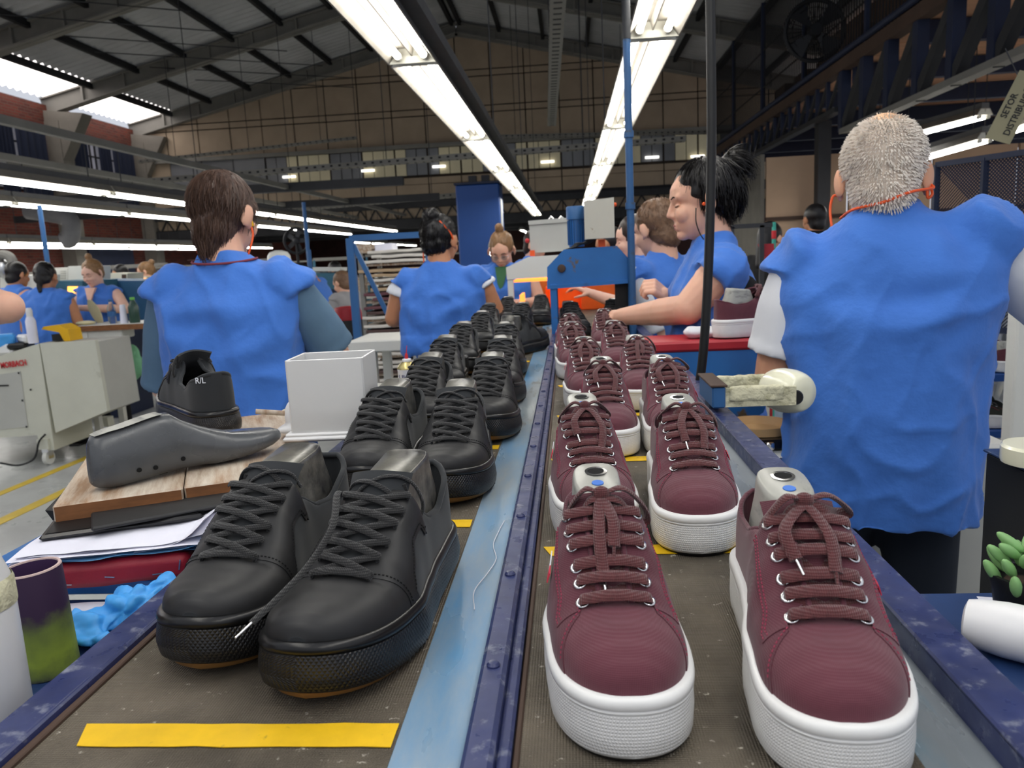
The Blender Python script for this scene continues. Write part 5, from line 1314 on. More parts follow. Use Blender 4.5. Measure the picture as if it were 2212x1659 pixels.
# ------------------------------------------------------------------ things around the belt, left side
M['wood'] = mk('board_wood', srgb(150, 118, 88), .6, var=.22, vs=5, stretch=(9, 1, 6), col2=srgb(206, 196, 180), cs=6, cthr=.52, csoft=.15, bump=.05, bs=90)
M['wood_end'] = mk('board_wood_edge', srgb(126, 82, 48), .65, var=.3, vs=8, stretch=(2, 2, 9))
M['last_solid'] = mk('solid_grey_last', srgb(84, 86, 88), .30, metal=.15, var=.12, vs=12, rvar=.1, col2=srgb(150, 152, 152), cs=120, cthr=.76, csoft=.02)
M['milky'] = mk('milky_plastic', srgb(244, 244, 242), .42, var=.02, trans=.35, sub=.0)
M['milky_solid'] = mk('white_plastic', srgb(226, 226, 226), .35, var=.03)
M['glue'] = mk('grey_white_glue', srgb(186, 188, 190), .4, var=.05)
M['foam'] = mk('glue_crusted_foam', srgb(206, 202, 172), .8, var=.12, vs=20, bump=.6, bs=45, col2=srgb(150, 146, 112), cs=30, cthr=.6)
M['paper'] = mk('white_paper', srgb(226, 226, 238), .75, var=.05, vs=6)
M['paper_blue'] = mk('blue_paper', srgb(96, 150, 190), .7, var=.15, vs=6)
M['glossy_black'] = mk('glossy_black', srgb(20, 20, 22), .22, var=.1)
M['speckled'] = mk('speckled_black', srgb(34, 34, 35), .55, var=.2, vs=30, col2=srgb(170, 170, 168), cs=160, cthr=.72, csoft=.02, stretch=(1, 6, 1))
M['staple'] = mk('staple_metal', (.72, .72, .72), .3, metal=1, var=0)
M['nitrile'] = mk('blue_nitrile', srgb(70, 160, 232), .45, var=.08, vs=20)
M['card_purple'] = mk('purple_card', srgb(58, 34, 74), .7, var=.1)
M['card_rim'] = mk('bare_card_rim', srgb(196, 172, 168), .8, var=.1)
M['clear'] = mk('clear_plastic', (.95, .96, .97), .08, var=0, trans=.95, ior=1.2)
M['gold'] = mk('gold_can_top', srgb(214, 196, 130), .25, metal=.7, var=.05)
M['can_white'] = mk('can_white', srgb(232, 232, 235), .3, var=.02)
M['navy_ink'] = mk('navy_ink', srgb(40, 40, 96), .5, var=0); M['red_ink'] = mk('red_ink', srgb(200, 44, 50), .5, var=0); M['black_ink'] = mk('black_ink', srgb(20, 20, 20), .6, var=0)
M['bag'] = mk('white_film_bag', srgb(235, 238, 242), .35, var=.03, trans=.25)
def mk_card():
    m = mk('green_dip_card', srgb(58, 34, 74), .7, var=.1, vs=30); nt = m.node_tree; B = nt.nodes['Principled BSDF']
    tc = Nn(nt, 'ShaderNodeTexCoord').outputs['Object']; z = Nn(nt, 'ShaderNodeSeparateXYZ', {0: tc}).outputs[2]
    no = Nn(nt, 'ShaderNodeTexNoise', {'Vector': tc, 'Scale': 60., 'Detail': 5.}).outputs[0]
    a = Nn(nt, 'ShaderNodeMath', {0: no, 1: .035}, operation='MULTIPLY').outputs[0]
    s_ = Nn(nt, 'ShaderNodeMath', {0: z, 1: a}, operation='ADD').outputs[0]
    r = Nn(nt, 'ShaderNodeValToRGB'); nt.links.new(Nn(nt, 'ShaderNodeMapRange', {0: s_, 1: 0., 2: .13}).outputs[0], r.inputs[0])
    e = r.color_ramp.elements; e[0].position = .12; e[0].color = c4(srgb(60, 66, 58)); e[1].position = .62; e[1].color = c4(srgb(52, 32, 62))
    k = e.new(.28); k.color = c4(srgb(138, 158, 58)); k = e.new(.48); k.color = c4(srgb(104, 120, 56))
    nt.links.new(r.outputs[0], B.inputs['Base Color']); return m
M['card_green'] = mk_card()

tb = thing('side_table', 'navy steel side table at the left rail holding glove and bottle', 'table', (-.68, .58, 0))
MB().box((-.685, .545, 1.045), (.50, .50, .02), None, .003).build('table_top', M['navy_table'], tb)
for x in (-.9, -.47):
    for y in (.34, .78): MB().box((x, y, .518), (.04, .04, 1.036)).build('leg', M['navy'], tb)
TZ = 1.0555
bs_ = thing('bench', 'blue worn steel bench under the red cushion', 'bench', (-.56, .92, 0))
MB().box((-.585, .985, 1.066), (.30, .37, .018), None, .002).build('bench_top', M['blue_paint'], bs_)
for x in (-.70, -.45):
    for y in (.84, 1.12): MB().box((x, y, .5285), (.035, .035, 1.057)).build('leg', M['navy'], bs_)
def quad_slab(p0, p1, depth, z0, z1, b=.004):
    """slab whose front edge runs p0 -> p1 (x, y), going back by depth"""
    a, c = Vector((*p0, 0)), Vector((*p1, 0)); d = (c - a); L = d.length; ang = math.atan2(d.y, d.x); nrm = Vector((-d.y, d.x, 0)) / L
    ce = (a + c) / 2 + nrm * depth / 2; return (Vector((ce.x, ce.y, (z0 + z1) / 2)), (L, depth, z1 - z0), Rz(ang), ang)
c, d, R, an = quad_slab(atz(86, 1287, 1.0755).xy, atz(413, 1253, 1.0755).xy, .24, 1.0755, 1.107)
cu = thing('cushion', 'dark red vinyl cushion with staples on the blue bench', 'cushion', (c.x, c.y, 1.0755), an)
m = MB(); m.box(Vector((0, 0, .0162)), d, None, .007); mm = remesh(m, .004, 3); displace(mm, lambda co, no: np.array([.002 * noise.noise(Vector(p) * 22) for p in co])); mm.materials.append(M['red_cushion']); place('cover', mm, cu)
for x, z, r in ((-.05, .010, .1), (-.005, .014, .15), (.045, .012, -.05)): MB().box((x, -d[1] / 2 - .0016, z), (.010, .001, .0012), Ry(r)).build('staple', M['staple'], cu, 0, True)
MB().box((.070, -d[1] / 2 - .0016, .020), (.0012, .001, .012), Ry(.2)).build('staple', M['staple'], cu, 0, True)
# papers
pp = thing('paper_stack', 'crumpled white and blue paper sheets on the red cushion', 'paper', (c.x, c.y + .01, 1.1075), an)
def sheet(i, col, w, dp, z, seed, curl=.0):
    m = MB()
    m.surf(lambda u, v: Vector(((u - .5) * w + .004 * noise.noise(Vector((v * 3, seed, 0))), (v - .62) * dp + .004 * noise.noise(Vector((u * 5, seed, 2))), z + .0025 + .0028 * noise.noise(Vector((u * 5, v * 3, seed))) + (curl * max(0, u - .75) ** 2 * (1 - v) * 8))), 26, 10)
    m.build('sheet', M[col], pp, 60, True)
for i, (col, w, dp, cl) in enumerate((('paper_blue', .215, .20, 0), ('paper_blue', .20, .21, .02), ('paper', .225, .20, 0), ('paper', .20, .19, 0), ('paper', .225, .21, 0), ('paper', .19, .20, .05), ('paper', .21, .20, .02))): sheet(i, col, w, dp, i * .0016, i * 7.3, cl)
c2, d2, R2, an2 = quad_slab(atz(84, 1172, 1.1215).xy, atz(440, 1122, 1.1215).xy, .17, 1.1215, 1.1285)
sl = thing('tablet', 'black slim tablet lying on the papers', 'tablet', (c2.x, c2.y, 1.1215), an2); MB().box((0, 0, .0035), d2, None, .003).build('case', M['glossy_black'], sl, 35, True); MB().box((0, 0, .0072), (d2[0] - .012, d2[1] - .012, .0006)).build('screen', M['black_rubber'], sl, 0, True)
c3, d3, R3, an3 = quad_slab(atz(198, 1150, 1.129).xy, atz(520, 1090, 1.129).xy, .20, 1.1290, 1.1345)
o = MB(); o.box(c3, d3, R3, .002); tag(o.build('plate', M['speckled'], None), 'dark speckled plate between tablet and wooden board', 'plate')
# plastic channel under the left end of the board
ch = MB(); q1, q2 = atz(97, 1100, 1.128), atz(190, 1105, 1.128); ch.prism([(q1.x, q1.y, 1.1265), (q2.x, q2.y, 1.1265), (q2.x, q2.y, 1.100), (q1.x + .016, q1.y, 1.100)], (-.06, .16, 0)); tag(ch.build('plastic_channel', M['black_rubber'], None), 'black plastic channel under the left end of the wooden board', 'channel')
# wooden board of two planks
A_, B_ = atz(112, 1092, 1.15), atz(690, 1012, 1.15); A_.z = B_.z = 0; dv = (B_ - A_).normalized(); nv_ = Vector((-dv.y, dv.x, 0)); LB = (B_ - A_).length; ang = math.atan2(dv.y, dv.x)
bd = thing('wooden_board', 'wooden board of two planks carrying the last and white container', 'board', (A_.x, A_.y, 1.1275), ang)
for k, (a, b) in enumerate(((0, LB * .46), (LB * .465, LB))):
    pk = MB(); pk.box(((a + b) / 2, .23 + .004 * k, .011), (b - a, .46, .0215), None, .002); po = pk.build('plank', M['wood'], bd, 35, True)
    MB().box(((a + b) / 2, -.0006 + .004 * k, .0105), (b - a - .004, .0012, .0185)).build('sawn_edge', M['wood_end'], po, 0, True)
BT = 1.1500
# big solid last
hl, tl_ = atz(198, 1062, BT), atz(604, 952, BT + .012); tl_.z = BT; dl = (tl_ - hl); LL = dl.length; la_ = math.atan2(dl.y, dl.x)
lt = thing('shoe_last', 'large dark grey shoe last lying on the wooden board', 'shoe last', hl, la_)
KL = LL / .295
ss = [0, .012, .03, .07, .14, .22, .30, .36, .40, .46, .54, .62, .70, .78, .86, .92, .965, .99, 1.0]
top = lambda s: interp(s, [0, .012, .03, .10, .36, .40, .48, .60, .72, .85, .94, .985, 1.], [.052, .070, .0790, .083, .094, .0930, .076, .057, .047, .042, .040, .036, .030])
bot = lambda s: interp(s, [0, .02, .10, .35, .5, .62, .75, .88, 1.], [.012, .004, .0, .003, .005, .001, .003, .010, .020])
hwl = lambda s: interp(s, [0, .012, .03, .08, .2, .36, .5, .62, .75, .86, .94, .98, 1.], [.006, .014, .020, .027, .029, .028, .030, .036, .040, .038, .030, .019, .008])
m = MB(); rings = []
for s_ in ss:
    r = []; zt, zb_, w = top(s_), bot(s_), hwl(s_); zc = (zt + zb_) / 2; hz_ = (zt - zb_) / 2
    fl_ = 1.0 if s_ < .38 else 0.0
    for i in range(32):
        th = 2 * PI * i / 32; cc, sn = math.cos(th), math.sin(th); ex = 3.2
        nx = math.copysign(abs(cc) ** (2 / ex), cc); nz = math.copysign(abs(sn) ** (2 / (3.4 if sn < 0 else (3.4 if fl_ else 2.0))), sn)
        nar = 1 - (.34 if fl_ else .10) * max(0, nz)
        r.append(Vector((s_ * LL, (nx * w * nar + .006 * math.sin(s_ * 3)) * KL, (zc + nz * hz_) * KL)))
    rings.append(r)
m.ring(rings); m.build('body', M['last_solid'], lt, 50, True)
for s_, z in ((.20, .022), (.28, .020), (.42, .024)):
    MB().lathe([(.0032, 0), (.003, .001)], (s_ * LL, (-hwl(s_) * .985 + .006 * math.sin(s_ * 3)) * KL, z * KL), 12, Rx(PI / 2)).build('peg_hole', M['void'], lt, 40, True)
tpl = MB(); tpl.surf(lambda u, v: Vector((lerp(.035, .36, u) * LL, (v - .5) * 1.15 * hwl(lerp(.035, .36, u)) * KL + .006 * math.sin(lerp(.035, .36, u) * 3) * KL, (top(lerp(.035, .36, u)) + .0006) * KL)), 10, 4); tpl.build('top_plate', M['last_grey'], lt, 60, True)
# black shoe behind the last
hp_ = atz(485, 945, BT); put_shoe('black', 1, (hp_.x - .204, hp_.y + .243, BT), math.radians(-140), 'empty black sneaker standing on the board behind the grey last', None, 31, empty=True)
sh_ = [o_ for o_ in bpy.data.objects if o_.get('label', '').startswith('empty black sneaker')][0]
tm_ = text_mesh('R/L', .014, 'lettering', .0003); tm_.materials.append(M['tag_white']); S0 = Shoe('black', 1); q0 = S0.Q(.306, .70, 1, .0012); n0 = S0.N(.306, .70, 1); xx = Vector((-1, .3, 0)); xx = (xx - n0 * xx.dot(n0)).normalized(); yy = n0.cross(xx)
place('lettering', tm_, sh_, Matrix.Translation(q0) @ Matrix((xx, yy, n0)).transposed().to_4x4())
# white container with brush
cc_ = thing('glue_container', 'square milky white glue container with wooden brush handle', 'container', (atz(704, 955, BT).x, atz(704, 955, BT).y + .065, BT), .05)
w_, dp_, hh, tk = .118, .10, .116, .003
m = MB(); m.box((0, 0, .004), (w_ + .028, dp_ + .02, .008), None, .003); m.box((0, 0, .010), (w_ + .02, dp_ + .014, .006), None, .002); m.build('base_flange', M['milky_solid'], cc_, 35, True)
for nm, (x, y, sx, sy) in (('front_wall', (0, -dp_ / 2, w_, tk)), ('back_wall', (0, dp_ / 2, w_, tk)), ('left_wall', (-w_ / 2, 0, tk, dp_)), ('right_wall', (w_ / 2, 0, tk, dp_))): MB().box((x, y, .012 + hh / 2), (sx, sy, hh), None, .001).build(nm, M['milky'], cc_, 35, True)
MB().box((0, 0, .012 + .016), (w_ - .006, dp_ - .006, .032)).build('glue', M['glue'], cc_, 0, True)
m = MB(); m.ell((-w_ / 2 - .006, -.012, .034), (.016, .018, .026), None, 18, 12); m.box((-w_ / 2 - .012, -.01, .014), (.04, .05, .012), None, .005); mm = remesh(m, .003, 3); mm.materials.append(M['milky_solid']); place('spout', mm, cc_)
MB().cyl((-w_ / 2 - .012, -.016, .038), (-w_ / 2 - .062, -.030, .0465), .0042, n=12).build('brush_handle', M['wood'], cc_, 50, True)
# bottle with tape, painted card tube, glove, paper
bt = thing('squeeze_bottle', 'tall white plastic bottle wrapped with tape at the left photo edge', 'bottle', (-.478, .535, TZ))
MB().lathe([(.028, 0), (.0305, .004), (.0305, .12), (.029, .135), (.023, .155), (.018, .185), (.014, .215), (.010, .235)], (0, 0, 0), 28).build('body', M['milky_solid'], bt, 40, True)
MB().lathe([(.0312, .112), (.0315, .114), (.0312, .132), (.030, .135)], (0, 0, 0), 28, None, False).build('tape', M['foam'], bt, 40, True)
tu = thing('card_tube', 'open purple card tube with green stained lower half', 'tube', (-.503, .640, TZ)); tu.rotation_euler = (0, -.04, 0)
MB().lathe([(.0255, 0), (.0255, .100), (.0250, .102)], (0, 0, 0), 28, None, False).build('outside', M['card_green'], tu, 60, True)
MB().lathe([(.0225, .002), (.0225, .101)], (0, 0, 0), 28, None, False).build('inside', M['card_purple'], tu, 60, True)
MB().lathe([(.0225, .101), (.0228, .1024), (.0250, .1024), (.0256, .101)], (0, 0, 0), 28, None, False)  .build('rim', M['card_rim'], tu, 60, True)
m = MB(); g0 = Vector((-.480, .715, TZ))
for p, r in (((-.02, -.01, .015), (.035, .026, .015)), ((.012, .012, .024), (.030, .026, .018)), ((.034, .035, .026), (.024, .020, .020)), ((-.035, -.028, .012), (.022, .014, .011)), ((-.004, -.034, .010), (.026, .014, .010)), ((.03, .0, .012), (.028, .018, .012)), ((-.05, .0, .012), (.015, .013, .012))): m.ell(g0 + Vector(p), r, Rz(rnd.uniform(-.6, .6)), 14, 10)
mm = remesh(m, .0022, 1)
def crumple(co, no):
    out = np.zeros(len(co))
    for i, p in enumerate(co):
        v = Vector(p) * 40; d_, _ = noise.voronoi(v + Vector((noise.noise(v * .5) * 1.2, noise.noise(v * .4 + Vector((5, 5, 5))), 0))); out[i] = .013 * (min(.9, d_[1] - d_[0]) - .35) + .002 * noise.noise(Vector(p) * 110)
    return out
displace(mm, crumple); mm.materials.append(M['nitrile']); bmv = MB(); o = place('nitrile_glove', mm); tag(o, 'crumpled light blue nitrile glove by the left rail', 'glove')
for v in mm.vertices: v.co.z = max(v.co.z, TZ + .0005)
m = MB(); m.surf(lambda u, v: Vector((-.60 + u * .13, .715 + v * .06 + u * .012, TZ + .001 + .0015 * math.sin(u * 5))), 8, 3); tag(m.build('paper_slip', M['paper'], None), 'white paper slip under the blue glove', 'paper')

# left glue tray bracket and shelf with cans
def glue_tray(label, x0, sg, y0, y1, z, L, roller):
    t = thing('glue_tray', label, 'tray', (x0, (y0 + y1) / 2, z - .06)); xs = lambda u: x0 + sg * u
    MB().box((xs(.012), (y0 + y1) / 2, z + .0), (.024, y1 - y0 + .02, .040), None, .003).build('bracket', M['blue_plain'], t)
    MB().box((xs(.012), (y0 + y1) / 2, z + .0215), (.030, y1 - y0 + .026, .004), None, .001).build('bracket_top', M['rust_brown'], t)
    MB().box((xs(.012), (y0 + y1) / 2, z - .045), (.018, .05, .055 if roller else .09), None, .002).build('bracket_leg', M['navy'], t)
    for y in (y0, y1):
        a = MB(); a.beam((xs(.02), y, z - .002), (xs(L), y, z - .002), .008, .034); a_ = a.build('arm', M['foam'], t)
        f = MB(); f.beam((xs(.03), y, z + .004), (xs(L - .02), y, z + .004), .014, .030, b=.004); fm = remesh(f, .003, 1); displace(fm, lambda co, no: np.array([.0018 * noise.noise(Vector(p) * 70) for p in co])); fm.transform(MW[t].inverted()); fm.materials.append(M['foam']); place('foam_sleeve', fm, t)
        if roller: MB().lathe([(.012, -.003), (.014, 0), (.012, .003)], (xs(L), y, z - .006), 16, Rx(PI / 2)).build('hub', M['black_rubber'], t)
    if roller:
        r = MB(); yy0, yy1 = y0 + .016, y1 - .016; n = 16; prof = []
        for k in range(n + 1):
            u = k / n * 2 - 1; prof.append((.024 + .018 * math.sqrt(max(0, 1 - u * u * .92)), u * (yy1 - yy0) / 2))
        r.lathe([(.010, prof[0][1])] + prof + [(.010, prof[-1][1])], (xs(L), (y0 + y1) / 2, z - .004), 30, Rz(.55) @ Rx(PI / 2)); r.build('roller', M['cream_gloss'], t, 60)
    else: MB().box((xs(L), (y0 + y1) / 2, z - .002), (.008, y1 - y0, .034), None, .002).build('end_bar', M['foam'], t)
    return t
M['cream_gloss'] = mk('cream_gloss_roller', srgb(232, 230, 204), .2, var=.03, coat=.4)
glue_tray('crusted foam tray on a blue bracket at the left rail', -.432, -1, 1.50, 1.61, 1.118, .16, False)
glue_tray('foam padded bracket with cream barrel roller at the right rail', .250, 1, 1.40, 1.52, 1.150, .150, True)
sf = thing('side_shelf', 'grey side shelf at the left rail holding spray can and bottles', 'shelf', (-.60, 2.1, 0)); MB().box((-.585, 2.12, 1.03), (.29, .56, .02), None, .002).build('shelf_top', M['grey_box'], sf)
for y in (1.9, 2.36): MB().box((-.71, y, .51), (.03, .03, 1.02)).build('leg', M['steel_grey'], sf); MB().box((-.46, y, .51), (.03, .03, 1.02)).build('leg', M['steel_grey'], sf)
SZ = 1.0405
cx_ = atz(880, 808, SZ); cx_ = aty(880, 800, 1.98)
can = thing('spray_can', 'white spray can with gold shoulder and red nozzle beside the black shoes', 'spray can', (cx_.x, 1.98, SZ))
MB().lathe([(.0245, 0), (.0255, .003), (.0255, .098), (.0265, .100), (.0250, .102)], (0, 0, 0), 28).build('body', M['can_white'], can, 40, True)
MB().lathe([(.0262, .101), (.0262, .104), (.022, .112), (.013, .119), (.0128, .121)], (0, 0, 0), 28).build('shoulder', M['gold'], can, 40, True)
MB().lathe([(.0120, .120), (.0120, .126), (.0100, .128)], (0, 0, 0), 20).build('valve_cup', M['can_white'], can, 40, True)
nz = MB(); nz.lathe([(.0042, .127), (.0045, .136), (.0025, .142)], (0, 0, 0), 12); nz.cyl((0, 0, .140), (.003, 0, .162), .0012, .0008, 8); nz.build('nozzle', M['red_ink'], can, 50, True)
for body, z, sz in (('Ultra', .080, .021), ('Lub', .064, .021), ('SPRAY', .046, .013)):
    me = text_mesh(body, sz, 'lettering', .0002, True); me.materials.append(M['navy_ink'] if sz > .015 else M['black_ink']); 
    for v in me.vertices:
        th = v.co.x / .0257; r = .0257 + v.co.z; v.co = Vector((r * math.sin(th), -r * math.cos(th), z + v.co.y))
    place('lettering', me, can)
ln = MB(); ln.tube([(.0258 * math.sin(a), -.0258 * math.cos(a), .0555) for a in [-1.2 + 2.4 * k / 16 for k in range(17)]], .0007, 5); ln.build('label_line', M['navy_ink'], can, 50, True)
b2 = aty(763, 762, 2.06); wb2 = thing('water_bottle', 'clear plastic bottle with black cap behind the white container', 'bottle', (b2.x, 2.06, SZ))
MB().lathe([(.026, 0), (.028, .004), (.028, .055), (.026, .068), (.018, .080), (.011, .087), (.011, .094)], (0, 0, 0), 26).build('body', M['clear'], wb2, 50, True); MB().lathe([(.0135, .092), (.0138, .108), (.012, .110)], (0, 0, 0), 20).build('cap', M['black_rubber'], wb2, 50, True)
yb = aty(775, 800, 1.92); yd = thing('tape_dispenser', 'yellow plastic dispenser behind the white container', 'dispenser', (yb.x, 1.92, SZ))
MB().prism([(-.055, 0, .045), (.020, 0, .050), (.042, 0, .030), (.046, 0, .0), (.030, 0, .0), (.018, 0, .034), (-.055, 0, .038)], (0, .05, 0)).build('body', M['yellow_plastic'], yd, 30, True); MB().box((-.01, .025, .015), (.07, .03, .03), None, .003).build('holder', M['black_rubber'], yd, 30, True)
pb = aty(955, 790, 2.02); bg = thing('solvent_bottle', 'white bottle covered by a crumpled clear bag at the left rail', 'bottle', (pb.x, 2.02, SZ))
MB().lathe([(.030, 0), (.031, .01), (.027, .05), (.016, .09), (.012, .11)], (0, 0, 0), 24).build('body', M['milky_solid'], bg, 50, True)
m = MB(); m.ell((.010, 0, .128), (.026, .024, .020), None, 18, 12); m.ell((-.006, 0, .105), (.024, .022, .018), None, 16, 10); mm = remesh(m, .003, 1); displace(mm, lambda co, no: np.array([.007 * (noise.voronoi(Vector(p) * 45)[0][1] - noise.voronoi(Vector(p) * 45)[0][0] - .4) for p in co])); mm.materials.append(M['bag']); place('bag', mm, bg)
MB().box((.045, .0, .10), (.05, .04, .05), None, .004).build('black_clip', M['black_rubber'], bg, 30, True)

# ------------------------------------------------------------------ right side
rt = thing('side_table', 'navy steel side table at the right rail with plant and white bottle', 'table', (.54, .5, 0)); MB().box((.515, .49, 1.092), (.445, .39, .016), None, .003).build('table_top', M['navy_table'], rt)
for x in (.34, .70):
    for y in (.33, .66): MB().box((x, y, .542), (.035, .035, 1.084)).build('leg', M['navy'], rt)
RZ = 1.1005
wbt = thing('white_bottle', 'white plastic bottle lying on the right side table', 'bottle', (.322, .572, RZ + .021)); Rb = Rz(-.62) @ Ry(PI / 2)
MB().lathe([(.012, -.028), (.017, -.026), (.019, -.018), (.021, .0), (.0215, .10), (.021, .15), (.015, .165)], (0, 0, 0), 26, Rb).build('body', M['milky_solid'], wbt, 50, True)
m = MB(); m.surf(lambda u, v: Vector((.345 + .11 * u, .625 + .035 * v - .02 * u, RZ + .0008 + .006 * v * v)), 6, 4); tag(m.build('paper_slip', M['paper'], None), 'folded white paper behind the lying white bottle', 'paper')
pt = thing('potted_succulent', 'small succulent in a black pot on the right side table', 'plant', (atz(2204, 1345, RZ).x, atz(2204, 1345, RZ).y, RZ))
MB().lathe([(.018, 0), (.022, .028), (.0255, .040), (.0255, .043), (.022, .043), (.020, .036)], (0, 0, 0), 20).build('pot', M['black_rubber'], pt, 40, True); MB().lathe([(.021, .034), (.010, .037)], (0, 0, 0), 16).build('soil', M['rust_brown'], pt, 40, True)
M['succulent'] = mk('succulent_leaf', srgb(130, 176, 112), .45, var=.12, vs=20, sub=.05)
for k in range(22):
    a = k * 2.4; r = .008 + .0007 * k; h_ = .038 + .0014 * (22 - k); el = Rz(a) @ Ry(math.radians(60 - 1.5 * k)); m = MB(); m.ell((math.cos(a) * r * 1.2, math.sin(a) * r * 1.2, h_), (.0045, .0045, .012), el, 10, 8); m.build('leaf', M['succulent'], pt, 60, True)
bbx = thing('black_cabinet', 'scratched black cabinet behind the right side table', 'cabinet', (.80, .97, 0)); pz = aty(2130, 976, 1.18)
MB().box((pz.x + .19, .97, pz.z / 2), (.38, .42, pz.z), None, .003).build('body', M['scuffed_black'] if 'scuffed_black' in M else M['glossy_black'], bbx); M['scuffed_black'] = mk('scuffed_black', srgb(24, 25, 28), .3, var=.2, vs=6, col2=srgb(120, 118, 110), cs=26, cthr=.72, csoft=.03)
bpy.data.objects[bbx.children[0].name].data.materials[0] = M['scuffed_black']
MB().box((pz.x + .19, .97, pz.z + .002), (.386, .426, .004), None, .001).build('top', M['navy_table'], bbx)
ds = atz(2225, 998, pz.z + .005); MB().lathe([(.045, 0), (.046, .004), (.046, .022), (.043, .026)], (ds.x + .01, ds.y, pz.z + .0045), 30).build('disc', M['cream_gloss'], None); o = bpy.context.scene.objects['disc']; tag(o, 'cream round disc lying on the black cabinet', 'disc')
# gluing machine with round pot
gm = thing('gluing_machine', 'light grey gluing machine with round brown glue pot', 'machine', (.68, 1.95, 0))
MB().box((.685, 1.955, .445), (.70, .13, .89), None, .01).build('cabinet', M['grey_box'], gm); MB().box((.685, 1.945, .905), (.72, .15, .03), None, .008).build('worktop', M['white_enamel'], gm)
pc = atz(1635, 905, 1.05); pc = Vector((.455, 1.905, .935))
MB().lathe([(.108, 0), (.112, .01), (.112, .026), (.106, .030), (.078, .030)], pc, 14).build('pot_ring', M['glossy_black'], gm, 20)
MB().lathe([(.082, .031), (.080, .050), (.066, .030), (.05, .012)], pc, 36).build('glue_pot', M['pot_inside'] if 'pot_inside' in M else M['gum'], gm); M['pot_inside'] = mk('pot_tan', srgb(196, 160, 112), .5, var=.1)
[setattr(o_.data, 'name', o_.data.name) or o_.data.materials.__setitem__(0, M['pot_inside']) for o_ in gm.children if o_.name.startswith('glue_pot')]
MB().lathe([(.054, .0125), (.052, .0145)], pc, 30).build('glue', M['brown_glue'] if 'brown_glue' in M else M['rust_brown'], gm)
MB().lathe([(.11, -.008), (.125, .0), (.11, .004)], pc + Vector((0, -.03, 0)), 24).build('collar', M['white_enamel'], gm)
sw = MB(); sw.cyl(pc + Vector((.0, -.116, -.035)), pc + Vector((.0, -.116, .012)), .004, n=10); sw.lathe([(.008, 0), (.010, .004), (.010, .014), (.007, .017)], pc + Vector((0, -.116, .010)), 14); sw.build('adjusting_knob', M['chrome'], gm)
MB().lathe([(.06, 0), (.064, .008), (.06, .016)], pc + Vector((.15, -.06, .035)), 28, Rx(.25)).build('lid', M['white_enamel'], gm)
MB().box((1.042, 1.885, .52), (.05, .012, .11), None, .003).build('socket_plate', M['yellow_plastic'], gm, 30)
for k in range(3): MB().lathe([(.006, 0), (.005, .003)], (1.042, 1.880, .49 + .03 * k), 10, Rx(PI / 2)).build('socket_hole', M['void'], gm)
# red topped stand
rs = thing('red_topped_stand', 'blue stand with red padded top beside the woman', 'stand', (.4, 2.12, 0))
MB().box((.385, 2.125, 1.164), (.39, .18, .028), None, .006).build('red_top', M['red_paint'], rs)
MB().prism([(.225, 2.04, 1.149), (.56, 2.04, 1.149), (.50, 2.04, .98), (.36, 2.04, .90), (.30, 2.04, 1.06)], (0, .14, 0)).build('wedge', M['blue_paint'], rs, 20); MB().box((.43, 2.12, .47), (.06, .06, .94)).build('leg', M['navy'], rs)
put_shoe('maroon', -1, (.640, 2.165, 1.1785), math.radians(110), 'maroon sneaker standing alone on the red topped stand', None, 33)
m = MB(); m.box((.345, 2.10, 1.1785 + .016), (.085, .05, .030), None, .012); mm = remesh(m, .004, 3); displace(mm, lambda co, no: np.array([.002 * noise.noise(Vector(p) * 50) for p in co])); mm.materials.append(M['white_cotton']); o = place('cloth_pad', mm); tag(o, 'white cloth pad on the red topped stand', 'pad')
# hose, pole
hs = MB(); hs.tube(spline([aty(1532, -70, 1.76), aty(1535, 60, 1.76), aty(1537, 300, 1.76), aty(1531, 560, 1.76), aty(1521, 740, 1.76), aty(1510, 838, 1.76)], 6), .0105, 12); tag(hs.build('air_hose', M['black_rubber'], None), 'black air hose hanging down to the right rail', 'hose')
# ------------------------------------------------------------------ gate over the right belt
gt = thing('press_gate', 'worn blue steel gate with sloped shoulders over the right belt', 'machine', (.08, 3.08, BZ))
hood = [aty(*p, 2.98) for p in ((1182, 577), (1218, 539), (1333, 531), (1370, 572), (1368, 603), (1182, 617))]
MB().prism(hood, (0, .26, 0)).build('hood', M['blue_paint'], gt, 20)
lp = [aty(1182, 617, 2.97), aty(1368, 603, 2.97), aty(1368, 611, 2.97), aty(1182, 625, 2.97)]; MB().prism(lp, (0, .28, 0)).build('hood_rim', M['blue_paint'], gt, 20)
MB().box((-.062, 3.0, 1.205), (.026, .05, .205), None, .002).build('post', M['blue_paint'], gt); MB().box((-.062, 3.2, 1.205), (.026, .05, .205), None, .002).build('post', M['blue_paint'], gt)
MB().box((.238, 3.0, 1.205), (.026, .05, .205), None, .002).build('post', M['blue_paint'], gt); MB().box((.200, 3.03, 1.205), (.05, .02, .205)).build('dark_flap', M['black_rubber'], gt)
bo = aty(1213, 580, 2.975); MB().lathe([(.016, 0), (.014, -.006), (.006, -.008)], bo, 14, Rx(-PI / 2)).build('bolt', M['rust_brown'], gt)
mo = thing('electric_motor', 'blue ribbed electric motor standing on the gate', 'motor', aty(1246, 533, 3.08)); mb0 = MW[mo].translation
MB().lathe([(.030, 0), (.030, .105), (.031, .106)], (0, 0, 0), 24).build('body', M['blue_paint'], mo, 40, True)
for k in range(20): a = 2 * PI * k / 20; MB().box((.031 * math.cos(a), .031 * math.sin(a), .055), (.008, .002, .095), Rz(a)).build('fin', M['blue_plain'], mo, 0, True)
MB().lathe([(.037, .105), (.037, .150), (.034, .155), (.01, .156)], (0, 0, 0), 24).build('fan_cowl', M['blue_plain'], mo, 40, True)
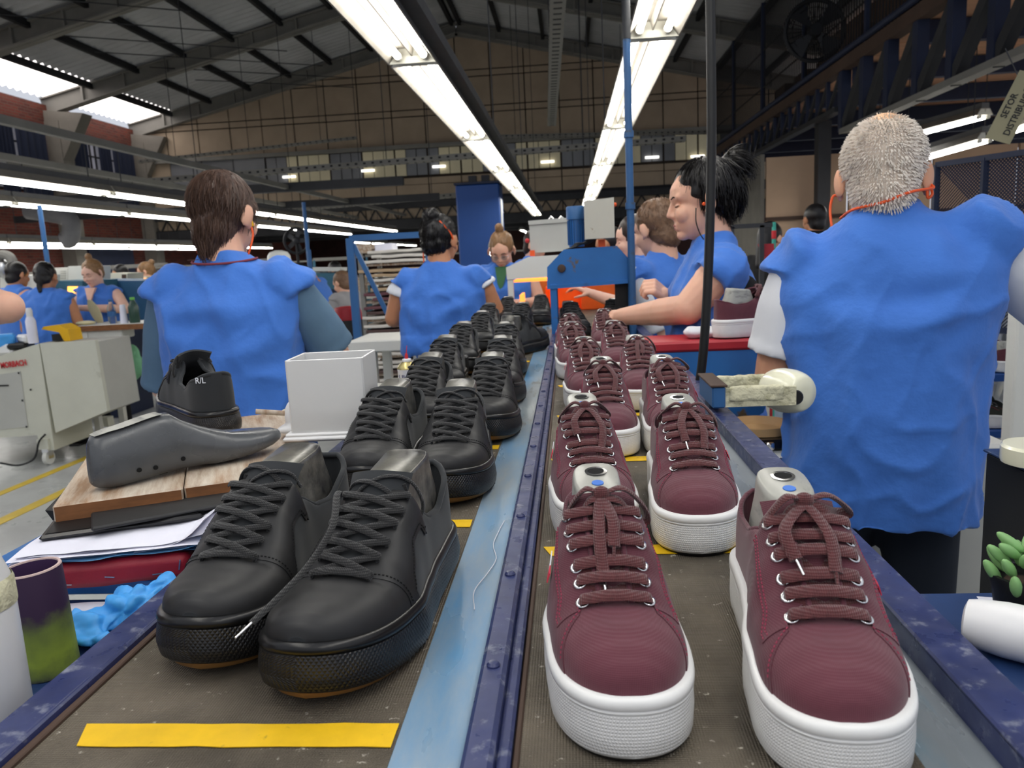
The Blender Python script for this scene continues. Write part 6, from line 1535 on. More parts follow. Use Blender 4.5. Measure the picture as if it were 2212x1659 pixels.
cbx = thing('control_box', 'scratched grey control box on a red post above the gate', 'control box', aty(1297, 533, 2.99)); k0 = MW[cbx].translation
bxc = [aty(*p, 2.95) for p in ((1262, 434), (1326, 426), (1328, 513), (1264, 517))]; MB().prism(bxc, (0, .10, 0)).build('box', M['worn_grey_box'], cbx, 20); rc = aty(1300, 527, 2.99); MB().box((rc.x, 3.0, rc.z), (.026, .02, .035)).build('red_post', M['orange_cord'], cbx)
MB().ell(aty(1328, 442, 2.97), .008, None, 10, 8).build('lamp_button', M['orange_cord'], cbx)
cb_ = thing('cable_bundle', 'black cables lying on the hood of the gate', 'cable', aty(1240, 538, 3.05))
for k in range(4): MB().tube(spline([aty(1222 + 4 * k, 540 - k, 3.02 + .01 * k), aty(1245, 532 - 2 * k, 3.01), aty(1265 + 2 * k, 522 + k, 3.0), aty(1278 + 3 * k, 512, 3.0)], 6), .0036, 7).build('cable', M['black_rubber'], cb_)
po_ = thing('blue_pole', 'tall blue steel pole beside the gate', 'pole', (.232, 2.96, BZ)); zt = aty(1357, 85, 2.96).z
MB().cyl((.236, 2.96, 1.0), (.236, 2.96, zt), .0140, n=14).build('tube', M['pole_blue'], po_); MB().cyl((.236, 2.96, zt), (.236, 2.96, 2.9), .0155, n=14).build('dark_upper_tube', M['steel_dark'], po_)
for py in (290, 445): z = aty(1360, py, 2.96).z; MB().cyl((.236, 2.96, z - .012), (.236, 2.96, z + .012), .0185, n=14).build('coupling', M['pole_blue'], po_)
# white tunnel beyond the gate
wt = thing('heating_tunnel', 'white sloped heating tunnel over the left belt with glowing heater', 'machine', (-.15, 4.2, BZ))
pr = [aty(*p, 4.0) for p in ((1093, 580), (1140, 556), (1220, 548), (1240, 600), (1100, 606))]
prf = [aty(*p, 4.0) for p in ((1093, 578), (1142, 555), (1215, 550), (1225, 556), (1225, 596), (1095, 604))]
MB().prism(prf, (0, .55, 0)).build('hood', M['white_enamel'], wt, 20)
l0 = aty(1097, 604, 4.0); MB().box((l0.x + .012, 4.02, (l0.z + BZ) / 2), (.03, .03, l0.z - BZ), None, .003).build('leg', M['white_enamel'], wt); MB().box((l0.x + .30, 4.5, (l0.z + BZ) / 2), (.03, .03, l0.z - BZ), None, .003).build('leg', M['white_enamel'], wt)
M['heater'] = mk('heater_glow', (.9, .3, .05), .5, var=0, emit=(1., .30, .05), es=1.6)
MB().box((-.16, 4.25, l0.z - .012), (.26, .40, .012)).build('heater', M['heater'], wt); MB().box((l0.x + .05, 4.35, 1.16), (.012, .3, .10)).build('heater', M['heater'], wt)
gb = thing('electrical_cabinet', 'light grey electrical cabinet on top of the white tunnel', 'cabinet', aty(1190, 548, 4.1))
gq = [aty(*p, 4.05) for p in ((1143, 484), (1230, 478), (1232, 541), (1146, 547))]; MB().prism(gq, (0, .25, 0)).build('body', M['grey_box'], gb, 20)
gq = [aty(*p, 4.04) for p in ((1141, 477), (1231, 470), (1231, 479), (1142, 486))]; MB().prism(gq, (0, .27, 0)).build('lid', M['grey_box'], gb, 20)
for px in (1190, 1212): MB().tube([aty(px - 4, 474, 4.08), aty(px, 468, 4.08), aty(px + 5, 473, 4.08)], .006, 8).build('lifting_eye', M['chrome'], gb)
MB().box(aty(1150, 547, 4.03), (.025, .02, .03)).build('red_foot', M['orange_cord'], gb); MB().ell(aty(1139, 520, 4.05), .012, None, 10, 8).build('red_button', M['red_ink'], gb)
# orange crates beyond
for k, (px, py, Y) in enumerate(((1150, 600, 5.9), (1185, 590, 5.7), (1225, 610, 4.55), (1300, 612, 4.5))):
    p = aty(px, py, Y); c_ = thing('orange_crate', ['orange crate seen through the white tunnel', 'orange crate farther behind the white tunnel', 'orange crate behind the gate, left one', 'orange crate behind the gate, right one'][k], 'crate', (p.x, Y, p.z - .25 if k < 2 else BZ + .0005))
    for q, (x, y, sx, sy) in enumerate(((0, -.1, .24, .01), (0, .1, .24, .01), (-.12, 0, .01, .2), (.12, 0, .01, .2))): MB().box((x, y, .14 if k < 2 else .07), (sx, sy, .26 if k < 2 else .13)).build('side', M['orange_bright'], c_, 30, True)
    MB().box((0, 0, .005), (.24, .2, .01)).build('bottom', M['orange_bright'], c_, 30, True)
    if k < 2: MB().box((0, 0, -(p.z - .25) / 2), (.2, .16, p.z - .25)).build('stand', M['navy'], c_, 0, True)
# two black shoes in the gate
put_shoe('black', -1, (.030, 2.86, BZ), .15, 'black velvet sneaker under the gate, left one', 'black shoes under the gate', 4); put_shoe('black', 1, (.150, 2.90, BZ), -.1, 'black velvet sneaker under the gate, right one', 'black shoes under the gate', 3)
labs0 = ['first', 'second', 'third', 'fourth', 'fifth', 'sixth', 'seventh', 'eighth', 'ninth', 'tenth']
# ------------------------------------------------------------------ background, left
mm_ = thing('finishing_machine', 'cream metal cabinet machine with red lettering on casters, far left', 'machine', (-4.2, 5.7, 0))
fz = lambda px, py, Y=5.5: aty(px, py, Y)
fr = [fz(-60, 790), fz(82, 745), fz(88, 745), fz(110, 942), fz(92, 960), fz(-60, 960)]
fr = [fz(-80, 795), fz(84, 742), fz(112, 935), fz(118, 972), fz(92, 975), fz(80, 940), fz(-80, 952)]; MB().prism(fr, (0, .5, 0)).build('front_panel', M['machine_cream'], mm_, 20)
sd = [fz(86, 742), fz(205, 735), fz(232, 888), fz(120, 935)]; MB().prism(sd, (0, .04, 0)).build('side_door', M['machine_cream'], mm_, 20)
sd2 = [fz(90, 746, 5.54), fz(203, 739, 5.54), fz(228, 890, 5.54), fz(120, 933, 5.54)]; MB().prism(sd2, (0, .48, 0)).build('cabinet', M['grey_box'], mm_, 20)
pn = [fz(-20, 812, 5.495), fz(44, 802, 5.495), fz(60, 922, 5.495), fz(-20, 930, 5.495)]; MB().prism(pn, (0, .004, 0)).build('access_panel', M['grey_box'], mm_, 20)
for px, py in ((40, 806), (48, 865), (57, 922), (66, 842)): MB().lathe([(.008, 0), (.006, -.004)], fz(px, py, 5.49), 8, Rx(PI / 2)).build('screw', M['black_rubber'], mm_)
MB().box(fz(5, 833, 5.49), (.10, .005, .010)).build('slot', M['black_rubber'], mm_)
me = text_mesh('MORBACH', .062, 'lettering', .002, True); me.transform(Matrix.Diagonal((.70, 1, 1, 1))); me.materials.append(M['red_ink']); p = fz(29, 787, 5.49); a, b = fz(2, 791, 5.49), fz(56, 784, 5.49); xd = (b - a).normalized(); nrm = Vector((0, -1, 0)); yd_ = nrm.cross(xd)
place('lettering', me, mm_, MW[mm_].inverted() @ Matrix.Translation(p) @ Matrix((xd, yd_, nrm)).transposed().to_4x4())
for y in (5.52, 6.3):
    w = fz(101, 988) * 1.0; w = Vector((w.x + .0, y, .055)); wh = MB(); wh.lathe([(.03, -.018), (.055, -.016), (.055, .016), (.03, .018)], w, 18, Ry(PI / 2)); wo = wh.build('caster_wheel', M['white_enamel'], mm_); MB().box((w.x, w.y, .10), (.05, .06, .10)).build('caster_fork', M['chrome'], wo)
    MB().box((w.x, w.y, .17), (.09, .09, .08)).build('foot', M['machine_cream'], mm_)
c_ = MB(); c_.tube(spline([fz(98, 938, 5.47), fz(84, 955, 5.45), fz(74, 990, 5.4), fz(40, 1005, 5.35), fz(0, 1000, 5.3)], 6), .008, 6); tag(c_.build('power_cable', M['black_rubber'], None), 'black cable trailing from the cream machine to the floor', 'cable')
for v in []: pass
top = fz(140, 738).z
# things on the machine
b = fz(72, 735, 5.6); ca = thing('aerosol_can', 'pale lilac aerosol bottle standing on the cream machine', 'bottle', (b.x, 5.6, top - .01)); MB().lathe([(.035, 0), (.036, .01), (.036, .17), (.025, .20), (.015, .21)], (0, 0, 0), 18).build('body', M['lilac'] if 'lilac' in M else M['paper'], ca, 40, True); MB().lathe([(.022, .20), (.024, .25), (.016, .27)], (0, 0, 0), 14).build('cap', M['milky_solid'], ca, 40, True)
y_ = fz(125, 735, 5.65); yd2 = thing('parts_bin', 'yellow open parts bin on the cream machine', 'bin', (y_.x, 5.65, top - .01)); MB().prism([(-.12, 0, .10), (-.10, 0, .12), (.02, 0, .13), (.09, 0, .09), (.10, 0, .0), (.05, 0, 0), (.02, 0, .07)], (0, .16, 0)).build('shell', M['yellow_plastic'], yd2, 20, True); MB().box((0, .08, .03), (.12, .12, .05)).build('contents', M['black_rubber'], yd2, 0, True)
for k, (px, py, w, h_, mt) in enumerate(((20, 752, .18, .08, 'milky_solid'), (45, 742, .14, .05, 'black_rubber'), (15, 738, .12, .10, 'nitrile'), (58, 728, .10, .06, 'milky_solid'))):
    p = fz(px, py, 5.75); q = MB(); q.box((p.x, 5.75, p.z + h_ / 2 - .04), (w, .2, h_), Rz(.3 * k), .015); tag(q.build('machine_part', M[mt], None), ['white plastic block on the cream machine', 'black tray on the cream machine', 'blue cloth on the cream machine', 'small white cup shape on the cream machine'][k], 'part')
# insole table with bottles
it = thing('work_table', 'light work table in front of the woman with the insole', 'table', (-3.85, 6.3, 0)); tz = aty(240, 700, 6.15).z; xa, xb = aty(168, 705, 6.1).x, aty(345, 702, 6.1).x
MB().box(((xa + xb) / 2, 6.30, tz - .02), (xb - xa, .42, .04), None, .006).build('table_top', M['white_enamel'], it); MB().box(((xa + xb) / 2, 6.085, tz - .025), (xb - xa, .012, .045)).build('wood_edge', M['wood_end'], it)
for x in (xa + .05, xb - .05):
    for y in (6.12, 6.48): MB().box((x, y, tz / 2 - .02), (.05, .05, tz - .04)).build('leg', M['white_enamel'], it)
MB().box((xa + .22, 6.2, tz - .08), (.30, .2, .08), None, .01).build('drawer', M['white_enamel'], it)
def bottle(px, Y, h, r, body, cap, label, z=tz):
    p = aty(px, 690, Y); t = thing('drink_bottle', label, 'bottle', (p.x, Y, z)); MB().lathe([(r * .9, 0), (r, .01), (r, h * .62), (r * .55, h * .82), (r * .4, h * .9), (r * .4, h * .93)], (0, 0, 0), 18).build('body', M[body], t, 50, True); MB().lathe([(r * .48, h * .91), (r * .48, h), (r * .4, h * 1.01)], (0, 0, 0), 14).build('cap', M[cap], t, 50, True)
    if body == 'clear': MB().lathe([(r * 1.02, h * .3), (r * 1.02, h * .52)], (0, 0, 0), 18, None, False).build('label_band', M['blue_plain'], t, 50, True)
    return t
M['green_glass'] = mk('dark_green_plastic', srgb(44, 72, 60), .25, var=.1); M['green_lid'] = mk('green_lid', srgb(110, 190, 80), .4, var=.05)
bottle(243, 6.2, .20, .033, 'clear', 'blue_plain', 'clear water bottle with blue cap on the insole table'); bottle(291, 6.2, .21, .042, 'green_glass', 'green_lid', 'dark green shaker bottle with bright green lid'); 
p = aty(268, 690, 6.2); q = MB(); q.lathe([(.032, 0), (.022, .15), (.018, .155)], (p.x, 6.2, tz), 16); tag(q.build('paper_cone', M['paper'], None), 'white paper cone between the two bottles', 'cone')
p = aty(186, 702, 6.18); q = MB(); q.ell((p.x, 6.18, tz + .018), (.09, .04, .018), None, 16, 8); tag(q.build('insole', M['cream'], None), 'cream insole lying on the table', 'insole')
# insole held in the hands
hi = aty(206, 676, 6.40); ins = MB(); pts = []
for k in range(28):
    a = 2 * PI * k / 28; y = math.cos(a); x = math.sin(a); wv = .036 + .010 * (y > 0) * y - .008 * math.cos(2 * a) ; pts.append(Vector((x * wv, 0, y * .125)))
Ri = Ry(-.28) @ Rx(.15); ins.prism([hi + Ri @ q_ for q_ in pts], Ri @ Vector((0, .008, 0))); tag(ins.build('insole', M['cream'], None, 60), 'cream insole held upright in the woman\'s hands', 'insole')
# oven
ov = thing('oven', 'teal oven with glowing orange opening behind the seated woman', 'oven', (aty(150, 650, 7.4).x, 7.6, 0))
def rect(px0, py0, px1, py1, Y, dep, nm, mat, par): a, b_, c__, d_ = aty(px0, py0, Y), aty(px1, py0, Y), aty(px1, py1, Y), aty(px0, py1, Y); return MB().prism([d_, c__, b_, a], (0, dep, 0)).build(nm, M[mat], par, 20)
M['teal'] = mk('teal_paint', srgb(56, 104, 124), .5, var=.1); M['teal_blue'] = mk('teal_blue_paint', srgb(40, 84, 120), .5, var=.1); M['glow'] = mk('oven_glow', (1, .4, .05), .5, var=0, emit=(1., .36, .06), es=3.0); M['glow_y'] = mk('oven_glow_yellow', (1, .7, .1), .5, var=0, emit=(1., .75, .2), es=4.0)
rect(110, 607, 178, 690, 7.3, .6, 'shell', 'teal', ov); rect(140, 616, 176, 672, 7.29, .02, 'opening_frame', 'teal', ov); rect(146, 619, 174, 655, 7.28, .02, 'glow', 'glow', ov); rect(152, 650, 175, 664, 7.27, .02, 'flame_tray', 'glow_y', ov); rect(146, 672, 178, 679, 7.26, .1, 'sill', 'cream', ov)
rect(172, 606, 330, 700, 7.9, .7, 'side_cabinet', 'teal_blue', ov)
MB().box((aty(150, 650, 7.3).x + .1, 7.6, .45), (.6, .55, .9)).build('base', M['navy'], ov)
for k, (a, b_, c__, d_, Y, mt) in enumerate(((108, 579, 146, 606, 7.7, 'white_enamel'), (147, 575, 196, 606, 7.7, 'white_enamel'), (232, 590, 275, 618, 8.8, 'machine_cream'), (287, 598, 318, 618, 9.5, 'machine_cream'), (0, 595, 80, 650, 7.2, 'white_enamel'))):
    t = thing('switch_cabinet', ['white vented box on top of the teal oven', 'wide white box on top of the teal oven', 'cream control cabinet with dark display', 'small cream cabinet with lit display', 'large white cabinet at the left photo edge'][k], 'cabinet', aty((a + c__) / 2, d_, Y)); rect(a, b_, c__, d_, Y, .35, 'body', mt, t)
    if k in (2, 3): rect(c__ - 12, b_ + 3, c__ - 3, b_ + 12, Y - .01, .01, 'display', 'glow' if k == 3 else 'rust_brown', t)
    if k == 0:
        for q in range(4): rect(a + 22, b_ + 6 + q * 5, c__ - 5, b_ + 8 + q * 5, Y - .01, .01, 'vent', 'grey_box', t)
    if k == 4: rect(a, d_, c__, d_ + 95, Y + .02, .3, 'lower_body', 'grey_box', t)
    elif k > 1: 
        z0 = aty(a, d_, Y).z; xm = aty((a + c__) / 2, d_, Y).x; MB().box((xm, Y + .17, z0 / 2), (.25, .25, z0)).build('pedestal', M['navy'], t)
# round head machine far left edge
hm_ = thing('rounding_machine', 'grey round headed machine at the left photo edge', 'machine', aty(15, 600, 7.0)); q = MB(); q.tube(spline([aty(-10, 560, 7.05), aty(8, 550, 7.05), aty(26, 562, 7.05), aty(32, 600, 7.05)], 6), .045, 10); q.build('arch', M['steel_grey'], hm_); MB().ell(aty(8, 580, 7.1), (.07, .07, .10), None, 16, 10).build('head', M['steel_bright'], hm_); MB().box((aty(8, 600, 7.1).x, 7.15, .65), (.3, .3, 1.3)).build('pedestal', M['grey_box'], hm_)
# white hood lamp behind the left man
q = MB(); p = aty(603, 560, 6.5); q.lathe([(.10, -.02), (.095, .03), (.075, .06), (.03, .075)], p, 22); q.cyl(p - Vector((0, 0, p.z)), p, .03, n=10); tag(q.build('lamp_hood', M['white_enamel'], None), 'round white machine head behind the left man\'s shoulder', 'machine head')
# small blue pipes with pale couplings
for k, (px, y0, y1, Y) in enumerate(((97, 528, 600, 8.0), (660, 485, 580, 9.5), (925, 515, 560, 9.0), (667, 540, 720, 9.0))):
    a, b_ = aty(px, y0, Y), aty(px + 6, y1, Y); tag(MB().cyl((a.x, Y, 0.0), (a.x, Y, max(a.z, 2.2) if k < 2 else a.z), .025, n=8).build('air_pipe', M['blue_plain'], None), ['blue vertical pipe above the seated woman', 'blue vertical pipe before the round fan', 'blue post behind the woman with dark bun', 'blue pipe leg beside the bending worker'][k], 'pipe')
# round fan far
fp = aty(640, 520, 10.5); ff = thing('stand_fan', 'dark round fan behind the left man', 'fan', (fp.x, 10.5, 0)); q = MB(); q.tube([fp + Vector((.17 * math.cos(2 * PI * k / 28), 0, .17 * math.sin(2 * PI * k / 28))) for k in range(29)], .02, 6); q.build('ring', M['dark'], ff)
MB().ell(fp, (.05, .06, .05), None, 12, 8).build('hub', M['steel_dark'], ff); MB().cyl((fp.x, 10.5, 0), fp, .02, n=8).build('stand', M['dark'], ff)
for k in range(5): a = 2 * PI * k / 5; MB().beam(fp + Vector((.05 * math.cos(a), 0, .05 * math.sin(a))), fp + Vector((.15 * math.cos(a), .02, .15 * math.sin(a))), .06, .006, (0, 1, 0)).build('blade', M['steel_dark'], ff)
# grey box pedestal + work cabinet by the bending worker
t = thing('sewing_station', 'pale blue work station beside the bending worker', 'station', aty(720, 700, 9.3)); rect(655, 590, 735, 626, 9.3, .5, 'body', 'teal', t); rect(668, 578, 735, 586, 9.4, .3, 'top_lamp', 'white_enamel', t); z0 = aty(690, 626, 9.3).z; MB().box((aty(690, 626, 9.3).x, 9.5, z0 / 2), (.5, .4, z0)).build('base', M['navy'], t)
t = thing('pedal_box', 'pale grey cabinet with small mark behind the left man\'s sleeve', 'cabinet', aty(680, 745, 6.4)); p0, p1_ = aty(660, 652, 6.4), aty(692, 652, 6.4); MB().box(((p0.x + p1_.x) / 2, 6.5, p0.z / 2), (p1_.x - p0.x, .2, p0.z), None, .01).build('body', M['grey_box'], t); MB().box((p1_.x - .03, 6.398, p0.z - .10), (.02, .004, .03)).build('mark', M['black_ink'], t)
# bin with red lid
bn = thing('waste_bin', 'dark bin with a red lid beside the blue post', 'bin', (aty(757, 750, 6.8).x, 6.8, 0)); zz_ = aty(757, 690, 6.8).z; MB().lathe([(.11, 0), (.135, zz_)], (0, 0, 0), 18).build('body', M['steel_dark'], bn, 40, True); MB().lathe([(.14, zz_), (.14, zz_ + .03), (.11, zz_ + .11), (.05, zz_ + .12)], (0, 0, 0), 18).build('lid', M['red_paint'], bn, 40, True)
p = aty(700, 770, 7.2); cb2 = thing('carton', 'open brown carton with red cloth on the floor', 'carton', (p.x, 7.2, 0)); MB().box((0, 0, .12), (.34, .3, .24)).build('box', M['mez_brown'], cb2, 30, True); MB().ell((0, 0, .25), (.12, .1, .05), None, 12, 8).build('cloth', M['red_paint'], cb2, 60, True)
# blue frame and rack with sheets
bf = thing('steel_gantry', 'blue steel frame with diagonal brace in front of the sheet rack', 'frame', (aty(765, 640, 5.2).x, 5.2, 0)); a, b_ = aty(755, 515, 5.2), aty(775, 745, 5.2); a.x = (a.x + b_.x) / 2
MB().box((a.x, 5.2, a.z / 2), (.05, .05, a.z), None, .004).build('post', M['blue_plain'], bf); c__ = aty(925, 498, 5.2); MB().beam((a.x, 5.2, a.z), (c__.x, 5.2, a.z), .04, .04).build('top_rail', M['blue_plain'], bf); MB().beam((a.x + .02, 5.2, a.z - .04), aty(850, 705, 5.2), .02, .03).build('brace', M['blue_plain'], bf); MB().box((c__.x, 5.2, a.z / 2), (.05, .05, a.z), None, .004).build('post', M['blue_plain'], bf)
x0, x1 = aty(785, 640, 6.0).x, aty(945, 640, 6.0).x
rk = thing('sheet_rack', 'open rack of shelves stacked with pale leather sheets', 'rack', ((x0 + x1) / 2, 6.3, 0))
for x in (x0, x1):
    for y in (6.0, 6.6): MB().box((x, y, .75), (.035, .035, 1.5)).build('upright', M['steel_grey'], rk)
M['hide1'] = mk('pale_hide', srgb(222, 216, 204), .8, var=.1, vs=4); M['hide2'] = mk('tan_hide', srgb(190, 164, 130), .8, var=.15, vs=4); M['hide3'] = mk('dark_hide', srgb(90, 70, 66), .8, var=.2, vs=4); M['hide4'] = mk('maroon_hide', srgb(110, 70, 76), .8, var=.2, vs=4)
for k in range(10):
    z = .10 + k * .145; MB().box(((x0 + x1) / 2, 6.3, z), (x1 - x0, .6, .018)).build('shelf', M['wood'], rk)
    for q in range(3):
        hm2 = MB(); w0 = rnd.uniform(.75, 1.02) * (x1 - x0); sdx = rnd.uniform(-.04, .04); se = rnd.uniform(0, 50); mt = rnd.choice(['hide1', 'hide1', 'hide1', 'hide2', 'hide3', 'hide4'])
        fnz = lambda u, v: Vector(((x0 + x1) / 2 + sdx + (u - .5) * w0, 5.97 + .6 * v, z + .014 + q * .038 + .006 * noise.noise(Vector((u * 4, v * 2, se)))))
        hm2.surf(fnz, 14, 4); hm2.surf(lambda u, v: fnz(u, v) + Vector((0, 0, .022 + .006 * noise.noise(Vector((u * 7, v * 3, se + 9))))), 14, 4); hm2.surf(lambda u, v: fnz(u, 0) + Vector((0, -.004 * math.sin(PI * v), .022 * v)), 14, 2)
        tag(hm2.build('leather_sheet', M[mt], None, 60), 'folded leather sheet in the open rack, %s shelf from the floor, %s layer' % (labs0[k], labs0[q]), 'leather', 'leather sheets in the rack')
for k, px in enumerate((790, 835)):
    p = aty(px, 545, 6.2); bq = MB(); bq.box((p.x, 6.2, 1.50 + .035), (.14, .2, .07), None, .005); tag(bq.build('carton', M['wood'] if k == 0 else M['paper'], None), ['small tan box on top of the sheet rack', 'small white box on top of the sheet rack'][k], 'box')
MB()
# white table right of the left man
wtb = thing('white_table', 'white steel table between the blue frame and the woman', 'table', (aty(850, 740, 4.1).x, 4.1, 0)); xa, xb = aty(762, 735, 4.0).x, aty(925, 735, 4.0).x; tz2 = aty(830, 735, 3.9).z
MB().box(((xa + xb) / 2, 4.12, tz2 - .03), (xb - xa, .44, .06), None, .006).build('table_top', M['white_enamel'], wtb)
for x in (xa + .11, xb - .05):
    for y in (3.96, 4.28): MB().box((x, y, tz2 / 2 - .03), (.045, .045, tz2 - .06)).build('leg', M['white_enamel'], wtb)
# tall blue cabinet and green exit sign, far
cbn = thing('blue_cabinet', 'tall dark blue extraction cabinet rising behind the woman with dark bun', 'cabinet', (aty(1030, 500, 12).x, 12.2, 0)); p0, p1_ = aty(983, 400, 12), aty(1078, 400, 12); MB().box(((p0.x + p1_.x) / 2, 12.3, p0.z / 2), (p1_.x - p0.x, .6, p0.z), None, .02).build('body', M['cab_blue'] if 'cab_blue' in M else M['blue_plain'], cbn)
M['cab_blue'] = mk('cabinet_blue', srgb(28, 72, 140), .45, var=.08, vs=2); [o_.data.materials.__setitem__(0, M['cab_blue']) for o_ in cbn.children]
MB().box(((p0.x + p1_.x) / 2, 12.3, p0.z + .015), (p1_.x - p0.x + .04, .64, .03)).build('top_lip', M['navy'], cbn); MB().box((p1_.x + .004, 12.15, 1.6), (.02, .2, 1.4)).build('bright_panel', M['white_enamel'], cbn)
for k in range(2): MB().box((p0.x + .25 + .2 * k, 12.2, p0.z + .08), (.12, .12, .12)).build('top_box', M['steel_dark'], cbn)
p = aty(880, 480, 26); es_ = thing('exit_sign', 'green safety sign hanging in the rear bay', 'sign', p); MB().box(p, (.58, .03, .36)).build('board', M['green_sign'], es_); MB().cyl(p + Vector((0, 0, .17)), (p.x, p.y, 3.3), .008, n=5).build('hanger', M['steel_dark'], es_); MB().box(p + Vector((-.08, -.018, 0)), (.08, .004, .10)).build('pictogram', M['green_lid'], es_)
# clutter of benches in the far left and centre: machines with bright tops
labs = ['first', 'second', 'third', 'fourth', 'fifth', 'sixth', 'seventh', 'eighth', 'ninth', 'tenth', 'eleventh', 'twelfth', 'thirteenth', 'fourteenth']
cl = [(-6.2, 10.5), (-5.0, 11.5), (-7.4, 12.0), (-8.8, 11.0), (-6.0, 14.0), (-4.4, 14.5), (-3.0, 13.0), (-8.2, 15.5), (-10.2, 14.0), (-5.4, 17.5), (-2.6, 17.0), (-7.0, 19.0), (-11.5, 17.5), (-1.4, 19.0)]
for k, (x, y) in enumerate(cl):
    t = thing('sewing_bench', 'far work bench with machine head, %s nearest in the left hall' % labs[k], 'bench', (x, y, 0), rnd.uniform(-.1, .1), 'far benches in the left hall'); R_ = random.Random(k)
    MB().box((0, 0, .86), (1.2, .6, .05)).build('top', M[R_.choice(['white_enamel', 'wood', 'grey_box'])], t, 30, True)
    for xx_ in (-.55, .55): MB().box((xx_, 0, .42), (.05, .5, .84)).build('leg', M['teal'], t, 30, True)
    MB().prism([(-.25, -.08, .885), (.25, -.08, .885), (.25, -.08, .95), (.0, -.08, .95), (-.02, -.08, 1.10), (.25, -.08, 1.12), (.25, -.08, 1.24), (-.28, -.08, 1.24), (-.28, -.08, .885)][:9], (0, .16, 0)).build('machine_head', M[R_.choice(['white_enamel', 'machine_cream', 'teal'])], t, 20, True)
    MB().box((.42, .05, 1.02), (.24, .3, .27), None, .01).build('tote', M[R_.choice(['blue_plain', 'orange_bright', 'wood', 'cab_blue'])], t, 30, True)
    MB().box((0, .2, 1.55), (1.0, .04, .04)).build('lamp_bar', M['steel_grey'], t, 30, True); MB().box((-.48, .2, 1.2), (.03, .03, .68)).build('lamp_post', M['teal'], t, 30, True)
# green bag under the insole table
q = MB(); p = aty(278, 790, 6.35); q.ell((p.x, 6.35, p.z), (.13, .09, .14), Ry(.4), 16, 10); q.ell((p.x + .06, 6.33, p.z + .1), (.06, .05, .09), None, 12, 8); mm = remesh(q, .012, 2); displace(mm, lambda co, no: np.array([.015 * noise.noise(Vector(p_) * 12) for p_ in co])); mm.materials.append(M['green_bag'] if 'green_bag' in M else M['green_lid']); M['green_bag'] = mk('mint_bag', srgb(130, 196, 150), .5, var=.1); mm.materials[0] = M['green_bag']; o = place('shopping_bag', mm); tag(o, 'mint green plastic bag hanging under the insole table', 'bag')

# ------------------------------------------------------------------ background, right
sk = thing('shoe_rack', 'blue steel rack with shoes at the right photo edge', 'rack', (1.85, 3.0, 0)); zA, zB = aty(2150, 812, 2.7).z, aty(2150, 935, 2.7).z
xr0, xr1 = aty(2085, 800, 2.7).x, 2.5
for z in (zA, zB, zB - .30): MB().box(((xr0 + xr1) / 2, 2.95, z - .012), (xr1 - xr0, .46, .024)).build('shelf', M['cab_blue'], sk)
for x in (xr0 + .05, xr1 - .02):
    for y in (2.76, 3.16): MB().box((x, y, .75), (.035, .035, 1.5)).build('upright', M['cab_blue'], sk)
def heelshoe(px, z, label, **kw):
    p = aty(px, 790, 2.74); put_shoe('maroon', kw.pop('lat', 1), (p.x, 2.74 + .23, z + .0005), PI, label, 'shoes on the blue rack', kw.pop('seed', 12), **kw).scale = (.82, .82, .82)
heelshoe(2078, zA, 'maroon sneaker on the blue rack, heel out, leftmost of three', seed=12); heelshoe(2128, zA, 'maroon sneaker on the blue rack, heel out, middle one', seed=13); heelshoe(2178, zA, 'maroon sneaker on the blue rack, heel out, rightmost maroon', seed=12)
heelshoe(2228, zA, 'sage green sneaker on the blue rack beside the maroon ones', seed=41, upper='olive', upper2='olive', lace='olive', tongue='olive')
for k, (px, dx) in enumerate(((2120, 0), (2155, 0), (2200, 0))):
    p = aty(px, 910, 2.72); put_shoe('maroon', 1, (aty(2150, 910, 2.72).x + .10 + .03 * k, 2.79 + .12 * k, zB + .0005), PI / 2 - .12, ['dark sneaker on the lower rack shelf, left one', 'dark sneaker on the lower rack shelf, middle one', 'dark sneaker on the lower rack shelf, right one'][k], 'dark shoes on the lower shelf', 42, upper='dark_olive', upper2='dark_olive', lace='b_lace', tongue='dark_olive')
pnl = aty(2200, 800, 2.45); q = MB(); q.box((pnl.x + .15, 2.5, .62), (.30, .06, 1.24), None, .006); tag(q.build('white_cabinet', M['white_enamel'], None), 'white machine panel at the right photo edge', 'panel')
# broom, dustpan and grey frame
p = aty(1672, 480, 4.9); br_ = thing('broom', 'teal broom handle standing behind the woman', 'broom', (p.x, 4.9, 0)); MB().cyl((.0, 0, .12), (0, 0, p.z), .012, n=10).build('handle', M['teal_broom'] if 'teal_broom' in M else M['teal'], br_, 50, True); M['teal_broom'] = mk('teal_plastic', srgb(60, 168, 150), .4, var=.05); br_.children[0].data.materials[0] = M['teal_broom']
MB().cyl((0, 0, p.z - .10), (0, 0, p.z - .05), .014, n=10).build('red_band', M['red_ink'], br_, 50, True); MB().box((0, 0, .06), (.26, .06, .12), None, .01).build('bristles', M['teal_broom'], br_, 30, True)
dp = aty(1655, 545, 4.78); q = MB(); q.prism([(dp.x - .05, 4.72, dp.z + .05), (dp.x + .03, 4.72, dp.z + .05), (dp.x + .04, 4.72, dp.z - .12), (dp.x + .01, 4.72, dp.z - .12)], (0, .06, 0)); q.cyl((dp.x + .025, 4.74, .0), (dp.x + .025, 4.74, dp.z), .009, n=8); tag(q.build('dustpan', M['red_paint'], None), 'dark red dustpan leaning by the teal broom', 'dustpan')
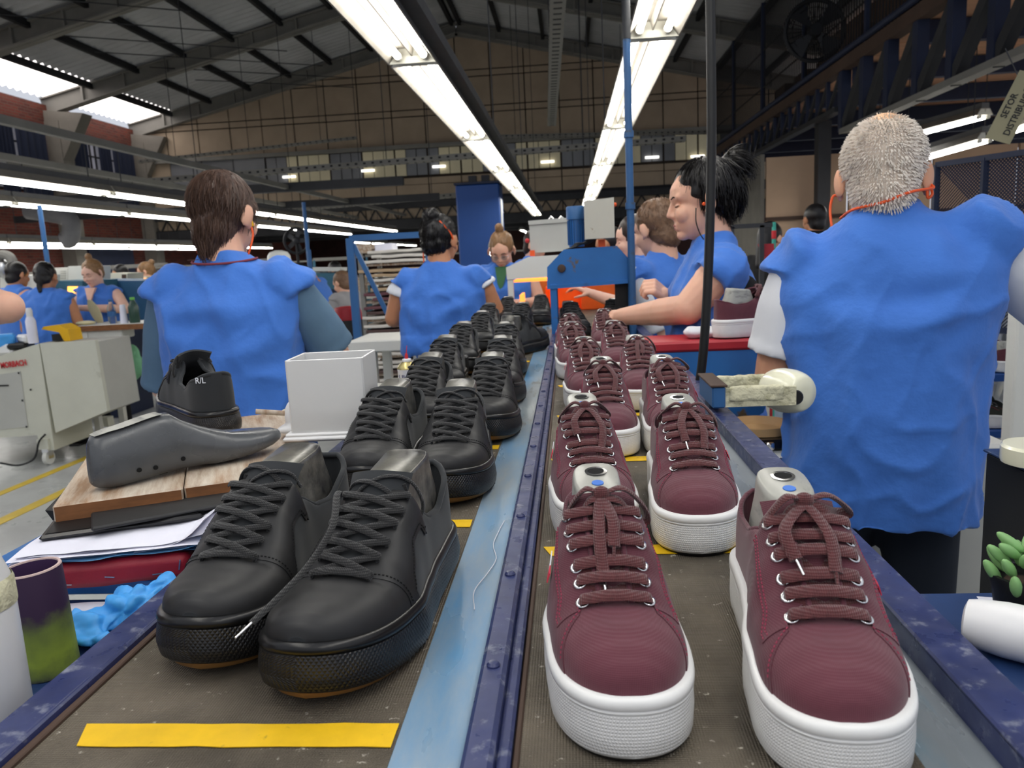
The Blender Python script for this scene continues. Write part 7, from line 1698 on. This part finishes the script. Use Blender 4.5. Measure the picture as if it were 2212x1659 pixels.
gf = thing('trolley_frame', 'dark grey tube frame in front of the black dressed woman', 'frame', (aty(1645, 560, 4.7).x, 4.7, 0)); a, b_ = aty(1618, 488, 4.7), aty(1668, 484, 4.7); MB().beam((a.x - .1, 4.7, a.z), (b_.x, 4.7, a.z), .025, .025).build('top_bar', M['steel_dark'], gf); MB().box((aty(1645, 560, 4.7).x, 4.7, a.z / 2), (.025, .025, a.z)).build('upright', M['steel_dark'], gf); MB().box((a.x - .1, 4.7, a.z / 2), (.025, .025, a.z)).build('upright', M['steel_dark'], gf)
# wire cage with foil sheets
cg = thing('wire_cage', 'navy wire mesh cage holding silver foil at the right photo edge', 'cage', (2.6, 4.6, 0)); CY_ = 4.6
a, b_ = aty(2024, 356, CY_), aty(2240, 305, CY_); z1_, z0_ = a.z, .1
b2_ = Vector((b_.x, CY_ - 1.0, z1_)); d_ = (b2_ - Vector((a.x, CY_, z1_)))
za, zb2 = a.z, aty(2212, 312, CY_ - .9).z
for k in range(5):
    u = k / 4; p = Vector((a.x, CY_, 0)).lerp(Vector((b2_.x, b2_.y, 0)), u); MB().box((p.x, p.y, za / 2), (.03, .03, za)).build('post', M['navy'], cg)
for z in (za, za - .42, za - .9): MB().beam((a.x, CY_, z), (b2_.x, b2_.y, z), .03, .03).build('rail', M['navy'], cg)
ms = MB(); n = 60; Lc = d_.length; dn = d_.normalized()
for k in range(n + 26):
    for sg in (1, -1):
        u0 = k / n * Lc - (.9 if sg > 0 else 0); u1 = u0 + .9 * 1.0; zA_, zB_ = (za - .9, za) if sg > 0 else (za, za - .9)
        # clip to panel
        t0 = max(0, -u0 / (u1 - u0)); t1 = min(1, (Lc - u0) / (u1 - u0))
        if t1 <= t0: continue
        p0, p1_ = Vector((a.x, CY_, lerp(zA_, zB_, t0))) + dn * (u0 + (u1 - u0) * t0), Vector((a.x, CY_, lerp(zA_, zB_, t1))) + dn * (u0 + (u1 - u0) * t1); ms.cyl(p0, p1_, .0035, n=4, caps=False)
ms.build('wire_mesh', M['navy'], cg)['kind'] = 'stuff'
M['foil'] = mk('silver_foil', (.78, .8, .84), .28, metal=.85, var=.1, vs=6)
for k in range(5):
    q = MB(); se = k * 13.; xc = a.x + .12 + .16 * k; q.surf(lambda u, v: Vector((xc + .30 * (u - .3), CY_ + .18 - .22 * k + .10 * noise.noise(Vector((u * 6, v * 6, se))), .0 + 1.52 * v - .10 * (k % 3) * v + .05 * noise.noise(Vector((u * 4, v * 4, se + 5))))), 14, 18); tag(q.build('foil_sheet', M['foil'], None, 20), 'crumpled silver foil sheet in the wire cage, %s from the left' % ordn[k].replace('nearest', 'first'), 'foil', 'foil sheets in the cage')
# hanging sign
sp = aty(2192, 232, 3.6); sg_ = thing('hanging_sign', 'tilted khaki sign with black capitals hanging under the mezzanine', 'sign', sp); u_ = (aty(2224, 172, 3.6) - aty(2164, 288, 3.6)).normalized(); nn_ = (C_P - sp).normalized(); nn_ = (nn_ - u_ * nn_.dot(u_)).normalized(); v_ = nn_.cross(u_)
Rs = Matrix((u_, v_, nn_)).transposed(); MB().box(sp, (.30, .10, .004), Rs).build('board', mk('khaki_board', srgb(140, 134, 104), .6, var=.06), sg_)
for body, dv_ in (('SETOR', .022), ('DISTRIBUIÇÃO', -.020)):
    me = text_mesh(body, .036, 'lettering', .0008, True); me.materials.append(M['black_ink']); place('lettering', me, sg_, MW[sg_].inverted() @ Matrix.Translation(sp + v_ * dv_ + nn_ * .003) @ Rs.to_4x4())
MB().cyl(sp + u_ * .12 + v_ * .04, aty(2172, 105, 3.75), .003, n=5).build('wire', M['steel_dark'], sg_)
